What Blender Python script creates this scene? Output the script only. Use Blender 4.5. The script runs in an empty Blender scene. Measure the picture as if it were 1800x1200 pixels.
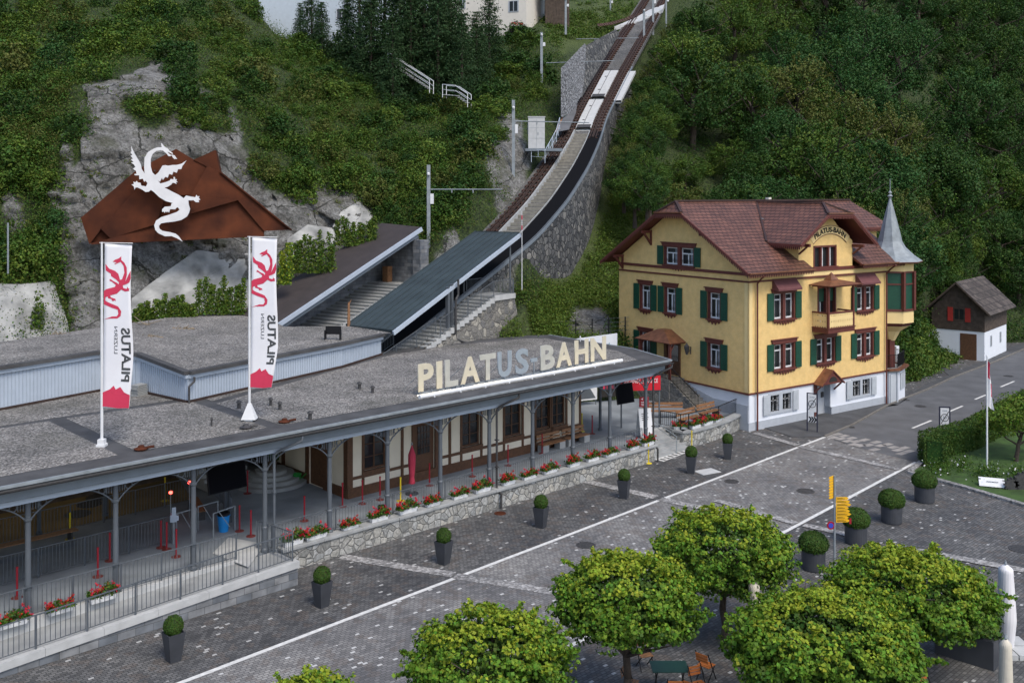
import bpy, bmesh, math, random
import numpy as np
from math import sin, cos, pi, radians, hypot, atan2, sqrt, floor
from mathutils import Vector, Matrix, noise
from mathutils.geometry import tessellate_polygon
random.seed(7)
SC = bpy.context.scene
COL = SC.collection

# ------------------------------------------------------------------ camera, sky, sun, exposure
F, HC, YH = 1723.0, 15.0, 340.0          # focal length in photo pixels, eye height, horizon row
cam_d = bpy.data.cameras.new('camera')
cam_d.lens = F / 1800 * 36
cam_d.sensor_width = 36
cam_d.shift_y = -(600 - YH) / 1800
cam_d.clip_start = 0.5
cam_d.clip_end = 3000
cam = bpy.data.objects.new('camera', cam_d)
COL.objects.link(cam)
cam.location = (0, 0, HC)
cam.rotation_euler = (pi / 2, 0, 0)
SC.camera = cam
SUN_EL, SUN_AZ = radians(54), radians(146)     # azimuth clockwise from +Y
world = bpy.data.worlds.new('World')
SC.world = world
world.use_nodes = True
wn = world.node_tree
wn.nodes.clear()
sky = wn.nodes.new('ShaderNodeTexSky')
sky.sky_type = 'NISHITA'
sky.sun_disc = False
sky.sun_elevation = SUN_EL
sky.sun_rotation = SUN_AZ
sky.altitude = 500
sky.air_density = 1.0
sky.dust_density = 3.0
bg = wn.nodes.new('ShaderNodeBackground')
bg.inputs['Strength'].default_value = 0.115
wo = wn.nodes.new('ShaderNodeOutputWorld')
wn.links.new(sky.outputs[0], bg.inputs[0])
wn.links.new(bg.outputs[0], wo.inputs[0])
sun_d = bpy.data.lights.new('sun', 'SUN')
sun_d.energy = 1.2
sun_d.angle = radians(24)
sun_d.color = (1.0, 0.93, 0.82)
sun = bpy.data.objects.new('sun', sun_d)
COL.objects.link(sun)
sv = Vector((sin(SUN_AZ) * cos(SUN_EL), cos(SUN_AZ) * cos(SUN_EL), sin(SUN_EL)))
sun.rotation_euler = sv.to_track_quat('Z', 'Y').to_euler()
sun.location = (60, -60, 90)
SC.view_settings.view_transform = 'Standard'
SC.view_settings.look = 'None'
SC.view_settings.exposure = 0.97
SC.view_settings.gamma = 1
SC.render.film_transparent = False
SC.cycles.max_bounces = 6
SC.cycles.diffuse_bounces = 3
SC.cycles.transparent_max_bounces = 8

# ------------------------------------------------------------------ geometry helpers
def at(px, py, Y): return Vector(((px - 900) / F * Y, Y, HC - (py - YH) / F * Y))
def zp(py, Y): return HC - (py - YH) / F * Y
def gz(px, py, z=0.0): return at(px, py, F * (HC - z) / (py - YH))

class Frame:
    def __init__(s, o, u):
        s.o = Vector((o[0], o[1], 0)); u = Vector((u[0], u[1])).normalized()
        s.u = Vector((u.x, u.y, 0)); s.n = Vector((-u.y, u.x, 0)); s.rz = atan2(u.y, u.x)
    def w(s, a, b, z=0): return s.o + s.u * a + s.n * b + Vector((0, 0, z))
    def l(s, p): d = p - s.o; return Vector((d.dot(s.u), d.dot(s.n), p.z))
    def px(s, px, py, z=0): return s.l(gz(px, py, z))
FS = Frame(gz(1137, 815), (1820, 1723))       # station frame
FH = Frame(gz(1316, 758), (2469, 1723))       # yellow house frame
TH = radians(36.5)
FT = Frame((0, 0), (sin(TH), cos(TH)))        # direction of the inclined track canopies

class MB:
    def __init__(s): s.v = []; s.f = []; s.m = []
    def add(s, vs, fs, m=0):
        b = len(s.v); s.v += [tuple(v) for v in vs]; s.f += [tuple(b + i for i in f) for f in fs]; s.m += [m] * len(fs); return s
    def box(s, x0, x1, y0, y1, z0, z1, m=0):
        vs = [(x, y, z) for z in (z0, z1) for y in (y0, y1) for x in (x0, x1)]
        return s.add(vs, [(0, 2, 3, 1), (4, 5, 7, 6), (0, 1, 5, 4), (2, 6, 7, 3), (0, 4, 6, 2), (1, 3, 7, 5)], m)
    def bar(s, p, q, w, h=None, m=0, up=(0, 0, 1)):
        p = Vector(p); q = Vector(q); h = w if h is None else h
        d = q - p
        if d.length < 1e-6: return s
        d.normalize(); up = Vector(up)
        if abs(d.dot(up)) > .98: up = Vector((0, 1, 0))
        x = d.cross(up).normalized() * w / 2; y = x.cross(d).normalized() * h / 2
        vs = [e + a * x + b * y for e in (p, q) for b in (-1, 1) for a in (-1, 1)]
        return s.add(vs, [(0, 1, 3, 2), (4, 6, 7, 5), (0, 4, 5, 1), (2, 3, 7, 6), (0, 2, 6, 4), (1, 5, 7, 3)], m)
    def tube(s, p, q, r, r2=None, n=10, m=0, cap=True):
        p = Vector(p); q = Vector(q); r2 = r if r2 is None else r2
        d = (q - p).normalized(); up = Vector((0, 0, 1)) if abs(d.z) < .95 else Vector((1, 0, 0))
        x = d.cross(up).normalized(); y = x.cross(d)
        vs = [e + (x * cos(2 * pi * i / n) + y * sin(2 * pi * i / n)) * rr for e, rr in ((p, r), (q, r2)) for i in range(n)]
        fs = [(i, (i + 1) % n, n + (i + 1) % n, n + i) for i in range(n)]
        if cap: fs += [tuple(range(n))[::-1], tuple(range(n, 2 * n))]
        return s.add(vs, fs, m)
    def path(s, pts, r, n=6, m=0):
        for a, b in zip(pts, pts[1:]): s.tube(a, b, r, n=n, m=m)
        return s
    def lathe(s, prof, c=(0, 0), n=16, m=0, z0=0):
        vs = [(c[0] + r * cos(2 * pi * i / n), c[1] + r * sin(2 * pi * i / n), z0 + z) for r, z in prof for i in range(n)]
        fs = [(k * n + i, k * n + (i + 1) % n, (k + 1) * n + (i + 1) % n, (k + 1) * n + i) for k in range(len(prof) - 1) for i in range(n)]
        fs += [tuple(range(n))[::-1], tuple(range((len(prof) - 1) * n, len(prof) * n))]
        return s.add(vs, fs, m)
    def prism(s, pts, d, m=0):
        pts = [Vector(p) for p in pts]; d = Vector(d); n = len(pts)
        tris = tessellate_polygon([pts])
        s.add(pts + [p + d for p in pts], [tuple(t) for t in tris] + [tuple(i + n for i in t[::-1]) for t in tris] +
              [(i, (i + 1) % n, n + (i + 1) % n, n + i) for i in range(n)], m)
        return s
    def zprism(s, pts, z0, z1, m=0): return s.prism([(p[0], p[1], z0) for p in pts], (0, 0, z1 - z0), m)
    def sheet(s, pts, m=0):
        pts = [Vector(p) for p in pts]
        return s.add(pts, [tuple(t) for t in tessellate_polygon([pts])], m)
    def build(s, name, mats, parent=None, loc=None, rz=0.0, smooth=False, world=False, bevel=0):
        me = bpy.data.meshes.new(name); me.from_pydata(s.v, [], s.f)
        mats = mats if isinstance(mats, (list, tuple)) else [mats]
        for m in mats: me.materials.append(m)
        me.polygons.foreach_set('material_index', s.m)
        if smooth: me.polygons.foreach_set('use_smooth', [True] * len(s.f))
        bm = bmesh.new(); bm.from_mesh(me); bmesh.ops.recalc_face_normals(bm, faces=bm.faces); bm.to_mesh(me); bm.free()
        me.update()
        o = bpy.data.objects.new(name, me); COL.objects.link(o)
        if parent is not None:
            o.parent = parent
            if world: o.location = -Vector(root_of(parent).location)
        if loc is not None: o.location = loc
        if rz: o.rotation_euler = (0, 0, rz)
        if bevel:
            b = o.modifiers.new('bevel', 'BEVEL'); b.width = bevel; b.segments = 2; b.limit_method = 'ANGLE'
        return o
def root_of(o):
    while o.parent is not None: o = o.parent
    return o
def tag(o, label=None, cat=None, group=None, kind=None):
    if label: o['label'] = label
    if cat: o['category'] = cat
    if group: o['group'] = group
    if kind: o['kind'] = kind
    return o
def thing(name, label, cat, loc=(0, 0, 0), rz=0.0, group=None):
    o = bpy.data.objects.new(name, None); COL.objects.link(o); o.location = loc; o.rotation_euler = (0, 0, rz)
    o.empty_display_size = .3
    return tag(o, label, cat, group)
def copy_tree(o, parent=None):
    c = o.copy(); COL.objects.link(c)
    if parent is not None: c.parent = parent
    for ch in list(o.children): copy_tree(ch, c)
    return c
ORD = ['first', 'second', 'third', 'fourth', 'fifth', 'sixth', 'seventh', 'eighth', 'ninth', 'tenth', 'eleventh', 'twelfth', 'thirteenth', 'fourteenth', 'fifteenth', 'sixteenth', 'seventeenth', 'eighteenth']

# ------------------------------------------------------------------ materials
def mat(name, col, rough=.8, metal=0.0, var=.12, scale=3.0, bump=0.0, bscale=40.0, col2=None, spec=.5, detail=4):
    m = bpy.data.materials.new(name); m.use_nodes = True; nt = m.node_tree; N = nt.nodes; L = nt.links
    b = N['Principled BSDF']; b.inputs['Roughness'].default_value = rough; b.inputs['Metallic'].default_value = metal
    b.inputs['Specular IOR Level'].default_value = spec
    tc = N.new('ShaderNodeTexCoord')
    if var or col2:
        nz = N.new('ShaderNodeTexNoise'); nz.inputs['Scale'].default_value = scale; nz.inputs['Detail'].default_value = detail
        L.new(tc.outputs['Object'], nz.inputs['Vector'])
        mx = N.new('ShaderNodeMix'); mx.data_type = 'RGBA'
        c1 = [c * (1 - var) for c in col] + [1]; c2 = ([c for c in col2] if col2 else [min(1, c * (1 + var)) for c in col]) + [1]
        mx.inputs[6].default_value = c1; mx.inputs[7].default_value = c2
        mr = N.new('ShaderNodeMapRange'); mr.inputs[1].default_value = .3; mr.inputs[2].default_value = .7
        L.new(nz.outputs['Fac'], mr.inputs[0]); L.new(mr.outputs[0], mx.inputs[0]); L.new(mx.outputs[2], b.inputs['Base Color'])
    else: b.inputs['Base Color'].default_value = list(col) + [1]
    if bump:
        n2 = N.new('ShaderNodeTexNoise'); n2.inputs['Scale'].default_value = bscale; n2.inputs['Detail'].default_value = 5
        L.new(tc.outputs['Object'], n2.inputs['Vector'])
        bp = N.new('ShaderNodeBump'); bp.inputs['Strength'].default_value = bump; bp.inputs['Distance'].default_value = .02
        L.new(n2.outputs['Fac'], bp.inputs['Height']); L.new(bp.outputs[0], b.inputs['Normal'])
    return m
def ramp(N, stops, interp='LINEAR'):
    r = N.new('ShaderNodeValToRGB'); r.color_ramp.interpolation = interp
    e = r.color_ramp.elements
    while len(e) < len(stops): e.new(.5)
    for i, (p, c) in enumerate(stops): e[i].position = p; e[i].color = list(c) + [1] if len(c) == 3 else c
    return r
def nodes_mat(name, rough=.85):
    m = bpy.data.materials.new(name); m.use_nodes = True; nt = m.node_tree
    b = nt.nodes['Principled BSDF']; b.inputs['Roughness'].default_value = rough
    return m, nt.nodes, nt.links, b
def setmap(N, L, rot=0.0, scale=(1, 1, 1), kind='Object'):
    tc = N.new('ShaderNodeTexCoord'); mp = N.new('ShaderNodeMapping'); mp.inputs['Rotation'].default_value = (0, 0, rot); mp.inputs['Scale'].default_value = scale
    L.new(tc.outputs[kind], mp.inputs['Vector']); return mp.outputs[0]
def math_n(N, L, op, a, b=None, c=None):
    n = N.new('ShaderNodeMath'); n.operation = op
    for i, x in enumerate((a, b, c)):
        if x is None: continue
        if isinstance(x, (int, float)): n.inputs[i].default_value = x
        else: L.new(x, n.inputs[i])
    return n.outputs[0]
def mixc(N, L, f, a, b, blend='MIX'):
    n = N.new('ShaderNodeMix'); n.data_type = 'RGBA'; n.blend_type = blend
    for k, x in ((0, f), (6, a), (7, b)):
        if isinstance(x, (int, float)): n.inputs[k].default_value = x
        elif isinstance(x, (tuple, list)): n.inputs[k].default_value = list(x) + [1] if len(x) == 3 else x
        else: L.new(x, n.inputs[k])
    return n.outputs[2]
def bump_n(N, L, b, h, strength=.4, dist=.02):
    bp = N.new('ShaderNodeBump'); bp.inputs['Strength'].default_value = strength; bp.inputs['Distance'].default_value = dist
    L.new(h, bp.inputs['Height']); L.new(bp.outputs[0], b.inputs['Normal'])

def cobble(name, c1, c2, white, rot, wfrac=.035, big=.5):
    """small stone setts in staggered rows, a few of them white"""
    m, N, L, b = nodes_mat(name, .75)
    v = setmap(N, L, rot)
    br = N.new('ShaderNodeTexBrick'); br.inputs['Scale'].default_value = 1.0
    br.inputs['Brick Width'].default_value = .20; br.inputs['Row Height'].default_value = .13
    br.inputs['Mortar Size'].default_value = .012; br.inputs['Mortar Smooth'].default_value = .3; br.inputs['Bias'].default_value = 0
    br.inputs['Color1'].default_value = (0, 0, 0, 1); br.inputs['Color2'].default_value = (1, 1, 1, 1); br.inputs['Mortar'].default_value = (.35, .35, .35, 1)
    L.new(v, br.inputs['Vector'])
    rnd = N.new('ShaderNodeSeparateColor'); L.new(br.outputs['Color'], rnd.inputs[0])
    base = mixc(N, L, rnd.outputs[0], c1, c2)
    nz = N.new('ShaderNodeTexNoise'); nz.inputs['Scale'].default_value = .45; nz.inputs['Detail'].default_value = 6; L.new(v, nz.inputs['Vector'])
    r1 = ramp(N, [(.3, (.62, .62, .64)), (.7, (1.3, 1.27, 1.22))]); L.new(nz.outputs['Fac'], r1.inputs[0])
    base = mixc(N, L, 1.0, base, r1.outputs[0], 'MULTIPLY')
    n5 = N.new('ShaderNodeTexNoise'); n5.inputs['Scale'].default_value = .13; n5.inputs['Detail'].default_value = 8; n5.inputs['Roughness'].default_value = .65; L.new(v, n5.inputs['Vector'])
    r5 = ramp(N, [(.35, (.80, .80, .81)), (.65, (1.15, 1.14, 1.12))]); L.new(n5.outputs['Fac'], r5.inputs[0]); base = mixc(N, L, 1.0, base, r5.outputs[0], 'MULTIPLY')
    # brownish stones
    vo = N.new('ShaderNodeTexVoronoi'); vo.inputs['Scale'].default_value = 3.1; L.new(v, vo.inputs['Vector'])
    sp = N.new('ShaderNodeSeparateColor'); L.new(vo.outputs['Color'], sp.inputs[0])
    brn = math_n(N, L, 'GREATER_THAN', sp.outputs[1], .8)
    base = mixc(N, L, math_n(N, L, 'MULTIPLY', brn, .35), base, (.13, .10, .08))
    # white stones: whole cells of the same voronoi, small near the cell centre
    nw = N.new('ShaderNodeTexNoise'); nw.inputs['Scale'].default_value = .9; nw.inputs['Detail'].default_value = 3; L.new(v, nw.inputs['Vector'])
    wh = math_n(N, L, 'GREATER_THAN', math_n(N, L, 'ADD', rnd.outputs[0], math_n(N, L, 'MULTIPLY', math_n(N, L, 'SUBTRACT', nw.outputs['Fac'], .5), .10)), 1 - wfrac)
    base = mixc(N, L, wh, base, white)
    base = mixc(N, L, br.outputs['Fac'], base, tuple(c * .45 for c in c1))
    L.new(base, b.inputs['Base Color'])
    bump_n(N, L, b, math_n(N, L, 'SUBTRACT', 1, br.outputs['Fac']), .5, .015)
    return m
RA = -atan2(1723, 1820)
M = {}
M['cob_dark'] = cobble('dark_setts', (.060, .062, .065), (.138, .140, .143), (.38, .38, .37), RA, .022)
M['cob_light'] = cobble('grey_setts', (.145, .145, .147), (.262, .262, .260), (.50, .50, .49), RA + .05, .025)
def pebble(name, c1, c2, c3, scale=22.0):
    m, N, L, b = nodes_mat(name, .95)
    v = setmap(N, L)
    vo = N.new('ShaderNodeTexVoronoi'); vo.inputs['Scale'].default_value = scale; L.new(v, vo.inputs['Vector'])
    sp = N.new('ShaderNodeSeparateColor'); L.new(vo.outputs['Color'], sp.inputs[0])
    r = ramp(N, [(0, c1), (.5, c2), (1, c3)]); L.new(sp.outputs[0], r.inputs[0])
    nz = N.new('ShaderNodeTexNoise'); nz.inputs['Scale'].default_value = .5; nz.inputs['Detail'].default_value = 7; nz.inputs['Roughness'].default_value = .65; L.new(v, nz.inputs['Vector'])
    r1 = ramp(N, [(.3, (.6, .6, .6)), (.7, (1.25, 1.22, 1.2))]); L.new(nz.outputs['Fac'], r1.inputs[0])
    n4 = N.new('ShaderNodeTexNoise'); n4.inputs['Scale'].default_value = .16; n4.inputs['Detail'].default_value = 9; n4.inputs['Roughness'].default_value = .7; L.new(v, n4.inputs['Vector'])
    r4 = ramp(N, [(.52, (0, 0, 0)), (.66, (1, 1, 1))]); L.new(n4.outputs['Fac'], r4.inputs[0])
    cc = mixc(N, L, math_n(N, L, 'MULTIPLY', r4.outputs[0], .45), mixc(N, L, 1.0, r.outputs[0], r1.outputs[0], 'MULTIPLY'), (.062, .062, .048))
    L.new(cc, b.inputs['Base Color'])
    bump_n(N, L, b, vo.outputs['Distance'], .7, .04)
    return m
M['gravel'] = pebble('roof_gravel', (.070, .068, .064), (.165, .160, .152), (.36, .35, .335), 17)
M['band'] = pebble('cobble_band', (.15, .15, .15), (.25, .25, .25), (.42, .42, .42), 9)
M['ballast'] = pebble('ballast', (.05, .05, .05), (.10, .10, .10), (.17, .17, .165), 14)
M['membrane'] = mat('roof_membrane', (.058, .058, .060), .8, var=.35, scale=1.2, bump=.2, detail=8)
M['white_line'] = mat('road_paint', (.62, .62, .6), .7, var=.18, scale=6, detail=8)
M['asphalt'] = mat('asphalt', (.098, .101, .108), .85, var=.22, scale=.7, bump=.25, bscale=120, detail=9)
M['asphalt2'] = mat('pavement_asphalt', (.062, .064, .068), .85, var=.3, scale=.9, bump=.25, bscale=120, detail=9)
M['kerb'] = mat('kerb_stone', (.15, .14, .125), .8, var=.25, scale=4)
M['pale_paver'] = mat('pale_paver', (.29, .275, .26), .8, var=.2, scale=2)
M['iron'] = mat('cast_iron', (.045, .044, .045), .6, var=.3, scale=8)
M['slab_white'] = mat('pale_cover', (.46, .47, .47), .7, var=.08)
M['lawn'] = mat('lawn', (.035, .075, .012), .95, var=.4, scale=1.4, bump=.6, bscale=30, detail=9)
M['concrete'] = mat('concrete', (.30, .31, .31), .85, var=.18, scale=1.3, bump=.15, detail=8)
M['concrete_l'] = mat('pale_concrete', (.43, .44, .44), .8, var=.12, scale=2.2, bump=.1, detail=8)
M['floor'] = mat('platform_floor', (.21, .235, .26), .75, var=.22, scale=.8, detail=8)
M['floor_lamplit'] = mat('lamplit_floor', (.20, .14, .06), .8, var=.2, scale=.8)  # warm lamp light painted into the floor colour
M['steel'] = mat('grey_paint_steel', (.088, .102, .118), .5, var=.1, scale=2)
M['steel_l'] = mat('pale_blue_grey_paint', (.40, .46, .54), .45, var=.06, scale=1.5, detail=8)
M['steel_m'] = mat('mid_grey_paint', (.165, .195, .225), .5, var=.08, scale=2)
M['rail'] = mat('galvanised_steel', (.16, .18, .20), .4, metal=.3, var=.08)
M['black'] = mat('black_metal', (.010, .010, .012), .6, var=0, spec=.25)
M['dark'] = mat('dark_interior', (.02, .018, .016), .9, var=0)
M['screen'] = mat('screen_glass', (.004, .004, .006), .9, var=0, spec=.1)
M['timber'] = mat('brown_timber', (.105, .048, .022), .65, var=.25, scale=6)
M['cream'] = mat('cream_render', (.76, .68, .54), .9, var=.05, scale=1.5, bump=.08)
M['bench'] = mat('bench_wood', (.24, .12, .055), .65, var=.25, scale=9)
M['red'] = mat('red_paint', (.30, .008, .02), .45, var=.05)
M['red_foot'] = mat('dull_red_foot', (.16, .03, .025), .6, var=.2)
M['yellow'] = mat('yellow_paint', (.62, .48, .015), .45, var=.06)
M['blue'] = mat('blue_plastic', (.01, .22, .58), .4, var=.05)
M['white'] = mat('white_paint', (.66, .67, .68), .55, var=.04)
M['zinc'] = mat('zinc', (.24, .27, .29), .6, metal=.15, var=.18)
M['anth'] = mat('anthracite_planter', (.042, .046, .055), .5, var=.12)
M['pink'] = mat('red_umbrella_cloth', (.50, .045, .085), .9, var=.08)
M['cloth'] = mat('cream_umbrella_cloth', (.62, .58, .49), .9, var=.08, scale=5)
M['flag'] = mat('white_flag_cloth', (.74, .74, .77), .9, var=.02)
M['flag_red'] = mat('red_flag_print', (.55, .035, .085), .9, var=.03)
M['flag_grey'] = mat('grey_flag_print', (.06, .065, .07), .9, var=.02)
M['rust'] = mat('rusted_steel', (.050, .016, .009), .9, var=.2, scale=.7, bump=.2, col2=(.105, .031, .013), detail=10, spec=.2)
M['dragon'] = mat('pale_sheet_metal', (.66, .66, .67), .5, metal=.1, var=.08, scale=1.5)
M['copper'] = mat('brown_copper', (.20, .085, .045), .45, metal=.3, var=.3, scale=3)
M['glass'] = mat('window_glass', (.02, .023, .026), .12, var=0, spec=.7)
M['curtain'] = mat('window_curtain', (.22, .24, .26), .5, var=.3, scale=5)
M['house_red'] = mat('red_brown_woodwork', (.115, .028, .020), .6, var=.12, scale=5)
M['shutter'] = mat('green_shutter', (.006, .060, .034), .5, var=.15, scale=5)
M['plinth'] = mat('pale_grey_plinth', (.40, .43, .47), .85, var=.06)
M['hwhite'] = mat('white_render', (.70, .73, .78), .9, var=.03, scale=1, bump=.08)
M['hyellow'] = mat('yellow_shingle_wall', (.74, .50, .17), .8, var=.04, scale=2)
M['hyellow2'] = mat('yellow_boards', (.77, .58, .27), .75, var=.04, scale=2)
M['grey_shut'] = mat('grey_shutter', (.44, .47, .50), .6, var=.05)
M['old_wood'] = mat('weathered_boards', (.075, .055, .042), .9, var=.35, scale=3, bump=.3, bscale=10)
M['red_shut'] = mat('red_shutter', (.38, .03, .022), .6, var=.1)
M['rustrail'] = mat('rusty_rail', (.045, .026, .020), .7, metal=.2, var=.3, scale=5)
M['sleeper'] = mat('rusty_sleeper', (.075, .035, .024), .8, var=.35, scale=4)
M['belt'] = mat('black_track_cover', (.004, .004, .005), .85, var=0, spec=.12)
M['walk'] = mat('stone_steps', (.24, .225, .19), .85, var=.25, scale=3, detail=8)
M['slate'] = mat('dark_teal_metal_roof', (.032, .047, .053), .65, var=.18, scale=1, detail=8)
M['brownroof'] = mat('dark_brown_roof_felt', (.040, .032, .031), .7, var=.18, scale=1.5, detail=8)
M['trunk'] = mat('bark', (.06, .045, .035), .95, var=.3, scale=6, bump=.5, bscale=20)
M['soil'] = mat('soil', (.035, .025, .018), .95, var=.3)
M['orange'] = mat('orange_slatted_wood', (.42, .13, .03), .6, var=.2, scale=7)
M['teal_top'] = mat('dark_green_table', (.012, .05, .045), .5, var=.1)
M['signyel'] = mat('hiking_sign_yellow', (.78, .42, .008), .5, var=.04)
M['cream_w'] = mat('cream_wall', (.66, .62, .55), .9, var=.03)
M['shotcrete'] = mat('shotcrete', (.20, .205, .20), .9, var=.3, scale=.7, bump=.5, bscale=5, col2=(.44, .44, .42), detail=12)
def stone_wall(name, cols, scale, mortar, rand=1.0, mw=.06, bump=.8):
    m, N, L, b = nodes_mat(name, .9)
    v = setmap(N, L)
    nz = N.new('ShaderNodeTexNoise'); nz.inputs['Scale'].default_value = 2.5; L.new(v, nz.inputs['Vector'])
    vv = mixc(N, L, .12, v, nz.outputs['Color'])
    vo = N.new('ShaderNodeTexVoronoi'); vo.inputs['Scale'].default_value = scale; vo.inputs['Randomness'].default_value = rand; L.new(vv, vo.inputs['Vector'])
    ve = N.new('ShaderNodeTexVoronoi'); ve.feature = 'DISTANCE_TO_EDGE'; ve.inputs['Scale'].default_value = scale; ve.inputs['Randomness'].default_value = rand; L.new(vv, ve.inputs['Vector'])
    sp = N.new('ShaderNodeSeparateColor'); L.new(vo.outputs['Color'], sp.inputs[0])
    n = len(cols); r = ramp(N, [(i / (n - 1), c) for i, c in enumerate(cols)]); L.new(sp.outputs[0], r.inputs[0])
    n3 = N.new('ShaderNodeTexNoise'); n3.inputs['Scale'].default_value = 9; n3.inputs['Detail'].default_value = 6; L.new(v, n3.inputs['Vector'])
    r3 = ramp(N, [(.3, (.65, .65, .65)), (.7, (1.25, 1.25, 1.25))]); L.new(n3.outputs['Fac'], r3.inputs[0])
    c = mixc(N, L, 1.0, r.outputs[0], r3.outputs[0], 'MULTIPLY')
    e = math_n(N, L, 'LESS_THAN', ve.outputs['Distance'], mw)
    L.new(mixc(N, L, e, c, mortar), b.inputs['Base Color'])
    hr = N.new('ShaderNodeMapRange'); hr.inputs[2].default_value = mw * 2; L.new(ve.outputs['Distance'], hr.inputs[0])
    bump_n(N, L, b, hr.outputs[0], bump, .05)
    return m
M['rubble'] = stone_wall('rubble_stone', [(.17, .175, .17), (.29, .285, .26), (.35, .36, .355), (.40, .385, .34), (.24, .25, .25)], 3.4, (.20, .20, .19), mw=.045)
M['ashlar_d'] = stone_wall('dark_viaduct_stone', [(.035, .038, .042), (.085, .088, .09), (.15, .15, .145), (.06, .065, .07), (.22, .215, .20)], 2.4, (.025, .027, .03))
M['masonry'] = stone_wall('old_masonry', [(.10, .10, .10), (.20, .19, .17), (.13, .13, .13), (.36, .34, .29)], 2.6, (.16, .155, .14))
M['gabion'] = stone_wall('gabion_stone', [(.16, .17, .18), (.30, .31, .33), (.22, .23, .24)], 3.5, (.06, .06, .065), mw=.08)
def brick(name, w, h, c1, c2, mortar, rz=0.0, ms=.012, rough=.85, face=None, var=.2, vert=True, bump=.5, bias=0.0):
    m, N, L, b = nodes_mat(name, rough)
    tc = N.new('ShaderNodeTexCoord'); sx = N.new('ShaderNodeSeparateXYZ'); L.new(tc.outputs['Object'], sx.inputs[0])
    ad = math_n(N, L, 'ADD', sx.outputs[0], sx.outputs[1])
    cb = N.new('ShaderNodeCombineXYZ'); L.new(ad, cb.inputs[0]); L.new(sx.outputs[2], cb.inputs[1])
    br = N.new('ShaderNodeTexBrick'); br.inputs['Scale'].default_value = 1; br.inputs['Brick Width'].default_value = w; br.inputs['Row Height'].default_value = h
    br.inputs['Mortar Size'].default_value = ms; br.inputs['Mortar Smooth'].default_value = .2; br.inputs['Bias'].default_value = bias
    br.inputs['Color1'].default_value = list(c1) + [1]; br.inputs['Color2'].default_value = list(c2) + [1]; br.inputs['Mortar'].default_value = list(mortar) + [1]
    L.new(cb.outputs[0], br.inputs['Vector'])
    nz = N.new('ShaderNodeTexNoise'); nz.inputs['Scale'].default_value = 2; nz.inputs['Detail'].default_value = 7; L.new(tc.outputs['Object'], nz.inputs['Vector'])
    r3 = ramp(N, [(.3, (1 - var,) * 3), (.7, (1 + var,) * 3)]); L.new(nz.outputs['Fac'], r3.inputs[0])
    L.new(mixc(N, L, 1.0, br.outputs['Color'], r3.outputs[0], 'MULTIPLY'), b.inputs['Base Color'])
    bump_n(N, L, b, math_n(N, L, 'SUBTRACT', 1, br.outputs['Fac']), bump, .012)
    return m
M['ashlar'] = brick('grey_ashlar', .62, .26, (.115, .13, .15), (.215, .222, .23), (.09, .095, .10), var=.3)
M['hyellow'] = brick('yellow_shingle_wall', .10, .085, (.73, .50, .195), (.765, .54, .23), (.66, .44, .155), ms=.006, rough=.75, var=.09, bump=.35)
M['bluewall'] = M['steel_l']
def tile_mat():
    m, N, L, b = nodes_mat('red_brown_roof_tiles', .55)
    tc = N.new('ShaderNodeTexCoord'); L2 = tc.outputs['UV']
    br = N.new('ShaderNodeTexBrick'); br.inputs['Scale'].default_value = 1; br.inputs['Brick Width'].default_value = .42; br.inputs['Row Height'].default_value = .36
    br.inputs['Mortar Size'].default_value = .035; br.inputs['Mortar Smooth'].default_value = .4
    br.inputs['Color1'].default_value = (.108, .045, .030, 1); br.inputs['Color2'].default_value = (.160, .070, .047, 1); br.inputs['Mortar'].default_value = (.036, .016, .012, 1)
    L.new(L2, br.inputs['Vector'])
    nz = N.new('ShaderNodeTexNoise'); nz.inputs['Scale'].default_value = .8; nz.inputs['Detail'].default_value = 8; L.new(tc.outputs['Object'], nz.inputs['Vector'])
    r3 = ramp(N, [(.3, (.8,) * 3), (.7, (1.22, 1.2, 1.2))]); L.new(nz.outputs['Fac'], r3.inputs[0])
    L.new(mixc(N, L, 1.0, br.outputs['Color'], r3.outputs[0], 'MULTIPLY'), b.inputs['Base Color'])
    sx = N.new('ShaderNodeSeparateXYZ'); L.new(L2, sx.inputs[0])
    saw = math_n(N, L, 'FRACT', math_n(N, L, 'DIVIDE', sx.outputs[1], .36))
    h = math_n(N, L, 'SUBTRACT', math_n(N, L, 'SUBTRACT', 1, saw), br.outputs['Fac'])
    bump_n(N, L, b, h, 1.0, .05)
    return m
M['tiles'] = tile_mat()
M['old_tiles'] = brick('old_shingle_roof', .5, .45, (.032, .025, .023), (.10, .082, .072), (.014, .012, .011), ms=.02, var=.4)
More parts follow.
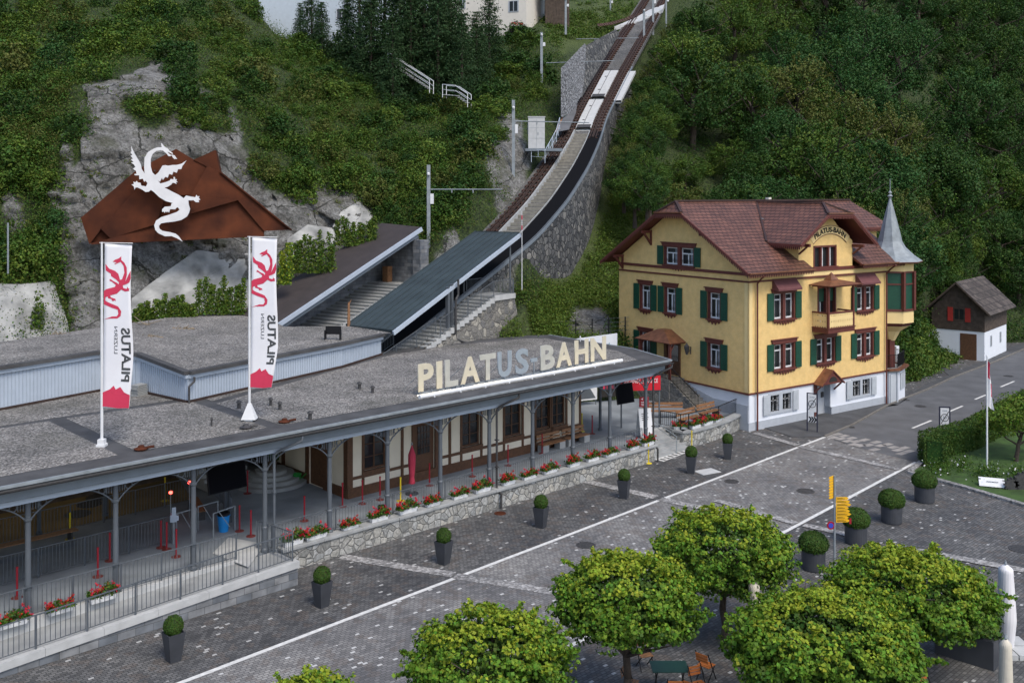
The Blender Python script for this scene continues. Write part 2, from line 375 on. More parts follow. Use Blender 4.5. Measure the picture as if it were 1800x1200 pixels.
def leaf(name, col, tr=.22, var=.28):
    m, N, L, b = nodes_mat(name, .65)
    b.inputs['Specular IOR Level'].default_value = .25
    oi = N.new('ShaderNodeNewGeometry')
    hs = N.new('ShaderNodeHueSaturation'); hs.inputs['Color'].default_value = list(col) + [1]
    mr = N.new('ShaderNodeMapRange'); mr.inputs[3].default_value = 1 - var; mr.inputs[4].default_value = 1 + var; L.new(oi.outputs['Random Per Island'], mr.inputs[0])
    L.new(mr.outputs[0], hs.inputs['Value'])
    wn_ = N.new('ShaderNodeTexWhiteNoise'); wn_.noise_dimensions = '1D'; L.new(oi.outputs['Random Per Island'], wn_.inputs['W'])
    m2 = N.new('ShaderNodeMapRange'); m2.inputs[3].default_value = .47; m2.inputs[4].default_value = .53; L.new(wn_.outputs[0], m2.inputs[0]); L.new(m2.outputs[0], hs.inputs['Hue'])
    L.new(hs.outputs[0], b.inputs['Base Color'])
    t = N.new('ShaderNodeBsdfTranslucent'); L.new(hs.outputs[0], t.inputs[0])
    mx = N.new('ShaderNodeMixShader'); mx.inputs[0].default_value = tr
    out = N['Material Output']; L.new(b.outputs[0], mx.inputs[1]); L.new(t.outputs[0], mx.inputs[2]); L.new(mx.outputs[0], out.inputs[0])
    return m
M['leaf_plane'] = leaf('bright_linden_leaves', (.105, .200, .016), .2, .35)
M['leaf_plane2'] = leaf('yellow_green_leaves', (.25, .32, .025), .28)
M['leaf_dark'] = leaf('dark_leaves', (.030, .074, .012))
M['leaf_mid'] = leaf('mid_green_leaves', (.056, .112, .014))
M['leaf_lite'] = leaf('light_green_leaves', (.095, .150, .018))
M['leaf_blue'] = leaf('blue_green_leaves', (.036, .095, .020))
M['leaf_olive'] = leaf('olive_leaves', (.105, .125, .026))
M['leaf_spruce'] = leaf('spruce_needles', (.026, .060, .018), .1)
M['leaf_box'] = leaf('clipped_box_leaves', (.040, .085, .010), .12, .3)
M['leaf_hedge'] = leaf('hedge_leaves', (.050, .095, .014), .15)
M['leaf_vine'] = leaf('climber_leaves', (.105, .155, .020), .25)
M['grassy'] = leaf('long_grass', (.085, .135, .020), .2)
M['geranium'] = leaf('red_blossoms', (.52, .008, .016), .1, .35)
# ------------------------------------------------------------------ the line of the rack railway (two edges of its bed), world coordinates
FC = Frame(at(690, 583, 57.4), (sin(TH), cos(TH)))       # foot of the track canopy
FD = Frame(at(491, 568, 61.2), (sin(TH), cos(TH)))       # foot of the stair canopy
TG = .42
R_PX = [(995, 352.6), (1031, 294), (1051, 249), (1064, 206), (1078, 178), (1102, 130), (1120, 97), (1139, 62), (1158, 27), (1176, -10), (1196, -60)]
TR = [FC.w(a, 2.0, 4.45 + TG * a) for a in (-6, -3, 0, 3, 6, 9, 12, 14.5, 17.1)]
for px, py in R_PX:
    best = None; p0 = TR[-1]
    for k in range(1, 2400):
        Y = p0.y + k * .02; p = at(px, py, Y); ds = hypot(p.x - p0.x, p.y - p0.y)
        e = abs((p.z - p0.z) / ds - .44)
        if best is None or e < best[0]: best = (e, p)
        if best[0] < .02 and e > best[0] + .05: break
    TR.append(best[1])
def near_on(P, x, y):
    best = (1e9,)
    for i in range(len(P) - 1):
        a, b = P[i], P[i + 1]; dx, dy = b.x - a.x, b.y - a.y; t = ((x - a.x) * dx + (y - a.y) * dy) / (dx * dx + dy * dy)
        t = min(max(t, 0), 1); qx, qy = a.x + dx * t, a.y + dy * t; d = hypot(x - qx, y - qy)
        if d < best[0]: best = (d, a.z + (b.z - a.z) * t, i + t, (dx * (y - a.y) - dy * (x - a.x)) > 0)
    return best
L_PX = [(860, 402), (905, 352.6), (945.5, 301), (986, 240), (1012, 188), (1046.7, 123), (1066, 92), (1088, 60), (1110, 30), (1135, -10), (1160, -60)]
TL = []
for px, py in L_PX:
    best = None
    for k in range(0, 700):
        Y = 66 + k * .12; p = at(px, py, Y); n_ = near_on(TR, p.x, p.y); e = abs(n_[1] - p.z)
        if best is None or e < best[0]: best = (e, p, n_[2])
    TL.append(best[1])
TL = [FC.w(a, 6.6, 4.45 + TG * a) for a in (-6, 0, 6, 12, 15)] + TL
def resamp(P, n):
    s = [0]; 
    for a, b in zip(P, P[1:]): s.append(s[-1] + (b - a).length)
    out = []
    for k in range(n):
        t = s[-1] * k / (n - 1); i = max(0, min(len(P) - 2, int(np.searchsorted(s, t)) - 1)); f = (t - s[i]) / (s[i + 1] - s[i]); out.append(P[i].lerp(P[i + 1], f))
    return out
def smooth(P, it=2):
    for _ in range(it):
        P = [P[0]] + [(P[i - 1] + P[i] * 2 + P[i + 1]) / 4 for i in range(1, len(P) - 1)] + [P[-1]]
    return P
NT = 150
TRs = smooth(resamp(TR, NT), 6)
# left edge sampled square to the right edge
TLr = smooth(resamp(TL, NT * 2), 8); TLs = []
for i, p in enumerate(TRs):
    d = (TRs[min(i + 1, NT - 1)] - TRs[max(i - 1, 0)]); d = Vector((d.x, d.y, 0)).normalized(); n = Vector((-d.y, d.x, 0))
    best = min(TLr, key=lambda q: abs((q - p).dot(d)) + (0 if (q - p).dot(n) > 0 else 99)); w = (best - p).dot(n); w = min(max(w, 3.2), 5.2)
    TLs.append(w)
TW = TLs
for _ in range(10): TW = [TW[0]] + [(TW[i - 1] + TW[i] + TW[i + 1]) / 3 for i in range(1, NT - 1)] + [TW[-1]]
def TP(i, f, dz=0.0):
    """point on the bed: sample i, f = 0 right edge .. 1 left edge (may lie outside)"""
    k = int(min(max(i, 0), NT - 1)); p = TRs[k].lerp(TRs[min(k + 1, NT - 1)], min(max(i, 0), NT - 1) - k)
    d = (TRs[min(k + 1, NT - 1)] - TRs[max(k - 1, 0)]); d = Vector((d.x, d.y, 0)).normalized(); n = Vector((-d.y, d.x, 0)); return p + n * TW[k] * f + Vector((0, 0, dz))
CEN = [TP(i, .5) for i in range(NT)]
def proj(p): return (900 + F * p.x / p.y, YH + (HC - p.z) / p.y * F)
def carve(x, y, z):
    n_ = near_on(CEN[::3] + [CEN[-1]], x, y); k = min(NT - 1, int(n_[2] * 3)); hw = TW[k] / 2
    if n_[3]: z = min(z, n_[1] - .45 + max(0, n_[0] - hw - .5) * 1.5)
    else: z = min(z, n_[1] - .45 - min(2.2, max(0, n_[0] - hw - .2) * 4) + max(0, n_[0] - hw - 3.0) * 1.2) if n_[0] < 12 else z
    l = FD.l(Vector((x, y, 0)))
    if -14 < l.x < 13.6 and -3.5 < l.y < 3.9: z = min(z, 3.5 + .373 * l.x)
    l = FC.l(Vector((x, y, 0)))
    if -14 < l.x < 12.2 and -2.5 < l.y < 3.0: z = min(z, 3.8 + .36 * l.x - (1.2 if l.y < -.3 else 0))
    return z
# ------------------------------------------------------------------ foliage
RNG = np.random.default_rng(11)
def leaf_mesh(name, P, size, mats, mi=None, flat=.35, aspect=.7, up=0.35, out=None):
    """one small four-cornered leaf at every point of P, freely turned"""
    n = len(P); P = np.asarray(P, float)
    nrm = RNG.normal(size=(n, 3)); nrm /= np.linalg.norm(nrm, axis=1)[:, None]
    if out is not None: nrm = nrm * .75 + out
    nrm[:, 2] += up; nrm /= np.linalg.norm(nrm, axis=1)[:, None]
    t = RNG.normal(size=(n, 3)); u = np.cross(nrm, t); u /= np.linalg.norm(u, axis=1)[:, None]; v = np.cross(nrm, u)
    s = (size * RNG.uniform(.6, 1.35, n))[:, None] * .5
    a = s * u; b = s * v * aspect
    fold = nrm * s * flat
    V = np.empty((n, 4, 3)); V[:, 0] = P - a; V[:, 1] = P - b + fold * .5; V[:, 2] = P + a; V[:, 3] = P + b + fold * .5
    me = bpy.data.meshes.new(name); me.vertices.add(4 * n); me.vertices.foreach_set('co', V.reshape(-1))
    me.loops.add(4 * n); me.loops.foreach_set('vertex_index', np.arange(4 * n, dtype=np.int32))
    me.polygons.add(n); me.polygons.foreach_set('loop_start', np.arange(0, 4 * n, 4, dtype=np.int32))
    me.polygons.foreach_set('loop_total', np.full(n, 4, dtype=np.int32))
    for m in mats: me.materials.append(m)
    if mi is not None: me.polygons.foreach_set('material_index', np.asarray(mi, dtype=np.int32))
    me.update(calc_edges=True); me.validate()
    return me
def obj_of(name, me, parent=None, loc=None):
    o = bpy.data.objects.new(name, me); COL.objects.link(o)
    if parent is not None: o.parent = parent
    if loc is not None: o.location = loc
    return o
def crown_points(n, rx, ry, rz, clumps=60, clump_r=.28, shell=.55, seed=0, flatb=-.5, twigs=0):
    g = np.random.default_rng(seed)
    d = g.normal(size=(clumps, 3)); d /= np.linalg.norm(d, axis=1)[:, None]
    d[:, 2] = np.where(d[:, 2] < flatb, flatb * g.uniform(.6, 1, clumps), d[:, 2])
    rad = g.uniform(shell, 1.0, clumps) ** .6
    ce = d * rad[:, None] * g.uniform(.88, 1.12, clumps)[:, None]
    cr = clump_r * g.uniform(.6, 1.35, clumps)
    k = g.integers(0, clumps, n)
    q = g.normal(size=(n, 3)); q /= np.linalg.norm(q, axis=1)[:, None]
    P = ce[k] + q * (cr[k] * g.uniform(.45, 1, n) ** .5)[:, None]
    if twigs:
        m = n // 9; td = g.normal(size=(twigs, 3)); td[:, 2] = np.abs(td[:, 2]) * 1.1 - .15; td /= np.linalg.norm(td, axis=1)[:, None]
        kk = g.integers(0, twigs, m); P[:m] = td[kk] * (.95 + .33 * g.uniform(0, 1, m) * g.uniform(.3, 1, twigs)[kk])[:, None] + g.normal(size=(m, 3)) * .022
    out = P / (np.linalg.norm(P, axis=1)[:, None] + 1e-6) * .6 + q * .9
    return P * np.array([rx, ry, rz]) * .88, out, k
def trunk_mb(h, r, r2, crown_r, crown_z, limbs=7, seed=0, lean=0.0):
    g = random.Random(seed); mb = MB(); p = Vector((0, 0, -.3)); pts = [(p, r * 1.35)]
    for i in range(1, 6):
        pts.append((Vector((g.uniform(-.12, .12) * r * 3 + lean * i / 5, g.uniform(-.12, .12) * r * 3, h * i / 5)), r + (r2 - r) * i / 5))
    for (a, ra), (b, rb) in zip(pts, pts[1:]): mb.tube(a, b, ra, rb, n=9)
    top = pts[-1][0]
    for i in range(limbs):
        a = 2 * pi * i / limbs + g.uniform(-.3, .3); st = pts[3 + i % 3][0] if limbs > 5 else top
        e1 = st + Vector((cos(a) * crown_r * .45, sin(a) * crown_r * .45, crown_r * .25))
        e2 = e1 + Vector((cos(a + .3) * crown_r * .4, sin(a + .3) * crown_r * .4, crown_z * .35))
        mb.tube(st, e1, r2 * .75, r2 * .45, n=6); mb.tube(e1, e2, r2 * .45, r2 * .15, n=5)
        e3 = e1 + Vector((cos(a - .6) * crown_r * .35, sin(a - .6) * crown_r * .35, crown_z * .5)); mb.tube(e1, e3, r2 * .35, r2 * .1, n=5)
    return mb

# ------------------------------------------------------------------ the slope: profiles of (depth, height) for several directions
def PR(px, *rows):
    out = []
    for r in rows:
        if len(r) == 3: out.append((r[0], r[1]))          # (Y, z, 'z')
        else: out.append((r[0], zp(r[1], r[0])))          # (Y, row of the photo)
    return (px, out)
Z = 'z'
PROF = [
 PR(-700, (46, -.3, Z), (54, 5, Z), (58, 9, Z), (62, 13, Z), (67, 17, Z), (74, 24, Z), (84, 31, Z), (98, 40, Z), (125, 58, Z), (160, 80, Z), (230, 120, Z)),
 PR(-40, (50, -.3, Z), (56, 5, Z), (58.5, 560), (60.5, 470), (63, 380), (66, 290), (71, 200), (82, 100), (98, 0), (140, -220), (220, -420)),
 PR(60, (52, -.3, Z), (57.5, 5, Z), (59.5, 560), (61.5, 470), (64, 370), (67, 270), (72, 190), (83, 100), (98, 10), (140, -220), (220, -420)),
 PR(130, (54, -.3, Z), (59.5, 5, Z), (61, 560), (62.7, 470), (64.3, 370), (67, 260), (72, 160), (84, 90), (99, 0), (140, -220), (220, -420)),
 PR(250, (57, -.3, Z), (62.5, 5, Z), (63.8, 540), (65.2, 450), (66.5, 370), (69, 250), (73, 150), (86, 80), (101, 5), (142, -200), (222, -400)),
 PR(350, (59, -.3, Z), (65, 5, Z), (66.3, 540), (67.6, 450), (69, 370), (71.5, 250), (76, 160), (88, 80), (103, 10), (144, -200), (224, -400)),
 PR(480, (62, -.3, Z), (68.5, 5, Z), (70, 520), (71, 450), (72.5, 380), (76, 290), (82, 200), (93, 120), (105, 66), (119, 52), (220, -300)),
 PR(560, (63, -.3, Z), (70, 5, Z), (71.5, 500), (73, 440), (75, 370), (80, 280), (87, 200), (97, 142), (107, 104), (121, 92), (220, -240)),
 PR(700, (63, -.3, Z), (70, 5.5, Z), (73, 470), (75, 420), (79, 350), (85, 280), (92, 215), (101, 168), (110, 128), (122, 112), (220, -200)),
 PR(790, (62, -.3, Z), (67, 4.5, Z), (71, 460), (75, 400), (79, 340), (84, 280), (91, 225), (101, 175), (112, 125), (135, 50), (220, -160)),
 PR(860, (61, -.3, Z), (64, 3.0, Z), (68, 450), (71, 405), (76, 350), (82, 270), (90, 215), (101, 165), (113, 112), (135, 35), (220, -130)),
 PR(905, (61, -.3, Z), (63.5, 3.0, Z), (66, 500), (68, 440), (74, 372), (81, 290), (90, 222), (101, 160), (114, 105), (138, 15), (220, -120)),
 PR(950, (64.5, .5, Z), (67.5, 608), (70, 560), (72, 500), (76, 440), (82, 320), (90, 235), (101, 150), (114, 88), (138, 10), (220, -110)),
 PR(1000, (66.2, .8, Z), (68.6, 600), (72, 560), (77, 500), (80.5, 440), (86, 320), (94, 225), (104, 160), (116, 95), (138, 20), (220, -100)),
 PR(1070, (67, .8, Z), (70.5, 605), (75, 565), (81, 500), (87, 400), (92, 310), (100, 210), (108, 150), (119, 90), (138, 25), (220, -90)),
 PR(1150, (68, .8, Z), (72, 605), (77, 570), (84, 490), (90, 400), (96, 320), (105, 230), (116, 150), (130, 60), (148, -5), (230, -120)),
 PR(1260, (68, .2, Z), (76, 1.0, Z), (82, 3.0, Z), (87, 480), (93, 410), (101, 330), (113, 230), (130, 110), (150, 0), (185, -130), (270, -330)),
 PR(1450, (75, .0, Z), (80, .6, Z), (84, 2.0, Z), (89, 490), (95, 420), (104, 340), (118, 230), (138, 110), (162, 0), (200, -130), (290, -330)),
 PR(1590, (77, .0, Z), (79, .4, Z), (83, 2.5, Z), (88, 540), (95, 450), (105, 350), (120, 240), (142, 110), (168, 0), (210, -130), (300, -330)),
 PR(1650, (83, .0, Z), (88, .1, Z), (92, .6, Z), (96, 3.0, Z), (101, 450), (110, 360), (126, 250), (148, 130), (175, 10), (220, -120), (310, -320)),
 PR(1740, (97, -.1, Z), (99, .0, Z), (101, .5, Z), (105, 3.5, Z), (111, 450), (120, 370), (135, 260), (158, 140), (185, 20), (230, -110), (320, -310)),
 PR(1850, (99, -.1, Z), (101, .4, Z), (104, 2.0, Z), (109, 5.0, Z), (117, 450), (127, 370), (142, 260), (166, 140), (195, 20), (240, -110), (330, -310)),
 PR(2600, (115, -.1, Z), (119, .4, Z), (124, 2.0, Z), (130, 5.0, Z), (140, 12, Z), (150, 18, Z), (165, 26, Z), (190, 40, Z), (215, 56, Z), (260, 84, Z), (340, 130, Z)),
]
PXS = np.array([p[0] for p in PROF], float); PYZ = np.array([p[1] for p in PROF], float)    # [n, 11, 2]
def profile(px):
    px = min(max(px, PXS[0]), PXS[-1]); i = min(int(np.searchsorted(PXS, px, 'right')) - 1, len(PXS) - 2)
    t = (px - PXS[i]) / (PXS[i + 1] - PXS[i]); return PYZ[i] * (1 - t) + PYZ[i + 1] * t
def terr(px, Y):
    p = profile(px); return float(np.interp(Y, p[:, 0], p[:, 1]))
def terr_at(px, u):
    p = profile(px); k = np.arange(11); return float(np.interp(u, k, p[:, 0])), float(np.interp(u, k, p[:, 1]))
def inpoly(x, y, poly):
    r = False; j = len(poly) - 1
    for i in range(len(poly)):
        xi, yi = poly[i]; xj, yj = poly[j]
        if (yi > y) != (yj > y) and x < (xj - xi) * (y - yi) / (yj - yi) + xi: r = not r
        j = i
    return r
ROCK = [
 [(152, 150), (200, 140), (262, 108), (300, 118), (355, 160), (412, 190), (440, 270), (462, 330), (505, 345), (600, 330), (648, 352), (668, 400), (640, 470), (520, 520), (430, 640), (130, 640), (128, 590), (108, 450), (96, 330), (112, 250)],
 [(838, 262), (862, 245), (892, 262), (925, 300), (925, 340), (880, 345), (868, 300)],
 [(760, 440), (800, 405), (850, 395), (880, 380), (905, 400), (880, 470), (760, 480)],
 [(880, 205), (905, 200), (925, 235), (930, 300), (905, 330), (880, 250)],
 [(0, 350), (30, 330), (50, 380), (40, 420), (10, 410)],
 [(1000, 545), (1050, 535), (1080, 560), (1080, 600), (990, 590)],
]
GRASSP = [[(1005, 430), (1060, 350), (1100, 330), (1160, 370), (1120, 430), (1085, 520), (1085, 620), (890, 620), (885, 530), (930, 540)],
          [(955, 30), (1000, 0), (1160, -30), (1135, 25), (1075, 62), (1030, 80), (985, 95), (960, 75)],
          [(1598, 560), (1690, 640), (1700, 660), (1598, 690)]]
GROUT = [[(300, 150), (350, 165), (400, 195), (415, 240), (330, 215), (290, 190)], [(215, 165), (290, 195), (300, 215), (250, 228), (215, 195)], [(120, 240), (150, 160), (160, 200), (130, 300)]]
def maskv(polys, px, py): return any(inpoly(px, py, p) for p in polys)
def build_terrain():
    pxs = np.concatenate([np.arange(-700, -100, 60), np.arange(-100, 1200, 7), np.arange(1200, 1960, 14), np.arange(1960, 2601, 80)])
    us = np.concatenate([np.arange(0, 8, .075), np.arange(8, 10.01, .2)])
    V = []; rock = []; gr = []
    for px in pxs:
        pr = profile(px)
        for u in us:
            Y = float(np.interp(u, np.arange(11), pr[:, 0])); z = float(np.interp(u, np.arange(11), pr[:, 1]))
            x = (px - 900) / F * Y; p = Vector((x, Y, z))
            qy = YH + (HC - z) / Y * F
            j = noise.noise(p * .35) * 16
            rk = maskv(ROCK, px + j, qy + j * .8) and not (maskv(GROUT, px + j, qy + j))
            a = 0.0
            if u > .8:
                if rk:
                    c = p.copy(); c.x += c.z * .35
                    a = noise.fractal(c * .22, 1.0, 2.0, 3) * 1.0 + abs(noise.fractal(p * 1.1, 1.0, 2.1, 4)) * .55 - noise.fractal(p * 3.0, 1.0, 2.1, 3) * .24
                    bl = noise.cell(Vector((c.x * .30, c.y * .2, c.z * .34))) * .5; a += bl
                else: a = noise.fractal(p * .25, 1, 2, 4) * .7
            amp = min(1, max(0, (u - .8)))
            if 760 < px < 1160 and 2 < u < 9.2: amp *= .3
            vx, vy, vz = x, Y - a * amp, z + (a * amp * .25 if not rk else 0)
            if 380 < px < 1250 and u < 9.6: vz = carve(vx, vy, vz)
            V.append((vx, vy, vz))
            rock.append(1.0 if rk else 0.0); gr.append(1.0 if maskv(GRASSP, px + j, qy + j) else 0.0)
    n, m = len(pxs), len(us)
    Fs = [(i * m + j, (i + 1) * m + j, (i + 1) * m + j + 1, i * m + j + 1) for i in range(n - 1) for j in range(m - 1)]
    me = bpy.data.meshes.new('hillside'); me.from_pydata(V, [], Fs)
    for nm, dat in (('rock', rock), ('grass', gr)):
        at_ = me.attributes.new(nm, 'FLOAT', 'POINT'); at_.data.foreach_set('value', dat)
    me.polygons.foreach_set('use_smooth', [True] * len(Fs))
    mt, N, L, b = nodes_mat('hillside_ground', .95)
    v = setmap(N, L)
    def attr(nm):
        a = N.new('ShaderNodeAttribute'); a.attribute_name = nm; return a.outputs['Fac']
    mp = N.new('ShaderNodeMapping'); mp.inputs['Scale'].default_value = (1, 1, 1.5); mp.inputs['Rotation'].default_value = (0, .5, 0); L.new(v, mp.inputs[0])
    nz = N.new('ShaderNodeTexNoise'); nz.inputs['Scale'].default_value = .8; nz.inputs['Detail'].default_value = 12; nz.inputs['Roughness'].default_value = .68; L.new(mp.outputs[0], nz.inputs['Vector'])
    rr = ramp(N, [(.30, (.055, .054, .050)), (.45, (.17, .168, .158)), (.60, (.285, .283, .273)), (.78, (.42, .42, .41))]); L.new(nz.outputs['Fac'], rr.inputs[0])
    nf = N.new('ShaderNodeTexNoise'); nf.inputs['Scale'].default_value = 4.5; nf.inputs['Detail'].default_value = 12; nf.inputs['Roughness'].default_value = .8; L.new(v, nf.inputs['Vector'])
    rf = ramp(N, [(.38, (.35, .35, .34)), (.62, (1.5, 1.5, 1.5))]); L.new(nf.outputs['Fac'], rf.inputs[0])
    rc = mixc(N, L, 1.0, rr.outputs[0], rf.outputs[0], 'MULTIPLY')
    cr = N.new('ShaderNodeTexVoronoi'); cr.feature = 'DISTANCE_TO_EDGE'; cr.inputs['Scale'].default_value = .42; L.new(mixc(N, L, .45, mp.outputs[0], nz.outputs['Color']), cr.inputs['Vector'])
    crk = math_n(N, L, 'LESS_THAN', cr.outputs['Distance'], .012)
    rc = mixc(N, L, crk, rc, (.05, .05, .045))
    # streaks of moss
    nm_ = N.new('ShaderNodeTexNoise'); nm_.inputs['Scale'].default_value = .45; nm_.inputs['Detail'].default_value = 8; L.new(v, nm_.inputs['Vector'])
    ms = ramp(N, [(.55, (0, 0, 0)), (.66, (1, 1, 1))]); L.new(nm_.outputs['Fac'], ms.inputs[0])
    rc = mixc(N, L, math_n(N, L, 'MULTIPLY', ms.outputs[0], .55), rc, (.075, .082, .04))
    rs = ramp(N, [(.42, (.008, .016, .004)), (.5, (.035, .062, .012)), (.58, (.075, .105, .026))]); L.new(nf.outputs['Fac'], rs.inputs[0]); soil = rs.outputs[0]
    gsc = mixc(N, L, nf.outputs['Fac'], (.035, .065, .012), (.11, .14, .035))
    c = mixc(N, L, attr('grass'), soil, gsc); c = mixc(N, L, attr('rock'), c, rc)
    L.new(c, b.inputs['Base Color'])
    bump_n(N, L, b, math_n(N, L, 'ADD', nz.outputs['Fac'], math_n(N, L, 'MULTIPLY', nf.outputs['Fac'], .5)), 1.0, .6)
    me.materials.append(mt)
    o = bpy.data.objects.new('hillside', me); COL.objects.link(o); tag(o, kind='structure')
    return o
hill = build_terrain()

# ------------------------------------------------------------------ the ground
def sheet(name, pts, z, m, kind='structure'):
    o = MB().sheet([(p[0], p[1], z) for p in pts]).build(name, m); tag(o, kind=kind); return o
big = sheet('ground', [(-400, -60), (600, -60), (600, 420), (-400, 420)], -.35, M['soil'])
sheet('plaza', [(-60, 5), (80, 5), (80, 62), (62, 110), (9, 64), (-60, 5.5)], 0.0, M['cob_dark'])
L1a, L1b = gz(316.7, 1200), gz(1450, 768); L2a, L2b = gz(1373, 938), gz(1610, 812)
d1 = (L1b - L1a).normalized(); d2 = (L2b - L2a).normalized()
sheet('roadway', [L1a - d1 * 30, L1b, gz(1500, 785), L2b + Vector((0, .4, 0)), L2b, L2a - d2 * 30], .004, M['cob_light'])
def line(name, a, b, w, z, m, kind='structure'):
    a, b = Vector(a), Vector(b); d = (b - a).normalized(); n = Vector((-d.y, d.x, 0)) * w / 2
    return sheet(name, [a - n, b - n, b + n, a + n], z, m, kind)
line('road_edge_line', L1a - d1 * 30, L1b, .19, .012, M['white_line'])
line('road_edge_line', L2a - d2 * 30, L2b, .19, .012, M['white_line'])
for bi, (a, b, w) in enumerate([((600, 978), (797, 1010), .55), ((800, 1012), (990, 1043), .55), ((1030, 846), (1153, 874), .6), ((1160, 877), (1290, 905), .6),
                ((1327, 761), (1402, 783), .5), ((1405, 785), (1583, 826), .5), ((1413, 923), (1495, 941), .5), ((1560, 958), (1800, 1003), .55), ((1260, 880), (1400, 921), .5)]):
    line('cobble_band', gz(*a), gz(*b), w, .016 + .003 * bi, M['band'])
# asphalt street and pavement
KL = [(1450, 768), (1500, 747), (1557, 715), (1600, 697), (1633, 684), (1677, 663), (1750, 636), (1800, 614), (1900, 577)]
KR = [(1610, 812), (1660, 780), (1720, 740), (1800, 690), (1900, 640)]
kl = [gz(*p) for p in KL]; kr = [gz(*p) for p in KR]
# carry the street on round the hill, out of frame
kl += [kl[-1] + (kl[-1] - kl[-2]).normalized() * 160]; kr += [kr[-1] + (kr[-1] - kr[-2]).normalized() * 160]
sheet('road', kl + kr[::-1] + [gz(1530, 792)], .008, M['asphalt'])
mb = MB()
for a, b in zip(kl, kl[1:]):
    n = Vector((-(b - a).y, (b - a).x, 0)).normalized() * .06; mb.prism([a - n, b - n, b + n, a + n], (0, 0, .11))
tag(mb.build('kerb', M['kerb']), kind='structure')
for a, b in [((1604, 752.5), (1637, 739)), ((1666, 724.5), (1692, 713.5)), ((1714, 702), (1733, 694)), ((1759, 680), (1783, 670)), ((1815, 657), (1840, 647))]:
    line('lane_dash', gz(*a), gz(*b), .16, .014, M['white_line'])
mb = MB(); g = random.Random(3)
for px, py in [(1456, 766), (1465, 769), (1478, 771), (1472, 763), (1484, 766), (1497, 770), (1490, 775), (1505, 776), (1520, 773), (1512, 783), (1527, 782), (1540, 777), (1548, 783), (1570, 786), (1578, 791), (1590, 787), (1560, 781), (1537, 790), (1500, 781), (1585, 797), (1598, 793)]:
    p = gz(px, py); c, s = FH.u * .36, FH.n * .2
    mb.add([p - c - s + Vector((0, 0, .012)), p + c - s + Vector((0, 0, .012)), p + c + s + Vector((0, 0, .012)), p - c + s + Vector((0, 0, .012))], [(0, 1, 2, 3)])
tag(mb.build('pale_pavers', M['pale_paver']), kind='structure')
pav = [gz(1392, 768), gz(1450, 768)] + kl[1:5] + [kl[5], kl[6], kl[7], kl[8]] + [gz(1900, 572), gz(1800, 604), gz(1765, 612), gz(1725, 636), gz(1690, 650), gz(1650, 646), gz(1668, 660), gz(1630, 674), gz(1600, 694), gz(1578, 712), FH.w(14.4, .2), FH.w(14.4, 3), FH.w(4, 3), gz(1330, 748)]
mb = MB(); mb.prism([(p[0], p[1], -.1) for p in pav], (0, 0, .135)); tag(mb.build('pavement', M['asphalt2']), kind='structure')
# manholes and covers
def manhole(px, py, r, label, m=None, z=.0):
    p = gz(px, py); mb = MB()
    mb.lathe([(r, .004), (r, .02), (r * .86, .02), (r * .86, .015), (.02, .017)], n=28)
    for k in range(-3, 4): mb.box(-sqrt(max(0, (r * .8) ** 2 - (k * r * .2) ** 2)), sqrt(max(0, (r * .8) ** 2 - (k * r * .2) ** 2)), k * r * .2 - .01, k * r * .2 + .01, .012, .021)
    o = mb.build('manhole_cover', m or M['iron']); o.location = (p.x, p.y, z); tag(o, label, 'manhole cover', 'manhole covers in the road and plaza')
manhole(1030, 958, .42, 'round iron manhole cover on the setts straight out from the small clipped tree row')
manhole(1286, 846, .38, 'round iron manhole cover beside the pale square cover plate')
manhole(1416, 863, .45, 'round iron manhole cover in the light setts near the yellow hiking sign')
manhole(1618, 714, .40, 'dark round manhole cover on the asphalt in front of the yellow house corner', z=.006)
manhole(1773, 661, .40, 'dark round manhole cover on the asphalt beyond the red and white flag', z=.006)
manhole(1593, 703, .25, 'small drain cover by the kerb at the corner of the yellow house', z=.006)
manhole(1497, 751, .22, 'small drain cover by the kerb before the gabled house door', z=.006)
manhole(879, 902, .28, 'rusty round drain cover at the foot of the rubble wall downpipe', M['rust'])
manhole(1795, 965, .5, 'large round cover in the dark setts below the lawn edge')
mb = MB(); p = gz(1243, 829); mb.box(-.62, .62, -.42, .42, .005, .03); mb.box(-.58, .58, -.38, .38, .03, .034)
o = mb.build('cover_plate', M['slab_white'], loc=(p.x, p.y, 0), rz=FS.rz - .25); tag(o, 'pale rectangular cover plate lying in the dark setts between the clipped box tubs', 'cover plate')
# lawn corner
lawn = [gz(1603, 829), gz(1700, 856), gz(1800, 886), gz(2000, 946), (70, 50), (70, 75), kr[4] + Vector((2.2, -2.2, 0)), kr[2] + Vector((1.3, -1.3, 0)), kr[1] + Vector((.9, -.9, 0)), kr[0] + Vector((.7, -.3, 0))]
mb = MB(); mb.prism([(p[0], p[1], -.1) for p in lawn], (0, 0, .17)); tag(mb.build('lawn', M['lawn']), kind='structure')
mb = MB(); ed = [kr[0] + Vector((.3, -.1, 0)), gz(1598, 831), gz(1700, 859), gz(1800, 889), gz(2000, 950)]
for a, b in zip(ed, ed[1:]):
    n = Vector((-(b - a).y, (b - a).x, 0)).normalized() * .16; mb.prism([a - n, b - n, b + n, a + n], (0, 0, .12))
tag(mb.build('lawn_kerb', M['band']), kind='structure')
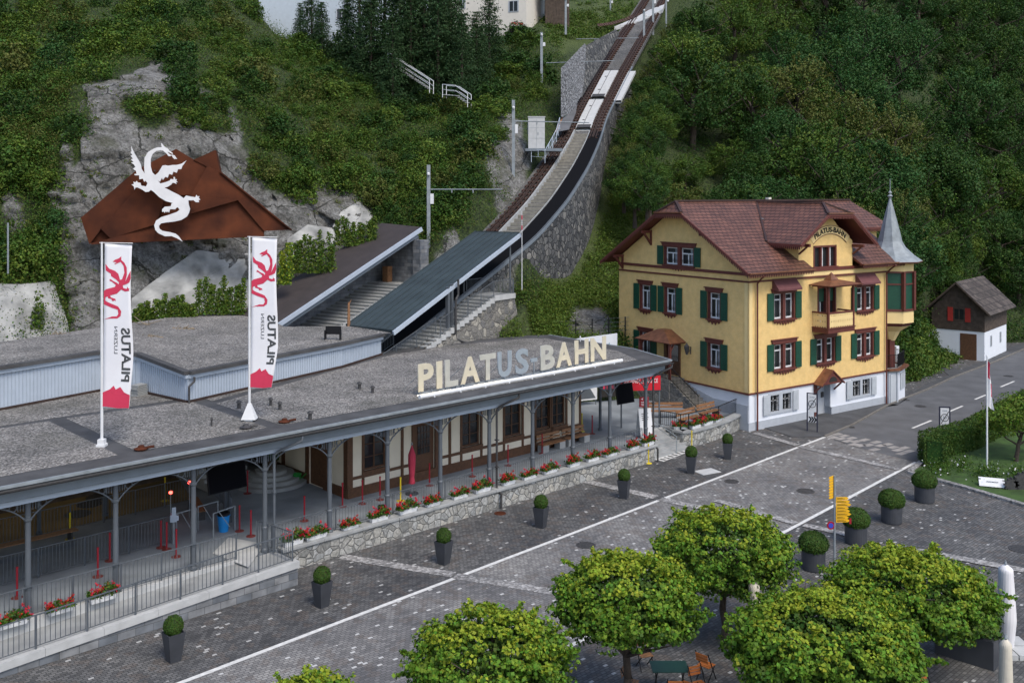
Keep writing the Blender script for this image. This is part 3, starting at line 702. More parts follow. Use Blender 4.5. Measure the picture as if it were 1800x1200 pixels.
# ------------------------------------------------------------------ railings
def railing(label, pts, h=1.0, step=.14, r=.012, m=None, group=None, cat='railing', low=.1, post=1.6, curls=False, name='railing'):
    m = m or M['steel']; base = Vector(pts[0]); t = thing(name, label, cat, base, group=group)
    P = [Vector(p) - base for p in pts]; hr = MB(); bl = MB(); PP = []; cu = MB()
    for a, b in zip(P, P[1:]):
        up = Vector((0, 0, h)); hr.bar(a + up, b + up, .045, .035); hr.bar(a + Vector((0, 0, low)), b + Vector((0, 0, low)), .03, .02)
        Ln = (b - a).length; n = max(1, int(Ln / step))
        for i in range(n + 1):
            p = a.lerp(b, i / n); bl.bar(p + Vector((0, 0, low)), p + Vector((0, 0, h - .015)), r * 1.6)
            if curls and i < n:
                q = a.lerp(b, (i + .5) / n); w = (b - a).normalized() * step * .5
                cu.bar(p + Vector((0, 0, h - .16)), q + Vector((0, 0, h - .05)), r * 1.3); cu.bar(q + Vector((0, 0, h - .05)), q + w + Vector((0, 0, h - .16)), r * 1.3)
        k = max(1, round(Ln / post))
        for i in range(k + 1):
            if i < k or b is P[-1]: PP.append(a.lerp(b, i / k))
    hr.build('handrail', m, t); bl.build('balusters', m, t); p0 = MB().bar((0, 0, 0), (0, 0, h + .012), .052).build('post', m, t)
    p0.location = PP[0]
    for p in PP[1:]: c = p0.copy(); COL.objects.link(c); c.parent = t; c.location = p
    if curls: cu.build('scrollwork', m, t)
    return t
def SW(a, b, z=0): return FS.w(a, b, z)

# ------------------------------------------------------------------ terrace with rubble wall, ramp, steps
PZ = .85
t = thing('terrace', 'long raised station terrace with a rubble stone front wall and grey coping', 'terrace', FS.o, FS.rz)
MB().box(-22.75, .72, .02, .4, -.3, .80).build('rubble_wall', M['rubble'], t)
mb = MB(); g = random.Random(5)
x = -22.8
while x < .9:
    w = min(1.9, .95 - x); mb.box(x + .004, x + w - .004, -.07 + g.uniform(-.01, .01), .5, .80, .93 + g.uniform(-.004, .004)); x += w
mb.build('coping', M['concrete'], t, bevel=.02)
mb = MB(); mb.zprism([(-45, .4), (.72, .4), (3.1, 2.42), (4.5, 2.42), (5.6, 2.0), (11.3, 1.5), (13.5, 3.6), (7, 14), (-12, 14), (-45, 14)], -.2, PZ); mb.build('floor', M['floor'], t)
mb = MB(); mb.sheet([(-45, 8.7, PZ + .01), (-22.4, 8.7, PZ + .01), (-21, 13.9, PZ + .01), (-45, 13.9, PZ + .01)]); mb.build('lit_hall_floor', M['floor_lamplit'], t)
# ramp
t = thing('wheelchair_ramp', 'sloping ramp with a pale coping over grey ashlar and a slatted railing', 'ramp', FS.o, FS.rz)
def rz_(s): return .93 - max(0, -23.3 - s) * .0455
mb = MB(); mb.prism([(-23.2, -1.44, -.3), (-45, -1.44, -.3), (-45, -1.44, max(.0, rz_(-45) - .24)), (-23.2, -1.44, .70)], (0, .22, 0)); mb.prism([(-23.2, -1.44, -.3), (-22.98, -1.44, -.3), (-22.98, .3, -.3), (-23.2, .3, -.3)], (0, 0, 1.0)); mb.build('ashlar_wall', M['ashlar'], t)
mb = MB()
for i in range(12):
    a = -22.93 - i * 1.85; b = a - 1.84; mb.prism([(a, -1.5, rz_(a) - .25), (b, -1.5, rz_(b) - .25), (b, -1.5, rz_(b)), (a, -1.5, rz_(a))], (0, .34, 0))
mb.build('coping', M['concrete_l'], t)
mb = MB(); mb.prism([(-22.95, -1.16, .2), (-45, -1.16, -.6), (-45, -1.16, rz_(-45) - .06), (-26, -1.16, rz_(-26) - .05), (-22.95, -1.16, .85)], (0, 1.45, 0)); mb.build('slope', M['concrete'], t)
mb = MB(); mb.box(-45, -24.5, .29, .62, .1, .875); mb.build('kerb', M['concrete_l'], t)
MB().prism([(-24.6, -.6, .87), (-22.9, 1.2, .87), (-23.6, 2.9, .87), (-24.9, 1.7, .87)], (0, 0, .012)).build('pale_threshold', M['concrete_l'], t)
railing('long grey slatted railing along the outer edge of the ramp', [SW(-23.12, -1.3, .93), SW(-26, -1.3, rz_(-26)), SW(-34, -1.3, rz_(-34)), SW(-44, -1.3, rz_(-44))], 1.08, .155, .012, group=None)
railing('grey slatted railing across the head of the ramp by the first flower box', [SW(-23.12, -1.3, .93), SW(-23.2, 0, .9), SW(-23.35, 1.0, .88)], 1.08, .13)
railing('grey slatted railing between the columns along the inner edge of the ramp', [SW(-24.55, .45, .87), SW(-29.0, .45, .87), SW(-34.0, .45, .87), SW(-44, .45, .87)], 1.02, .145)
railing('grey slatted barrier railing at the back of the queue lanes near the yellow post', [SW(-44, 8.3, PZ), SW(-28, 8.3, PZ), SW(-25.2, 8.4, PZ), SW(-22.5, 8.5, PZ)], 1.1, .13, m=M['steel'])
railing('grey slatted barrier railing through the middle of the queue lanes', [SW(-44, 3.75, PZ), SW(-29, 3.9, PZ), SW(-25.6, 4.0, PZ)], 1.1, .13)
railing('grey slatted railing ending beside the blue bin', [SW(-21.4, 8.8, PZ), SW(-22.0, 6.0, PZ), SW(-22.6, 4.6, PZ)], 1.05, .13)
railing('filigree grey iron railing along the terrace coping behind the geranium boxes', [SW(-22.9, .62, PZ + .04), SW(-11, .62, PZ + .04), SW(.35, .62, PZ + .04)], .92, .15, .007, curls=True, post=2.92, name='iron_railing')
# steps down to the square
t = thing('entrance_steps', 'grey stone steps from the square up to the terrace with a thin steel handrail', 'steps', FS.o, FS.rz)
mb = MB(); A0, B0 = Vector((.98, .25)), Vector((4.35, .25)); A1, B1 = Vector((1.2, 2.35)), Vector((4.6, 2.35))
for i in range(6):
    f0, f1 = i / 6, (i + 1) / 6
    mb.zprism([A0.lerp(A1, f0), B0.lerp(B1, f0), B1, A1], -.1 if i == 0 else PZ * i / 6 - .002, PZ * (i + 1) / 6 - .001)
mb.build('treads', M['concrete'], t)
mb = MB(); mb.zprism([(1.15, 2.33), (4.6, 2.33), (4.6, 2.6), (1.15, 2.6)], PZ - .02, PZ + .012); mb.build('pale_top_edge', M['concrete_l'], t)
mb = MB(); mb.path([(2.9, .15, 0), (2.9, .15, 1.0), (2.9, .25, 1.03), (2.9, 2.4, 1.85), (2.9, 2.9, 1.85)], .025, 8); mb.path([(2.9, .3, .8), (2.9, 2.4, 1.6)], .018); mb.bar((2.9, 2.6, PZ), (2.9, 2.6, 1.85), .04)
mb.build('handrail', M['zinc'], t)
p0 = FS.l(gz(1152, 812)); mb = MB(); a = Vector((1.0, -.38)); b = Vector((4.35, -.02)); d = (b - a).normalized(); n = Vector((-d.y, d.x))
Ls = (b - a).length
mb.sheet([(*(a + n * 0), .018), (*(b + n * 0), .018), (*(b + n * .07), .018), (*(a + n * .07), .018)]); mb.sheet([(*(a + n * .45), .018), (*(b + n * .45), .018), (*(b + n * .6), .018), (*(a + n * .6), .018)])
for i in range(8):
    q = a + d * (i + .1) / 8 * Ls; q2 = a + d * (i + .58) / 8 * Ls
    mb.sheet([(*(q + n * .07), .018), (*(q2 + n * .07), .018), (*(q2 + n * .45), .018), (*(q + n * .45), .018)])
o = mb.build('step_marking', M['white_line'], loc=FS.o, rz=FS.rz); tag(o, kind='structure')
# second terrace in front of the yellow house
t = thing('house_terrace', 'small rounded terrace with a rubble wall below the black railing by the yellow house', 'terrace', FS.o, FS.rz)
WP = [(4.45, 2.2), (4.2, 1.4), (4.3, .75), (4.9, .45), (6.9, .42), (9.0, .62), (11.3, 1.15)]
mb = MB(); cp = MB()
for a, b in zip(WP, WP[1:]):
    a, b = Vector(a), Vector(b); d = (b - a).normalized(); n = Vector((-d.y, d.x))
    mb.zprism([a, b, b + n * .4, a + n * .4], -.3, .84); cp.zprism([a - n * .08 - d * .03, b - n * .08 + d * .03, b + n * .5, a + n * .5], .84, .97)
mb.build('rubble_wall', M['rubble'], t); cp.build('coping', M['concrete'], t)
railing('black wrought iron railing on the rounded terrace beside the yellow house', [SW(4.45, 2.5, .97), SW(4.55, 1.1, .97), SW(5.0, .85, .97), SW(8, .8, .97), SW(11.0, 1.35, .97)], .9, .13, .011, m=M['black'], curls=False, name='iron_railing', post=3)

# ------------------------------------------------------------------ station building
st = thing('station_building', 'low station building with a long gravel roof on slim iron columns and timbered cream walls', 'station', FS.o, FS.rz)
RZ = 5.62
RE = [FS.px(px, py, RZ) for px, py in ((1173, 630), (1113, 612), (965, 588), (922, 589), (780, 602))]
RP = [(-45, -.3), (RE[0].x - .1, -.3), *[(v.x, v.y) for v in RE[1:]], (-8.7, 13.2), (-45, 13.2)]
E0, E1, E2 = RE[0].x - .1, RE[1], RE[2]
mb = MB(); mb.zprism(RP, RZ - .16, RZ - .02, 0); mb.build('roof', M['membrane'], st)
def clip(pts, z, m, name, kind=None):
    o = MB().sheet([(p[0], p[1], z) for p in pts]).build(name, m, st); return o
clip([(-45, .95), (-28.9, .95), (-28.9, 8.2), (-45, 8.2)], RZ - .012, M['gravel'], 'gravel_field')
clip([(-28.2, .95), (-22.9, .95), (-22.9, 8.0), (-28.2, 8.2)], RZ - .012, M['gravel'], 'gravel_field')
clip([(-22.3, .95), (E0 - 1.4, .95), (E1.x - 1.4, E1.y), (E2.x - 1.3, E2.y - 1), (RE[3].x - .9, RE[3].y - 1.1), (RE[4].x, RE[4].y - 1.2), (-8.5, 12.0), (-22.3, 6.6)], RZ - .012, M['gravel'], 'gravel_field')
clip([(-45, 8.6), (-22.6, 8.6), (-22.6, 13), (-45, 13)], RZ - .012, M['gravel'], 'gravel_field')
clip([(-22.2, 7.2), (-9, 12.5), (-9, 13), (-22, 12)], RZ - .012, M['gravel'], 'gravel_field')
mb = MB(); mb.box(-45, E0 + .05, -.36, -.24, RZ - .10, RZ - .005); mb.bar((E0, -.3, RZ - .05), (E1.x, E1.y, RZ - .05), .12, .1); mb.bar((E1.x, E1.y, RZ - .05), (E2.x, E2.y, RZ - .05), .12, .1); mb.build('roof_edge', M['zinc'], st)
mb = MB(); n = 14
for s0, s1 in ((-45, E0),):
    vs = []; k = 9
    for s in (s0, s1):
        for i in range(k): a = pi + pi * i / (k - 1); vs.append((s, -.42 + .11 * cos(a), RZ - .13 + .11 * sin(a)))
    mb.add(vs, [(i, i + 1, k + i + 1, k + i) for i in range(k - 1)])
mb.build('gutter', M['iron'], st)
mb = MB(); mb.box(-45, 1.6, -.02, .12, 4.99, 5.30); mb.bar((1.6, .05, 5.145), (E1.x - .4, 4.8, 5.145), .14, .31); mb.build('fascia', M['steel_m'], st)
mb = MB(); mb.box(-45, 1.7, .0, 4, 5.34, RZ - .17); mb.build('eaves_board', M['iron'], st)
mb = MB(); mb.box(-45, 1.7, -.10, .0, 5.30, 5.345); mb.box(-45, 1.4, .26, .5, 4.74, 4.90); mb.bar((1.65, -.04, 5.32), (E1.x - .35, 4.8, 5.32), .1, .045); mb.build('pale_beam', M['steel_l'], st)
mb = MB(); mb.box(-45, 1.6, .12, 13.1, 5.0, 5.26); mb.build('ceiling', M['steel_m'], st)
COLS = [-37.9, -34.97, -32.05, -29.13, -26.22, -23.3, -20.31, -17.35, -14.37, -11.35, -8.44, -5.49, -2.57, .5]
def column_mb(z0, z1, r=.10):
    mb = MB(); mb.lathe([(r * 1.5, 0), (r * 1.5, .12), (r * 1.15, .18), (r * 1.1, .9), (r * 1.28, .93), (r * 1.28, .99), (r, 1.03), (r * .92, z1 - z0 - .75), (r * 1.35, z1 - z0 - .70), (r * 1.35, z1 - z0 - .63), (r * .95, z1 - z0 - .6), (r * .95, z1 - z0)], n=14, z0=z0); return mb
def bracket_mb(z1):
    mb = MB()
    for sg in (-1, 1):
        pts = []
        for i in range(11):
            a = radians(35 + 55 * i / 10); pts.append((sg * (.1 + 1.36 * (1 - cos(a) / cos(radians(35)))), 0, z1 - .66 + .64 * (sin(a) - sin(radians(35))) / (1 - sin(radians(35)))))
        for a, b in zip(pts, pts[1:]): mb.bar(a, b, .05, .045)
        c = Vector((sg * .47, 0, z1 - .19))
        for k in range(14):
            a0, a1 = 2 * pi * k / 14, 2 * pi * (k + 1) / 14
            mb.bar(c + Vector((cos(a0) * .12, 0, sin(a0) * .12)), c + Vector((cos(a1) * .12, 0, sin(a1) * .12)), .035, .03)
        for x in (.15, .24, .32): mb.bar((sg * x, 0, z1), (sg * x, 0, z1 - .38 + .1 * x), .025, .03)
        mb.bar((sg * .08, 0, z1 - .015), (sg * 1.42, 0, z1 - .015), .04, .03)
    return mb
cproto = column_mb(PZ, 4.78).build('column', M['steel'], st, loc=(COLS[0], .6, 0), smooth=False)
bproto = bracket_mb(4.76).build('bracket', M['steel'], cproto)
for s in COLS[1:]:
    c = cproto.copy(); COL.objects.link(c); c.parent = st; c.location = (s, .6 - (.12 if s > -25 else 0), 0)
    b = bproto.copy(); COL.objects.link(b); b.parent = c
for a, b in [(-34, 8.7), (-29.1, 8.77), (-26.2, 9.2), (-22.31, 5.7), (1.28, 4.57), (-20, 9.6)]:
    c = MB().lathe([(.13, 0), (.13, .1), (.09, .14), (.085, 4.2)], n=12, z0=PZ).build('column', M['steel'], st, loc=(a, b, 0))
# downpipes in front of the columns
for s, dz in ((-23.05, .0), (-11.12, 0), (.82, 0)):
    mb = MB(); q = Vector((s, -.42, RZ - .2)); mb.path([q + Vector((.9, 0, 0)), q + Vector((.88, 0, -.22)), q + Vector((.12, .55, -.62)), q + Vector((0, .62, -.75)), Vector((s, .2, .95)), Vector((s, -.12 if s > -20 else .2, .7)), Vector((s, -.12 if s > -20 else .2, .0))], .055, 9)
    for z in (3.2, 1.9): mb.box(s - .075, s + .075, .1, .28, z, z + .04)
    mb.build('downpipe', M['iron'] if s > -20 else M['steel'], st)
# timbered walls
def cells(mb, x0, x1, z0, z1, holes, y, th=0.0, m=0, depth=.18, f=None, rm=None):
    """wall sheet at local y with rectangular holes and their reveals; f maps (x, y, z) to the frame"""
    f = f or (lambda a, b, c: (a, b, c)); xs = sorted({x0, x1, *[h[0] for h in holes], *[h[1] for h in holes]}); zs = sorted({z0, z1, *[h[2] for h in holes], *[h[3] for h in holes]})
    for a, b in zip(xs, xs[1:]):
        for c, d in zip(zs, zs[1:]):
            mx, mz = (a + b) / 2, (c + d) / 2
            if any(h[0] < mx < h[1] and h[2] < mz < h[3] for h in holes): continue
            mb.add([f(a, y, c), f(b, y, c), f(b, y, d), f(a, y, d)], [(0, 1, 2, 3)], m)
    for a, b, c, d in [h[:4] for h in holes]:
        k = m if rm is None else rm
        for p, q in (((a, c), (b, c)), ((b, c), (b, d)), ((b, d), (a, d)), ((a, d), (a, c))):
            mb.add([f(p[0], y, p[1]), f(q[0], y, q[1]), f(q[0], y + depth, q[1]), f(p[0], y + depth, p[1])], [(0, 1, 2, 3)], k)
WY = 3.9
WINS = [(-16.2, -14.9), (-10.15, -8.9), (-7.16, -5.9), (-4.8, -3.65), (-3.6, -2.44)]
holes = [(a, b, 1.93, 4.35) for a, b in WINS] + [(-13.2, -11.95, PZ + .02, 4.4)]
mb = MB(); cells(mb, -17.1, -1.2, PZ - .1, 5.0, holes, WY)
cells(mb, 3.9, 12.5, PZ - .1, 5.0, [(5.9, 7.2, PZ + .02, 3.4)], 0, f=lambda a, b, c: (-17.1 + b, a, c))
mb.add([(-1.2, 3.9, PZ - .1), (-1.2, 12.5, PZ - .1), (-1.2, 12.5, 5), (-1.2, 3.9, 5)], [(0, 1, 2, 3)]); mb.add([(-1.2, 12.5, PZ - .1), (-17.1, 12.5, PZ - .1), (-17.1, 12.5, 5), (-1.2, 12.5, 5)], [(0, 1, 2, 3)])
mb.build('wall', M['cream'], st)
mb = MB(); y0, y1 = WY - .045, WY + .03
mb.box(-17.16, -1.14, WY - .09, WY + .02, PZ, 1.30)
def zrow(z0, z1, x0=-17.1, x1=-1.2):
    segs = []; x = x0
    for h in sorted(holes):
        if h[2] < z1 and h[3] > z0: segs.append((x, h[0])); x = h[1]
    segs.append((x, x1)); return segs
for a, b in zrow(1.66, 1.80): mb.box(a, b, y0, y1, 1.66, 1.80)
for x in [-17.16, -14.05, -11.05, -1.32]: mb.box(x, x + (.3 if x < -17 else .14), y0 - .01, y1, 1.3, 4.95)
for x in (-8.0, -5.3): pass
for a, b in WINS: 
    for x in (a - .13, b): mb.box(x, x + .13, y0 - .005, y1, 1.3, 4.9)
    mb.box(a - .13, b + .13, y0 - .05, y1, 1.80, 1.95)
for x in (-13.4, -11.95): mb.box(x, x + .2, y0 - .03, y1, 1.3 if 0 else PZ, 4.9)
for yy in (3.9, 5.6, 7.25, 9.5): mb.box(-17.16, -17.07, yy, yy + .28, 1.3, 4.95)
mb.box(-17.19, -17.05, 3.9, 5.88, PZ, 1.3); mb.box(-17.19, -17.05, 7.22, 12.5, PZ, 1.3)
for yy in (3.9, 9.5): mb.box(-1.25, -1.14, yy, yy + .25, 1.3, 4.95)
mb.box(-1.24, -1.12, 3.9, 12.5, PZ, 1.3); mb.box(-1.23, -1.14, 3.9, 12.5, 1.66, 1.8)
mb.build('timber_framing', M['timber'], st)
def window_part(par, a, b, c, d, y, fm, gm=None, fw=.07, bars=(2, 3), f=None, name='window', depth=.0, transom=None):
    f = f or (lambda a, b, c: (a, b, c)); fr = MB()
    def bx(x0, x1, z0, z1, yy0, yy1):
        v = [f(x, yy, z) for z in (z0, z1) for yy in (yy0, yy1) for x in (x0, x1)]
        fr.add(v, [(0, 2, 3, 1), (4, 5, 7, 6), (0, 1, 5, 4), (2, 6, 7, 3), (0, 4, 6, 2), (1, 3, 7, 5)])
    y0, y1 = y - .04, y + .03
    bx(a, a + fw, c, d, y0, y1); bx(b - fw, b, c, d, y0, y1); bx(a, b, c, c + fw, y0 - .005, y1); bx(a, b, d - fw, d, y0 - .005, y1)
    for i in range(1, bars[0]): x = a + (b - a) * i / bars[0]; bx(x - fw * .35, x + fw * .35, c, d, y0 + .01, y1)
    for j in range(1, bars[1]): z = c + (d - c) * j / bars[1]; bx(a, b, z - .015, z + .015, y0 + .02, y1)
    if transom: bx(a, b, transom - .05, transom + .05, y0 - .01, y1)
    o = fr.build(name, fm, par); gb = MB(); gb.add([f(a, y + .01, c), f(b, y + .01, c), f(b, y + .01, d), f(a, y + .01, d)], [(0, 1, 2, 3)]); gb.build('pane', gm or M['glass'], o); return o
for a, b in WINS: window_part(st, a, b, 1.95, 4.35, WY + .14, M['timber'], fw=.09, bars=(2, 4), transom=3.72)
mb = MB(); mb.box(-13.2, -11.95, WY + .10, WY + .16, PZ + .02, 3.75); mb.box(-13.2, -11.95, WY + .06, WY + .18, 3.72, 3.85)
dd = mb.build('door', M['timber'], st); mb = MB(); mb.box(-12.95, -12.2, WY + .075, WY + .1, 2.1, 3.5); mb.box(-12.95, -12.2, WY + .08, WY + .1, 3.9, 4.35); mb.build('pane', M['glass'], dd)
mb = MB()
for i in range(1, 4): x = -12.95 + .75 * i / 4; mb.box(x - .01, x + .01, WY + .06, WY + .078, 2.1, 3.5)
for i in range(0, 5): z = 2.1 + 1.4 * i / 4; mb.box(-12.97, -12.18, WY + .058, WY + .077, z - .012, z + .012)
mb.build('grille', M['timber'], dd)
MB().box(-17.05, -17.0, 5.9, 7.2, PZ + .02, 3.4).build('door', M['timber'], st)
# a lamp strip under the roof at the left hall
LM = bpy.data.materials.new('lamp_tube'); LM.use_nodes = True; LM.node_tree.nodes['Principled BSDF'].inputs['Emission Color'].default_value = (1, .86, .62, 1); LM.node_tree.nodes['Principled BSDF'].inputs['Emission Strength'].default_value = 9
for a in (-30.5, -26.5): MB().box(a - .6, a + .6, 11.2, 11.32, 4.86, 4.98).build('ceiling_lamp', LM, st)
LW = bpy.data.materials.new('cool_lamp'); LW.use_nodes = True; LW.node_tree.nodes['Principled BSDF'].inputs['Emission Color'].default_value = (.9, .95, 1, 1); LW.node_tree.nodes['Principled BSDF'].inputs['Emission Strength'].default_value = 4
MB().box(-20.6, -19.3, 6.4, 6.55, 4.86, 4.98).build('ceiling_lamp', LW, st)
# back wall of the hall and the slope of the stairs in the dark
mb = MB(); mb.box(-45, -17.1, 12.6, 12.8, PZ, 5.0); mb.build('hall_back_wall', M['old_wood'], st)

# ------------------------------------------------------------------ rear block with pale blue cladding
rb = thing('cladded_annex', 'flat roofed block with pale blue grey board walls rising behind the gravel roof', 'building', FS.o, FS.rz)
def ax(px, yb, yt): p = gz(px, yb, RZ); v = FS.l(p); return (v.x, v.y, HC - (yt - YH) / F * p.y)
A0 = ax(0, 720, 645); B, C_, D_, E_, F_ = ax(175, 686.7, 616.7), ax(246.7, 688, 621), ax(330, 706.7, 653), ax(600, 645, 602.5), ax(670, 623, 587)
A = (A0[0] * 4 - B[0] * 3, A0[1] * 4 - B[1] * 3, A0[2])
def sp(px, py, z): v = FS.px(px, py, z); return (v.x, v.y, z)
back = [sp(688, 585, 6.92), sp(617, 573, 6.95), sp(500, 574, 6.95), sp(437, 545, 7.15), sp(333, 553, 7.2), sp(233, 567, 7.3), sp(150, 579, 7.4), sp(0, 601, 7.4), (A[0], 16, 7.4)]
front = [A, B, C_, D_, E_, F_]
top = front + back
def off(poly, z): return [(p[0], p[1], p[2] + z) for p in poly]
mb = MB(); mb.sheet(off(top, .0)); mb.build('roof', M['gravel'], rb)
wl = MB(); bt = MB(); tr = MB(); fl = MB(); bs = MB()
for a, b in zip(front, front[1:]):
    a, b = Vector(a), Vector(b); d = (b - a); d.z = 0; Ln = d.length; d.normalize(); n = Vector((-d.y, d.x, 0))
    wl.add([(a.x, a.y, RZ - .1), (b.x, b.y, RZ - .1), (b.x, b.y, b.z - .15), (a.x, a.y, a.z - .15)], [(0, 1, 2, 3)])
    for i in range(int(Ln / .17)):
        p = a.lerp(b, (i + .5) * .17 / Ln); bt.bar((p.x - n.x * .012, p.y - n.y * .012, RZ), (p.x - n.x * .012, p.y - n.y * .012, p.z - .3), .03, .03)
    tr.bar(a + Vector((0, 0, -.22)) - n * .05, b + Vector((0, 0, -.22)) - n * .05 + d * .04, .16, .16)
    fl.bar(a + Vector((0, 0, -.04)) - n * .08, b + Vector((0, 0, -.04)) - n * .08 + d * .08, .34, .16)
    bs.bar(Vector((a.x, a.y, RZ + .02)) - n * .05, Vector((b.x, b.y, RZ + .02)) - n * .05, .10, .13)
wl.build('wall', M['steel_l'], rb); bt.build('wall_battens', mat('batten_paint', (.33, .385, .455), .5, var=.04), rb); tr.build('pale_fascia', M['steel_l'], rb); fl.build('roof_edge', M['membrane'], rb); bs.build('base_flashing', M['rustrail'], rb)
mb = MB(); q = Vector((D_[0] - .02, D_[1] - .18, 0)); mb.path([q + Vector((.25, 0, 6.75)), q + Vector((.25, 0, 6.55)), q + Vector((0, 0, 6.35)), q + Vector((0, 0, RZ))], .05, 8); mb.build('downpipe', M['iron'], rb)
# things lying on the roofs
def debris(px, py, z, label, seed, n=22, sc=.5):
    g = random.Random(seed); mb = MB(); p = gz(px, py, z)
    for i in range(n):
        a = g.uniform(0, 6.3); r = g.uniform(0, .55); c = Vector((cos(a) * r, sin(a) * r * .6, .03)); e = c + Vector((g.uniform(-1, 1), g.uniform(-1, 1), g.uniform(0, .6))) * sc * g.uniform(.3, 1)
        mb.tube(c, e, g.uniform(.01, .035), g.uniform(.006, .02), n=5)
    for i in range(9):
        a = g.uniform(0, 6.3); r = g.uniform(0, .7); s = g.uniform(.05, .14); mb.lathe([(s * .6, 0), (s, s * .4), (s * .5, s * .9)], (cos(a) * r, sin(a) * r * .5), n=6)
    o = mb.build('twig_pile', mat('dead_twigs', (.20, .16, .11), .95, var=.4), loc=p); tag(o, label, 'twig pile', 'piles of twigs and stones on the gravel roof')
debris(100, 590, 7.3, 'pile of twigs and pale stones on the annex roof near the mossy slab', 1)
debris(268, 594, 7.1, 'low pile of sticks and stones on the annex roof beside the first banner', 2)
debris(322, 579, 7.1, 'small heap of stones on the annex roof between the two banners', 3)
debris(250, 572, 7.2, 'fallen branches on the back edge of the annex roof below the vines', 4, 14, .9)
for k, (px, py, lb) in enumerate([(228, 672, 'stack of grey roof slabs against the annex wall behind the first banner'), (245, 690, 'wider stack of grey slabs on the gravel at the foot of the annex wall')]):
    mb = MB(); g = random.Random(k)
    for i in range(6 + k): mb.box(-.32 + g.uniform(-.04, .04), .32 + g.uniform(-.04, .04), -.2, .2, i * .075, i * .075 + .055)
    o = mb.build('slab_stack', M['concrete'], loc=gz(px, py + 4, RZ), rz=FS.rz + .4 * k); tag(o, lb, 'slab stack', 'stacks of slabs by the annex wall')
mb = MB(); mb.box(-.42, .42, -.08, .08, .28, .72); mb.box(-.36, .36, -.10, -.08, .33, .67); mb.box(-.45, -.40, -.25, .05, 0, .5); mb.box(.40, .45, -.25, .05, 0, .5)
o = mb.build('floodlight', M['black'], loc=gz(586, 596, 6.95), rz=-.1); tag(o, 'black floodlight standing on the annex roof edge near the stairs', 'floodlight')
mb = MB(); mb.lathe([(.10, 0), (.08, 1.0), (.06, 1.45)], n=7); mb.tube((0, 0, 1.3), (.15, .05, 1.6), .04, .02, n=5); o = mb.build('wooden_stake', M['bench'], loc=gz(613, 573, 6.95)); tag(o, 'short brown wooden stake at the corner of the annex roof by the steps', 'stake')
for px, py, lb, s in [(420, 717, 'small dark roof vent nearest the second banner', .08), (476, 712, 'small dark roof vent to the right of the second banner', .07), (492, 719, 'second small dark roof vent right of the second banner', .07), (545, 736, 'dark roof vent near the middle of the front roof edge', .08), (372, 748, 'thin dark pipe vent on the gravel between the banners', .035), (1020, 600, 'thin white vent pipe behind the roof letters', .03), (632, 683, 'dark roof vent left of the roof letters', .08), (655, 690, 'second dark roof vent left of the roof letters', .07)]:
    mb = MB(); mb.lathe([(s, 0), (s, .22), (s * 1.6, .24), (s * 1.2, .32), (.01, .35)], n=10); o = mb.build('roof_vent', M['iron'] if 'white' not in lb else M['white'], loc=gz(px, py, RZ)); tag(o, lb, 'roof vent', 'small vents on the gravel roof')
for px, py, lb in [(432, 752, 'dark box shaped roof fitting below the second banner foot'), (500, 742, 'rusty dish on the roof edge right of the second banner'), (248, 790, 'rusty dish on the roof edge right of the first banner')]:
    mb = MB(); mb.lathe([(.22, 0), (.26, .05), (.12, .1), (.1, .16), (.02, .17)], n=12); mb.tube((.2, 0, .08), (.45, .1, .1), .05, n=8); o = mb.build('roof_outlet', M['rust'] if 'rusty' in lb else M['iron'], loc=gz(px, py, RZ)); tag(o, lb, 'roof outlet', 'rain outlets along the front roof edge')

# ------------------------------------------------------------------ roof letters
def text_mesh(body, size=1.0, bold=0.0, extrude=.0, name='text'):
    cu = bpy.data.curves.new(name, 'FONT'); cu.body = body; cu.size = size; cu.offset = bold; cu.extrude = extrude; cu.resolution_u = 3
    o = bpy.data.objects.new(name, cu); COL.objects.link(o); bpy.context.view_layer.update()
    me = bpy.data.meshes.new_from_object(o.evaluated_get(bpy.context.evaluated_depsgraph_get())); bpy.data.objects.remove(o); bpy.data.curves.remove(cu); return me
def text_part(body, x0, x1, z0, z1, y, m, parent, depth=.06, name='lettering', f=None, bold=.02, lift=0):
    me = text_mesh(body, 1.0, bold, .5); co = np.empty(len(me.vertices) * 3); me.vertices.foreach_get('co', co); co = co.reshape(-1, 3)
    mn, mx = co.min(0), co.max(0); u = (co[:, 0] - mn[0]) / (mx[0] - mn[0]); v = (co[:, 1] - mn[1]) / max(1e-6, mx[1] - mn[1]); w = co[:, 2]
    out = []
    for a, b, c in zip(u, v, w):
        p = (x0 + (x1 - x0) * a, y - c * depth, z0 + (z1 - z0) * b); out.append(f(*p) if f else p)
    me.vertices.foreach_set('co', np.array(out, float).reshape(-1)); me.materials.clear(); me.materials.append(m); me.update(); me.name = name
    return obj_of(name, me, parent)
sg = thing('roof_sign', 'large free standing metal letters reading PILATUS-BAHN along the station roof edge', 'sign', FS.o, FS.rz)
LET = [('P', 735, 762, 0), ('I', 767, 777, 0), ('L', 782, 805, 1), ('A', 809, 843, 0), ('T', 843, 871, 1), ('U', 875, 899, 2), ('S', 906, 929, 2), ('-', 933, 944, 2), ('B', 950, 975, 1), ('A', 977, 1005, 0), ('H', 1010, 1034, 0), ('N', 1038, 1065, 0)]
M['letA'] = mat('lamplit_letter_metal', (.66, .60, .46), .45, metal=.25, var=.06); M['letB'] = mat('half_lit_letter_metal', (.54, .53, .47), .45, metal=.3, var=.08); M['letC'] = mat('unlit_letter_metal', (.36, .41, .45), .45, metal=.35, var=.08)  # one letter metal in three tints, glow of the light strips painted in
LY = 1.74
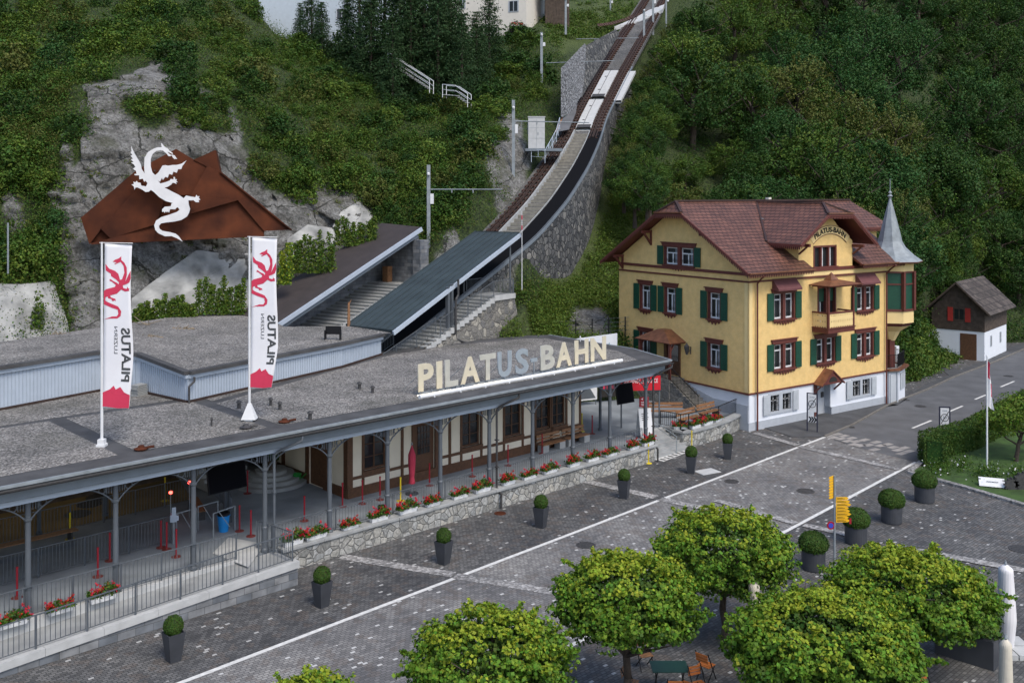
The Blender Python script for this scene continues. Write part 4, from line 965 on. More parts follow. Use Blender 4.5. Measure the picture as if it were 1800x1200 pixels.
def s_at(px, t):
    k = ((FS.w(0, t) - Vector((0, 0, 0))).dot(FS.n)) / (Vector(((px - 900) / F, 1, 0)).dot(FS.n)); return (Vector(((px - 900) / F * k, k, 0)) - FS.o).dot(FS.u)
fr = MB()
for ch, a, b, k in LET:
    x0, x1 = s_at(a, LY), s_at(b, LY); z0, z1 = (5.76, 7.06) if ch != '-' else (6.28, 6.48)
    text_part(ch, x0, x1, z0, z1, LY, M[['letA', 'letB', 'letC'][k]], sg, .05, 'letter', bold=.035)
    for x in ((x0 + .1, x1 - .1) if ch not in 'ITUS-' else ((x0 + x1) / 2,)):
        fr.bar((x, LY, RZ), (x, LY, z0 + .03), .05)
        if ch in 'PAUTBN': fr.bar((x, LY, 6.6), (x - .1, LY + 1.3, RZ), .018)
fr.bar((s_at(735, LY), LY + .08, RZ + .06), (s_at(1065, LY), LY + .08, RZ + .06), .06)
fr.build('support_frame', M['zinc'], sg)
xa, xb = s_at(737, 1.1), s_at(1093, 1.1)
mb = MB(); mb.tube((xa, 1.1, RZ + .08), (xb, 1.1, RZ + .08), .10, n=12); 
for i in range(9): x = xa + (xb - xa) * (i + .5) / 9; mb.box(x - .03, x + .03, .95, 1.25, RZ - .03, RZ + .05)
mb.build('light_trough', M['white'], sg)
LT = bpy.data.materials.new('lit_tube'); LT.use_nodes = True; LT.node_tree.nodes['Principled BSDF'].inputs['Emission Color'].default_value = (1, .82, .50, 1); LT.node_tree.nodes['Principled BSDF'].inputs['Emission Strength'].default_value = 1.3
mb = MB()
for a, b in ((0, .14), (.24, .38), (.70, .82), (.84, .99)): mb.tube((xa + (xb - xa) * a, 1.24, RZ + .12), (xa + (xb - xa) * b, 1.24, RZ + .12), .03, n=8)
mb.build('lamp_tube', LT, sg)

# ------------------------------------------------------------------ banners
DRF = [(330,125),(330,180),(380,220),(420,290),(425,400),(405,500),(450,400),(485,330),(490,450),(470,510),(420,540),(365,560),(375,600),(430,610),(440,575),(455,600),(480,600),(460,615),(475,635),(400,650),(340,625),(270,690),(170,720),(180,750),(250,770),(255,805),(235,790),(220,805),(200,800),(190,775),(140,765),(130,740),(100,750),(95,800),(150,830),(290,880),(340,950),(330,1020),(280,1060),(150,1070),(80,1085),(200,1035),(270,1030),(295,990),(285,930),(180,900),(80,860),(75,660),(110,630),(240,590),(255,560),(190,510),(150,500),(172,495),(155,480),(175,475),(210,500),(280,530),(295,550),(305,520),(260,480),(180,430),(175,395),(100,350),(92,250),(150,320),(240,350),(290,390),(320,480),(350,470),(385,370),(370,270),(320,210),(240,250),(225,240),(265,222),(200,212),(240,180),(290,160)]
def banner(label, px0, py0, Y, zb, ph, sc):
    """cloth hung from a pole; drawn upright, sc = metres per photo pixel"""
    p = Vector(((px0 - 900) / F * Y, Y, zb)); t = thing('banner', label, 'banner', p, group='tall white dragon banners on the station roof')
    mb = MB(); mb.lathe([(.055, 0), (.05, ph * .5), (.035, ph)], n=10); mb.build('pole', M['white'], t)
    mb = MB(); mb.box(-.16, .16, -.16, .16, 0, .12); 
    if 'second' in label: mb.add([(-.3, -.22, .1), (.3, -.22, .1), (.3, .22, .1), (-.3, .22, .1), (-.06, -.05, .75), (.06, -.05, .75), (.06, .05, .75), (-.06, .05, .75)], [(0, 1, 5, 4), (1, 2, 6, 5), (2, 3, 7, 6), (3, 0, 4, 7), (4, 5, 6, 7)])
    else: mb.box(-.12, .12, -.12, .12, .1, .3)
    mb.build('foot', M['white'], t)
    mb = MB(); mb.bar((-.08, 0, ph - .02), (1.16, -.02, ph - .04), .03); mb.build('top_arm', M['white'], t)
    W, Ht = 47 * sc, 288 * sc
    def cl(u, v, off=0.0):       # u across 0-1, v down 0-1
        wv = .07 * sin(v * 7 + u * 2.4) * u + .05 * sin(v * 15 + u * 5) * u * v
        dx = .10 * max(0, sin((v - .25) * 3.6)) * u * .9 - (.42 * u * max(0, v - .72) * 1.6 if 'second' in label else .26 * u * max(0, v - .72))
        dz = (.0 if 'second' not in label else .35 * u * max(0, v - .8))
        return (.12 + u * W + dx - v * .08, -.02 + wv - off, ph - .06 - v * Ht - u * .05 + dz)
    mb = MB(); nu, nv = 8, 46
    mb.add([cl(i / nu, j / nv) for j in range(nv + 1) for i in range(nu + 1)], [(j * (nu + 1) + i, j * (nu + 1) + i + 1, (j + 1) * (nu + 1) + i + 1, (j + 1) * (nu + 1) + i) for j in range(nv) for i in range(nu)])
    c = mb.build('cloth', M['flag'], t, smooth=True); sd = c.modifiers.new('thickness', 'SOLIDIFY'); sd.thickness = .008; sd.offset = 0
    def emb(name, pts, m):
        e = MB(); e.sheet([(q[0], 0, q[1]) for q in pts]); me_o = e.build(name, m, c)
        bm = bmesh.new(); bm.from_mesh(me_o.data); bmesh.ops.subdivide_edges(bm, edges=bm.edges, cuts=2, use_grid_fill=False)
        bmesh.ops.triangulate(bm, faces=bm.faces)
        for v in bm.verts: v.co = Vector(cl(v.co.x, v.co.z, .014))
        bm.to_mesh(me_o.data); bm.free(); return me_o
    emb('dragon_emblem', [((x - 78) / 8.57 / 48, (y / 8.57 + 430 - 424) / 288) for x, y in DRF], M['flag_red'])
    emb('red_peak', [(0, .905), (.25, .885), (.38, .862), (.46, .885), (.62, .868), (.78, .90), (.99, .915), (.995, .995), (.6, .998), (0, .99)], M['flag_red'])
    def txt(body, v0, v1, u0, u1, m, bold):
        me = text_mesh(body, 1, bold); co = np.empty(len(me.vertices) * 3); me.vertices.foreach_get('co', co); co = co.reshape(-1, 3); mn, mx = co.min(0), co.max(0)
        out = []
        for q in co:
            a = (q[0] - mn[0]) / (mx[0] - mn[0]); b = (q[1] - mn[1]) / (mx[1] - mn[1]); out.append(cl(u0 + (u1 - u0) * b, v0 + (v1 - v0) * a, .014))
        me.vertices.foreach_set('co', np.array(out).reshape(-1)); me.materials.clear(); me.materials.append(m); me.update(); obj_of('lettering', me, c)
    txt('PILATUS', .835, .505, .62, .93, M['flag_grey'], .03)
    txt('LUZERN', .665, .50, .38, .50, M['flag_grey'], .0)
    return t
banner('white dragon banner on the first roof pole, nearer the corner of the annex', 179, 783, 36.48, 5.57, 7.62, 36.48 / F)
banner('white dragon banner on the second roof pole with its lower end blown aside', 438.5, 738, 40.61, 5.57, 7.66, 40.61 / F * .92)
# ------------------------------------------------------------------ canopies over stairs and track
def FCw(a, b, z): return FC.w(a, b, z)
cn = thing('track_canopy', 'long sloping dark teal metal canopy over the inclined track', 'canopy', FC.w(0, 0, 0), FC.rz)
def slabm(a0, a1, b0, b1, z0, g, th, lift=0.0):
    return MB().prism([(a0, b0, z0 + g * a0 + lift), (a1, b0, z0 + g * a1 + lift), (a1, b0, z0 + g * a1 + th + lift), (a0, b0, z0 + g * a0 + th + lift)], (0, b1 - b0, 0))
slabm(0, 12.6, 0, 3.85, 6.9, TG, .10).build('roof', M['slate'], cn)
mb = MB()
for i in range(1, 7): b = 3.85 * i / 7; mb.bar((0, b, 7.02), (12.6, b, 7.02 + TG * 12.6), .04, .05)
mb.bar((0, 3.85, 7.0), (12.6, 3.85, 7.0 + TG * 12.6), .08, .1); mb.bar((0, 0, 7.0), (0, 3.85, 7.0), .1, .08); mb.bar((12.6, 0, 7.0 + TG * 12.6), (12.6, 3.85, 7.0 + TG * 12.6), .1, .08)
mb.build('seams', M['slate'], cn)
mb = MB(); mb.bar((0, -.06, 6.82), (12.65, -.06, 6.82 + TG * 12.65), .1, .26); mb.build('pale_fascia', M['steel_l'], cn)
mb = MB()
for a, r in ((11.75, .06), (8.9, .05)): mb.tube((a, .15 if a > 9 else 1.9, 8.2), (a, .15 if a > 9 else 1.9, 6.8 + TG * a), r, n=8)
for a in (5.0, 5.35): mb.box(a - .09, a + .09, -.1, .12, 5.0, 6.8 + TG * a + .25)
for a in (1, 4, 7, 10): mb.bar((a, 0, 6.75 + TG * a), (a, 3.8, 6.75 + TG * a), .12, .16)
mb.build('post', M['steel'], cn)
mb = MB(); mb.path([(5.6, -.35, 9.6), (5.6, -.35, 8.6), (5.3, -.4, 8.35), (5.3, -.4, 5.9), (6.1, -.6, 5.55)], .07, 8); mb.build('downpipe', M['iron'], cn)
cn2 = thing('stair_canopy', 'long sloping dark brown canopy with a thick pale fascia over the stairs beside the rock', 'canopy', FD.w(0, 0, 0), FD.rz)
MB().prism([(-2, 0, 6.05), (13.2, 0, 6.9 + TG * 13.2), (13.2, 4.0, 7.12 + TG * 13.2), (-2, 4.0, 6.27)], (0, 0, .1)).build('roof', M['brownroof'], cn2)
mb = MB(); mb.bar((-2, -.05, 6.0), (13.25, -.05, 6.83 + TG * 13.25), .12, .28); mb.build('pale_fascia', M['steel_l'], cn2)
mb = MB(); mb.bar((-2, .12, 5.72), (12.9, .12, 6.55 + TG * 12.9), .10, .34); mb.build('pale_beam', M['steel_m'], cn2)
mb = MB(); mb.prism([(-3, 3.7, 2), (13.3, 3.7, 7), (13.3, 3.7, 7.0 + TG * 13.2), (-3, 3.7, 5.9)], (0, .3, 0)); mb.prism([(12.9, 0.3, 7), (12.9, 4.0, 7), (12.9, 4.0, 12.3), (12.9, .3, 11.9)], (.4, 0, 0)); mb.box(12.7, 13.6, -.4, .35, 7.6, 11.6)
mb.build('stone_side_wall', M['ashlar'], cn2)
mb = MB(); mb.path([(-2, 3.5, 6.0), (13, 3.5, 6.0 + 15 * .373 - .9)], .03); mb.build('handrail', M['rail'], cn2)
MB().box(12.2, 12.7, 2.4, 2.9, 8.45, 9.6).build('ticket_post', M['bench'], cn2)
def stairs(label, Fr, a0, a1, b0, b1, ztop, g, land, wall=None):
    t = thing('stairs', label, 'stairs', Fr.w(0, 0, 0), Fr.rz); run = .45; n = int((a1 - a0) / run); tr = MB(); ed = MB(); bs = MB()
    for i in range(n):
        a = a1 - (i + 1) * run; z = ztop - (i + 1) * run * g
        tr.box(a, a + run + .02, b0, b1, z - .5, z); ed.box(a - .02, a + .03, b0 - .02, b1, z - .06, z + .006); ed.box(a, a + run + .02, b0 - .22, b0 - .0, z - .3, z + .03)
    tr.box(a1, land, b0, b1, ztop - .6, ztop); ed.box(a1, land, b0 - .25, b0, ztop - .3, ztop + .03)
    tr.build('treads', M['concrete'], t); ed.build('pale_edges', M['concrete_l'], t)
    if wall:
        w = MB(); w.prism([(a0, b0 - .15, 2), (land, b0 - .15, 2), (land, b0 - .15, ztop - .3), (a1, b0 - .15, ztop - .3), (a0, b0 - .15, ztop - .3 - (a1 - a0) * g)], (0, .5, 0)); 
        # battered end block
        w.add([(land - .5, b0 - .15, ztop - .3), (land, b0 - .15, ztop - .3), (land, b1, ztop - .3), (land + .9, b0 - .7, 2.5), (land + .9, b1, 2.5), (land - .5, b0 - .7, 2.5)], [(0, 1, 3, 5), (1, 2, 4, 3)])
        w.add([(a0, b0 - .16, ztop - .4 - (a1 - a0) * g), (a1, b0 - .16, ztop - .4), (land, b0 - .16, ztop - .31), (land + .9, b0 - .75, 2.4), (a0, b0 - .75, 2.4)], [(0, 1, 2, 3, 4)])
        w.build('masonry_wall', M['masonry'], t)
    return t
stairs('broad outdoor stairs with pale edges climbing on an old masonry block beside the track', FC, -9, 9.4, -.1, 1.95, 8.2, .366, 11.7, True)
stairs('covered stairs with pale edges climbing under the dark brown canopy', FD, -8, 11.4, .35, 3.7, 8.45, .373, 13.0)
def fcz(a): return 8.2 - (9.4 - a) * .366
railing('grey slatted railing along the open side of the broad outdoor stairs', [FCw(4.0, -.25, fcz(4.0)), FCw(9.4, -.25, 8.2), FCw(11.6, -.25, 8.2)], 1.0, .14, .011, m=M['steel'])
railing('grey slatted railing down the lower part of the broad outdoor stairs', [FCw(-1, .4, fcz(-1)), FCw(4.2, .3, fcz(4.2))], 1.0, .14, .011, m=M['steel'])
railing('short grey slatted railing at the back of the stair landing', [FCw(11.6, -.2, 8.2), FCw(11.6, 1.9, 8.2), FCw(9.2, 1.9, 8.2)], 1.0, .13, .011, m=M['steel'])
railing('dark slatted railing at the foot of the broad outdoor stairs behind the annex', [FCw(-1.2, 2.0, fcz(-1.2) + .1), FCw(2.2, 2.0, fcz(2.2) + .1)], 1.0, .14, .012, m=M['steel'])
mb = MB(); mb.tube((0, 0, 0), (0, 0, 5.4), .03, .02, n=8, m=0)
for i in range(2): mb.tube((0, 0, 4.1 + i * .7), (0, 0, 4.4 + i * .7), .032, n=8, m=1)
o = mb.build('marker_pole', [M['white'], M['flag_red']], loc=FC.w(12.5, -.3, 8.4)); tag(o, 'thin white and red marker pole at the upper end of the teal canopy', 'pole')

# ------------------------------------------------------------------ tracks
I0, I1 = 0, NT - 1
def strip(mb, i0, i1, f0, f1, dz=0, th=.12, step=1, m=0, d0=None, d1=None):
    idx = list(range(i0, i1 + 1, step)); b = len(mb.v); vs = []
    for i in idx:
        for f, z in ((f0, dz), (f1, dz), (f1, dz - th), (f0, dz - th)): vs.append(TP(i, f, z))
    fs = []
    for k in range(len(idx) - 1):
        o_ = 4 * k
        for j in range(4): fs.append((o_ + j, o_ + (j + 1) % 4, o_ + 4 + (j + 1) % 4, o_ + 4 + j))
    mb.add(vs, fs, m); return mb
def idx_at(py):        # sample whose right edge shows at that row
    return min(range(NT), key=lambda i: abs(proj(TRs[i])[1] - py))
ib = idx_at(236); ip0, ip1 = idx_at(236), idx_at(128)
seglen = sum((TRs[i + 1] - TRs[i]).length for i in range(NT - 1)) / (NT - 1)
def track(label, f0, f1, i0, i1, name='railway_track'):
    t = thing(name, label, 'railway track', (0, 0, 0), group='tracks of the rack railway')
    sl = MB(); rl = MB(); rk = MB(); fw = f1 - f0
    i = i0
    while i < i1:
        a, b = TP(i, f0, .0), TP(i, f1, .0); d = (TP(i + .5, f0) - TP(i, f0)).normalized(); sl.bar(TP(i, f0 - .02), TP(i, f1 + .02), .2, .16, up=d.cross(b - a)); 
        for f in (f0 + fw * .12, f1 - fw * .12): q = TP(i, f, .1); sl.box(q.x - .1, q.x + .1, q.y - .1, q.y + .1, q.z - .06, q.z + .06)
        i += .85 / seglen
    for f in (f0 + fw * .2, f1 - fw * .2): strip(rl, i0, i1, f - .011, f + .011, .22, .15)
    for f in (f0 + fw * .44, f0 + fw * .56): strip(rk, i0, i1, f - .010, f + .010, .25, .12)
    sl.build('sleepers', M['sleeper'], t); rl.build('rail', M['rustrail'], t); rk.build('rack_bar', M['rustrail'], t); return t
track('rusty rack railway track nearest the rock, climbing past the cabinet', .70, .99, 12, I1)
track('rack railway track above the black covered section, beyond the pale plates', .02, .27, ib - 2, I1)
mb = MB(); strip(mb, 0, ib, -.03, .27, .16, .3); o = mb.build('track_cover', M['belt']); tag(o, 'glossy black covered section of the outer track curving up from the station', 'track cover')
mb = MB()
strip(mb, 0, ib, -.05, -.035, .20, .5); k = mb.build('edge_rail', M['steel']); k.parent = o
mb = MB(); strip(mb, 0, I1, -.03, 1.10, -.08, .4); o = mb.build('track_bed', M['ballast']); tag(o, kind='structure')
t = thing('track_walkway', 'worn stone service steps running up between the two tracks', 'walkway', (0, 0, 0)); mb = MB(); i = 6.0
while i < ip0 - .3:
    a0, a1, b1, b0 = TP(i, .29), TP(i, .66), TP(i + .6 / seglen, .66), TP(i + .6 / seglen, .29); z = a0.z + .16
    mb.prism([(a0.x, a0.y, z), (a1.x, a1.y, z), (b1.x, b1.y, z), (b0.x, b0.y, z)], (0, 0, -.34)); i += .72 / seglen
mb.build('steps', M['walk'], t)
mb = MB(); strip(mb, 6, ip0, .655, .69, .34, .42); strip(mb, 6, ip0, .27, .285, .26, .3); mb.build('side_kerb', M['concrete'], t)
mb = MB(); strip(mb, ip1 + 1, I1, .29, .66, .02, .2); mb.build('gravel_path', M['ballast'], t)
# pale plates of the transfer section
im = (ip0 + ip1) // 2
for a, b, lb in ((ip0 + 1, im, 'lower pale steel deck plate of the track transfer section'), (im + 1, ip1, 'upper pale steel deck plate of the track transfer section')):
    t = thing('deck_plate', lb, 'deck plate', (0, 0, 0), group='pale deck plates between the tracks'); mb = MB(); strip(mb, a, b, .28, .68, .22, .3); mb.build('plate', M['slab_white'], t)
    mb = MB(); strip(mb, a, b, .5, .512, .24, .03); strip(mb, a, a + 1, .30, .66, .25, .03)
    for k in (.25, .75): i = a + (b - a) * k; mb.bar(TP(i, .52, .26), TP(i, .58, .26), .12, .04)
    mb.build('hinges', M['iron'], t)
t = thing('deck_plate', 'pale steel side plate beside the outer track near the wooded edge', 'deck plate', (0, 0, 0), group='pale deck plates between the tracks'); mb = MB(); strip(mb, im, ip1, -.22, -.01, .05, .3); mb.build('plate', M['slab_white'], t)
# viaduct wall
t = thing('viaduct_wall', 'curved dark stone viaduct wall carrying the track above the grassy bank', 'wall', (0, 0, 0)); mb = MB(); cp = MB(); vs = []; n0, n1 = 8, idx_at(120)
for i in range(n0, n1):
    p = TP(i, -.05, .02); d = (TRs[min(i + 1, NT - 1)] - TRs[i]); d = Vector((d.x, d.y, 0)).normalized(); r = Vector((d.y, -d.x, 0)); q = p + r * 1.0; px, py = proj(q)
    zb = min(p.z - 1.6, carve(q.x, q.y, terr(px, q.y)) - .8); h = p.z - zb
    if i < 46: zb = min(zb, p.z - 4.5 + max(0, (i - 30) * .05)); h = p.z - zb
    vs.append([p + Vector((0, 0, -.08)), p + r * .02 * h + r * .04 + Vector((0, 0, -h))])
for a, b in zip(vs, vs[1:]): mb.add([a[0], b[0], b[1], a[1]], [(0, 1, 2, 3)])
mb.build('stone_face', M['ashlar_d'], t, smooth=True)
strip(cp, n0, n1, -.065, -.04, .10, .22); cp.build('coping', M['steel_m'], t)
# gabion and dark retaining walls left of the track
def wallpx(name, label, pts, m, th=.5, cat='wall'):
    P = [at(*p) for p in pts]; c = P[0]; mb = MB(); mb.prism([p - c for p in P], (0.2, th, 0)); o = mb.build(name, m, loc=c); tag(o, label, cat); return o
wallpx('gabion_wall', 'grey stone filled gabion wall beside the upper track', [(986, 205, 93), (986, 120, 93.5), (1027, 77, 104), (1036, 128, 104), (1020, 166, 99), (1000, 200, 95)], M['gabion'])
wallpx('retaining_wall', 'dark stone retaining wall above the gabion wall', [(1020, 170, 99), (1030, 80, 104.5), (1082, 52, 116), (1086, 60, 116.5), (1050, 120, 106)], M['ashlar_d'])
wallpx('rubble_wall', 'rubble retaining wall with mortar between the two canopies', [(722, 500, 73), (722, 432, 73.5), (745, 440, 74.5), (770, 462, 75), (765, 500, 75)], M['masonry'])
# masts with cross arms
def mast(label, px, py0, py1, Y, arm=None, side=1, r=.13):
    p = at(px, py1, Y); t = thing('line_mast', label, 'mast', p, group='steel masts along the rack railway'); h = (py1 - py0) / F * Y
    mb = MB(); mb.box(-r, r, -r * .7, -r * .35, -1.5, h); mb.box(-r, r, r * .35, r * .7, -1.5, h); mb.box(-r * .5, r * .5, -r * .5, r * .5, -1.5, h)
    mb.build('mast', M['zinc'], t)
    if arm:
        ax, ay, bx, by = arm; a = at(ax, ay, Y) - p; b = at(bx, by, Y - 1) - p; mb = MB(); mb.tube(a, b, .045, n=7)
        for k in (.3, .6): q = a.lerp(b, k); mb.tube(q, q + Vector((0, 0, -.25)), .05, n=6)
        mb.build('cross_arm', M['zinc'], t)
    mb = MB(); mb.box(r, r + .25, -.12, .12, h * .62, h * .72); mb.lathe([(.1, 0), (.13, .12), (.05, .2)], (.0, -.2), n=8, z0=h * .9); mb.build('fittings', M['white'], t); return t
mast('tall steel mast with a cross arm nearest the stair canopy', 753.5, 290, 470, 74, (757, 333, 882, 333))
mast('steel mast beside the white cabinet with lamps on top', 902.5, 176, 330, 83, (905, 213, 1036, 216))
mast('short steel mast standing in the bushes left of the gabion wall', 952, 57, 122, 102, (960, 111, 1080, 107))
mast('steel mast by the black boarded shed above the meadow', 994.5, -5, 40, 122)
mast('thin steel mast on the meadow behind the diverging track', 1073, -10, 32, 140, r=.1)
mast('steel mast between the upper tracks at the pale slab', 1132, 17, 48, 122, (1013, 69, 1123, 67))
mast('steel mast beside the upper track just beyond the pale slab', 1148, -15, 42, 128)
mast('steel mast at the wooded edge of the upper track', 1171, -12, 28, 132, r=.1)
# cabinet on its steel platform
t = thing('track_cabinet', 'tall white steel cabinet on a steel platform beside the track', 'cabinet', at(943, 262, 86)); mb = MB(); mb.box(-.72, .72, -.4, .4, 0, 2.75); mb.box(-.76, .76, -.44, .44, 2.75, 2.83)
mb.build('body', M['slab_white'], t); mb = MB(); mb.box(-.01, .01, -.415, -.4, .1, 2.6); mb.box(.1, .16, -.43, -.4, 1.2, 1.45); mb.box(-.7, .7, -.41, -.4, 1.82, 1.84); mb.box(-.7, .7, -.41, -.4, .9, .92); mb.build('door', M['zinc'], t)
MB().box(-1.0, 2.2, -1.6, .6, -.25, -.02).build('steel_platform', M['steel_m'], t)
railing('white steel railing on the cabinet platform', [at(934, 285, 84.5), at(958, 287, 84.3), at(978, 250, 87), at(984, 228, 89)], 1.1, .5, .02, m=M['steel_l'], low=.5, post=1.2)
railing('grey steel railing beside the mast and the white cabinet', [at(906, 236, 86), at(928, 237, 86.2)], 1.2, .4, .018, m=M['zinc'], low=.5)
wallpx('wooden_kerb_beam', 'pale timber beam along the grey apron beside the upper track', [(975, 232, 90.3), (998, 185, 97.5), (1001, 186, 97.5), (979, 233, 90.3)], M['bench'], .3, 'beam')
mb = MB(); mb.sheet([at(978, 232, 90.2), at(1000, 186, 97.3), at(1016, 176, 99.5), at(1012, 200, 95), at(1000, 228, 91)]); o = mb.build('apron', M['asphalt']); tag(o, kind='structure')
# diverging branch in the meadow
t = thing('branch_track', 'side track curving off across the meadow at the top of the slope', 'railway track', at(1055, 46, 128)); c = at(1055, 46, 128); mb = MB(); P = [at(*p) - c for p in [(1052, 46, 126), (1075, 43, 128), (1100, 36, 131), (1125, 24, 134), (1147, 14, 137)]]
for a, b in zip(P, P[1:]):
    for w in (-.45, .45, 0): mb.bar(a + Vector((0, w * 2, w * .6 + .12)), b + Vector((0, w * 2, w * .6 + .12)), .08, .08)
    for k in range(6): q = a.lerp(b, k / 6); mb.bar(q + Vector((0, -1.2, -.25)), q + Vector((0, 1.2, .45)), .18, .08)
mb.build('rails_and_sleepers', M['sleeper'], t); mb = MB(); mb.prism([at(1080, 47, 127.5) - c, at(1116, 32, 131) - c, at(1140, 18, 134) - c, at(1168, 8, 136) - c, at(1165, 16, 133) - c, at(1128, 36, 129.5) - c], (0, 0, -.5)); mb.build('pale_slab', M['slab_white'], t)

# ------------------------------------------------------------------ rust coloured mountain and dragon on the rock
def SY(px): return 62.2 + (px - 145) * .0135
c0 = at(330, 425, SY(330))
rm = thing('rust_mountain', 'angular rusted steel mountain relief fixed to the rock face', 'sculpture', c0)
def rp(px, py, d=0.0): return at(px, py, SY(px) - d) - c0
FAC = [[(143, 382, .1), (240, 299, .1), (258, 318, .5), (177, 402, .6), (172, 410, .5), (158, 428, .1)], [(177, 402, .65), (237, 336, .95), (262, 318, .7), (290, 345, .9), (275, 394, .85), (194, 419, .6)], [(240, 299, .15), (309, 262, .1), (340, 281, .5), (364, 293, .6), (336, 343, .2), (262, 345, .3)],
       [(340, 281, .2), (378.5, 263.8, .3), (386, 302, .3), (364, 293, .5)], [(336, 343, .75), (364, 292, .9), (386, 302, .5), (448, 350, .5), (511, 404, .1), (464, 406, .5), (418, 352, 1.0), (334, 376, .6)],
       [(194, 419, .3), (272, 394, .7), (335, 375, .8), (418, 350, .9), (464, 406, .6), (463, 414, .3), (232, 427, .2), (158, 428, .1)], [(378.5, 263.8, .3), (381, 266, -.4), (389, 303, -.3), (386, 302, .3)]]
PLN = [(.25, -.001, .002), (.45, .003, .001), (.20, .001, .003), (.3, .002, .001), (.5, -.002, .002), (.35, 0, .004), None]
for k, fc in enumerate(FAC):
    cx_ = sum(q[0] for q in fc) / len(fc); cy_ = sum(q[1] for q in fc) / len(fc); pl_ = PLN[k]
    P = [rp(q[0], q[1], pl_[0] + pl_[1] * (q[0] - cx_) + pl_[2] * (q[1] - cy_)) if pl_ else rp(*q) for q in fc]; mb = MB(); mb.sheet(P)
    B_ = [p + Vector((0, .12, 0)) for p in P]; n = len(P); mb.add(P + B_, [(i, (i + 1) % n, n + (i + 1) % n, n + i) for i in range(n)]); mb.build('steel_facet', M['rust'], rm)
mb = MB()
for a, b in (((160, 428), (463, 414)), ((143, 382), (158, 428)), ((386, 302), (511, 404))): mb.bar(rp(*a, .15), rp(*b, .15), .9, .08, up=(0, 0, 1))
mb.build('rim', M['rust'], rm)
MB().prism([rp(*p, .0) for p in [(143, 382), (240, 299), (270, 303), (309, 262), (340, 281), (378.5, 263.8), (386, 302), (511, 404), (464, 406), (463, 414), (158, 428)]], (0, .15, 0)).build('back_plate', M['rust'], rm)
DR = [(125,212),(155,280),(200,370),(290,520),(330,600),(345,690),(410,788),(400,640),(408,450),(480,330),(600,258),(680,230),(775,225),(755,150),(768,146),(820,212),(905,262),(925,300),(1000,350),(1000,375),(940,345),(890,320),(905,352),(962,392),(990,385),(1040,400),(1060,435),(1092,475),(1058,472),(1040,480),(1000,440),(985,400),(965,412),(920,418),(860,350),(800,300),(740,290),(650,310),(575,375),(535,480),(535,640),(570,760),(630,818),(700,760),(740,690),(790,612),(850,605),(900,618),(1000,602),(1090,600),(1190,575),(1290,505),(1240,580),(1205,620),(1180,690),(1115,692),(1085,765),(1015,742),(990,808),(925,790),(895,870),(845,850),(795,915),(775,870),(730,955),(685,925),(735,992),(830,972),(940,930),(960,895),(1020,905),(1018,855),(1045,855),(1052,905),(1092,900),(1072,932),(1105,965),(1068,962),(1078,1002),(1045,985),(1000,975),(965,1020),(890,1065),(828,1082),(900,1115),(990,1165),(1130,1232),(1232,1305),(1285,1245),(1370,1265),(1480,1282),(1500,1232),(1520,1265),(1565,1258),(1548,1295),(1582,1335),(1548,1340),(1555,1388),(1492,1385),(1440,1345),(1332,1350),(1335,1420),(1366,1530),(1345,1610),(1300,1690),(1180,1762),(1030,1795),(850,1815),(750,1835),(708,1890),(720,1945),(780,1990),(950,2020),(1060,2050),(1130,2110),(1205,2215),(1100,2150),(980,2100),(840,2105),(700,2040),(635,1970),(612,1870),(650,1775),(760,1700),(920,1652),(1090,1592),(1148,1545),(1110,1490),(1065,1515),(1060,1535),(945,1535),(922,1608),(900,1575),(878,1602),(855,1575),(830,1612),(805,1580),(780,1595),(778,1535),(835,1482),(960,1472),(980,1410),(1010,1405),(860,1365),(720,1280),(600,1165),(540,1125),(500,1165),(430,1172),(365,1125),(260,1075),(215,1080),(195,1120),(180,1050),(135,1015),(185,1000),(172,955),(220,968),(238,938),(262,970),(320,980),(332,1035),(440,1055),(470,985),(432,935),(400,955),(372,888),(300,905),(295,820),(205,818),(190,795),(240,785),(225,725),(165,680),(215,645),(180,590),(122,548),(178,545),(120,480),(165,475),(110,400),(152,395),(108,325),(135,320)]
dg = thing('dragon_sculpture', 'pale sheet metal dragon with spread wings mounted in front of the rusted steel mountain', 'sculpture', c0)
P = [rp(220 + x / 12, 240 + y / 12, 1.35) for x, y in DR]; MB().prism(P, (0, .06, 0)).build('body', M['dragon'], dg)
mb = MB()
for px, py in ((272, 300), (268, 320), (300, 350), (325, 380), (275, 405)): mb.bar(rp(px, py, 1.32), rp(px, py, .2), .08)
mb.build('standoff', M['iron'], dg)
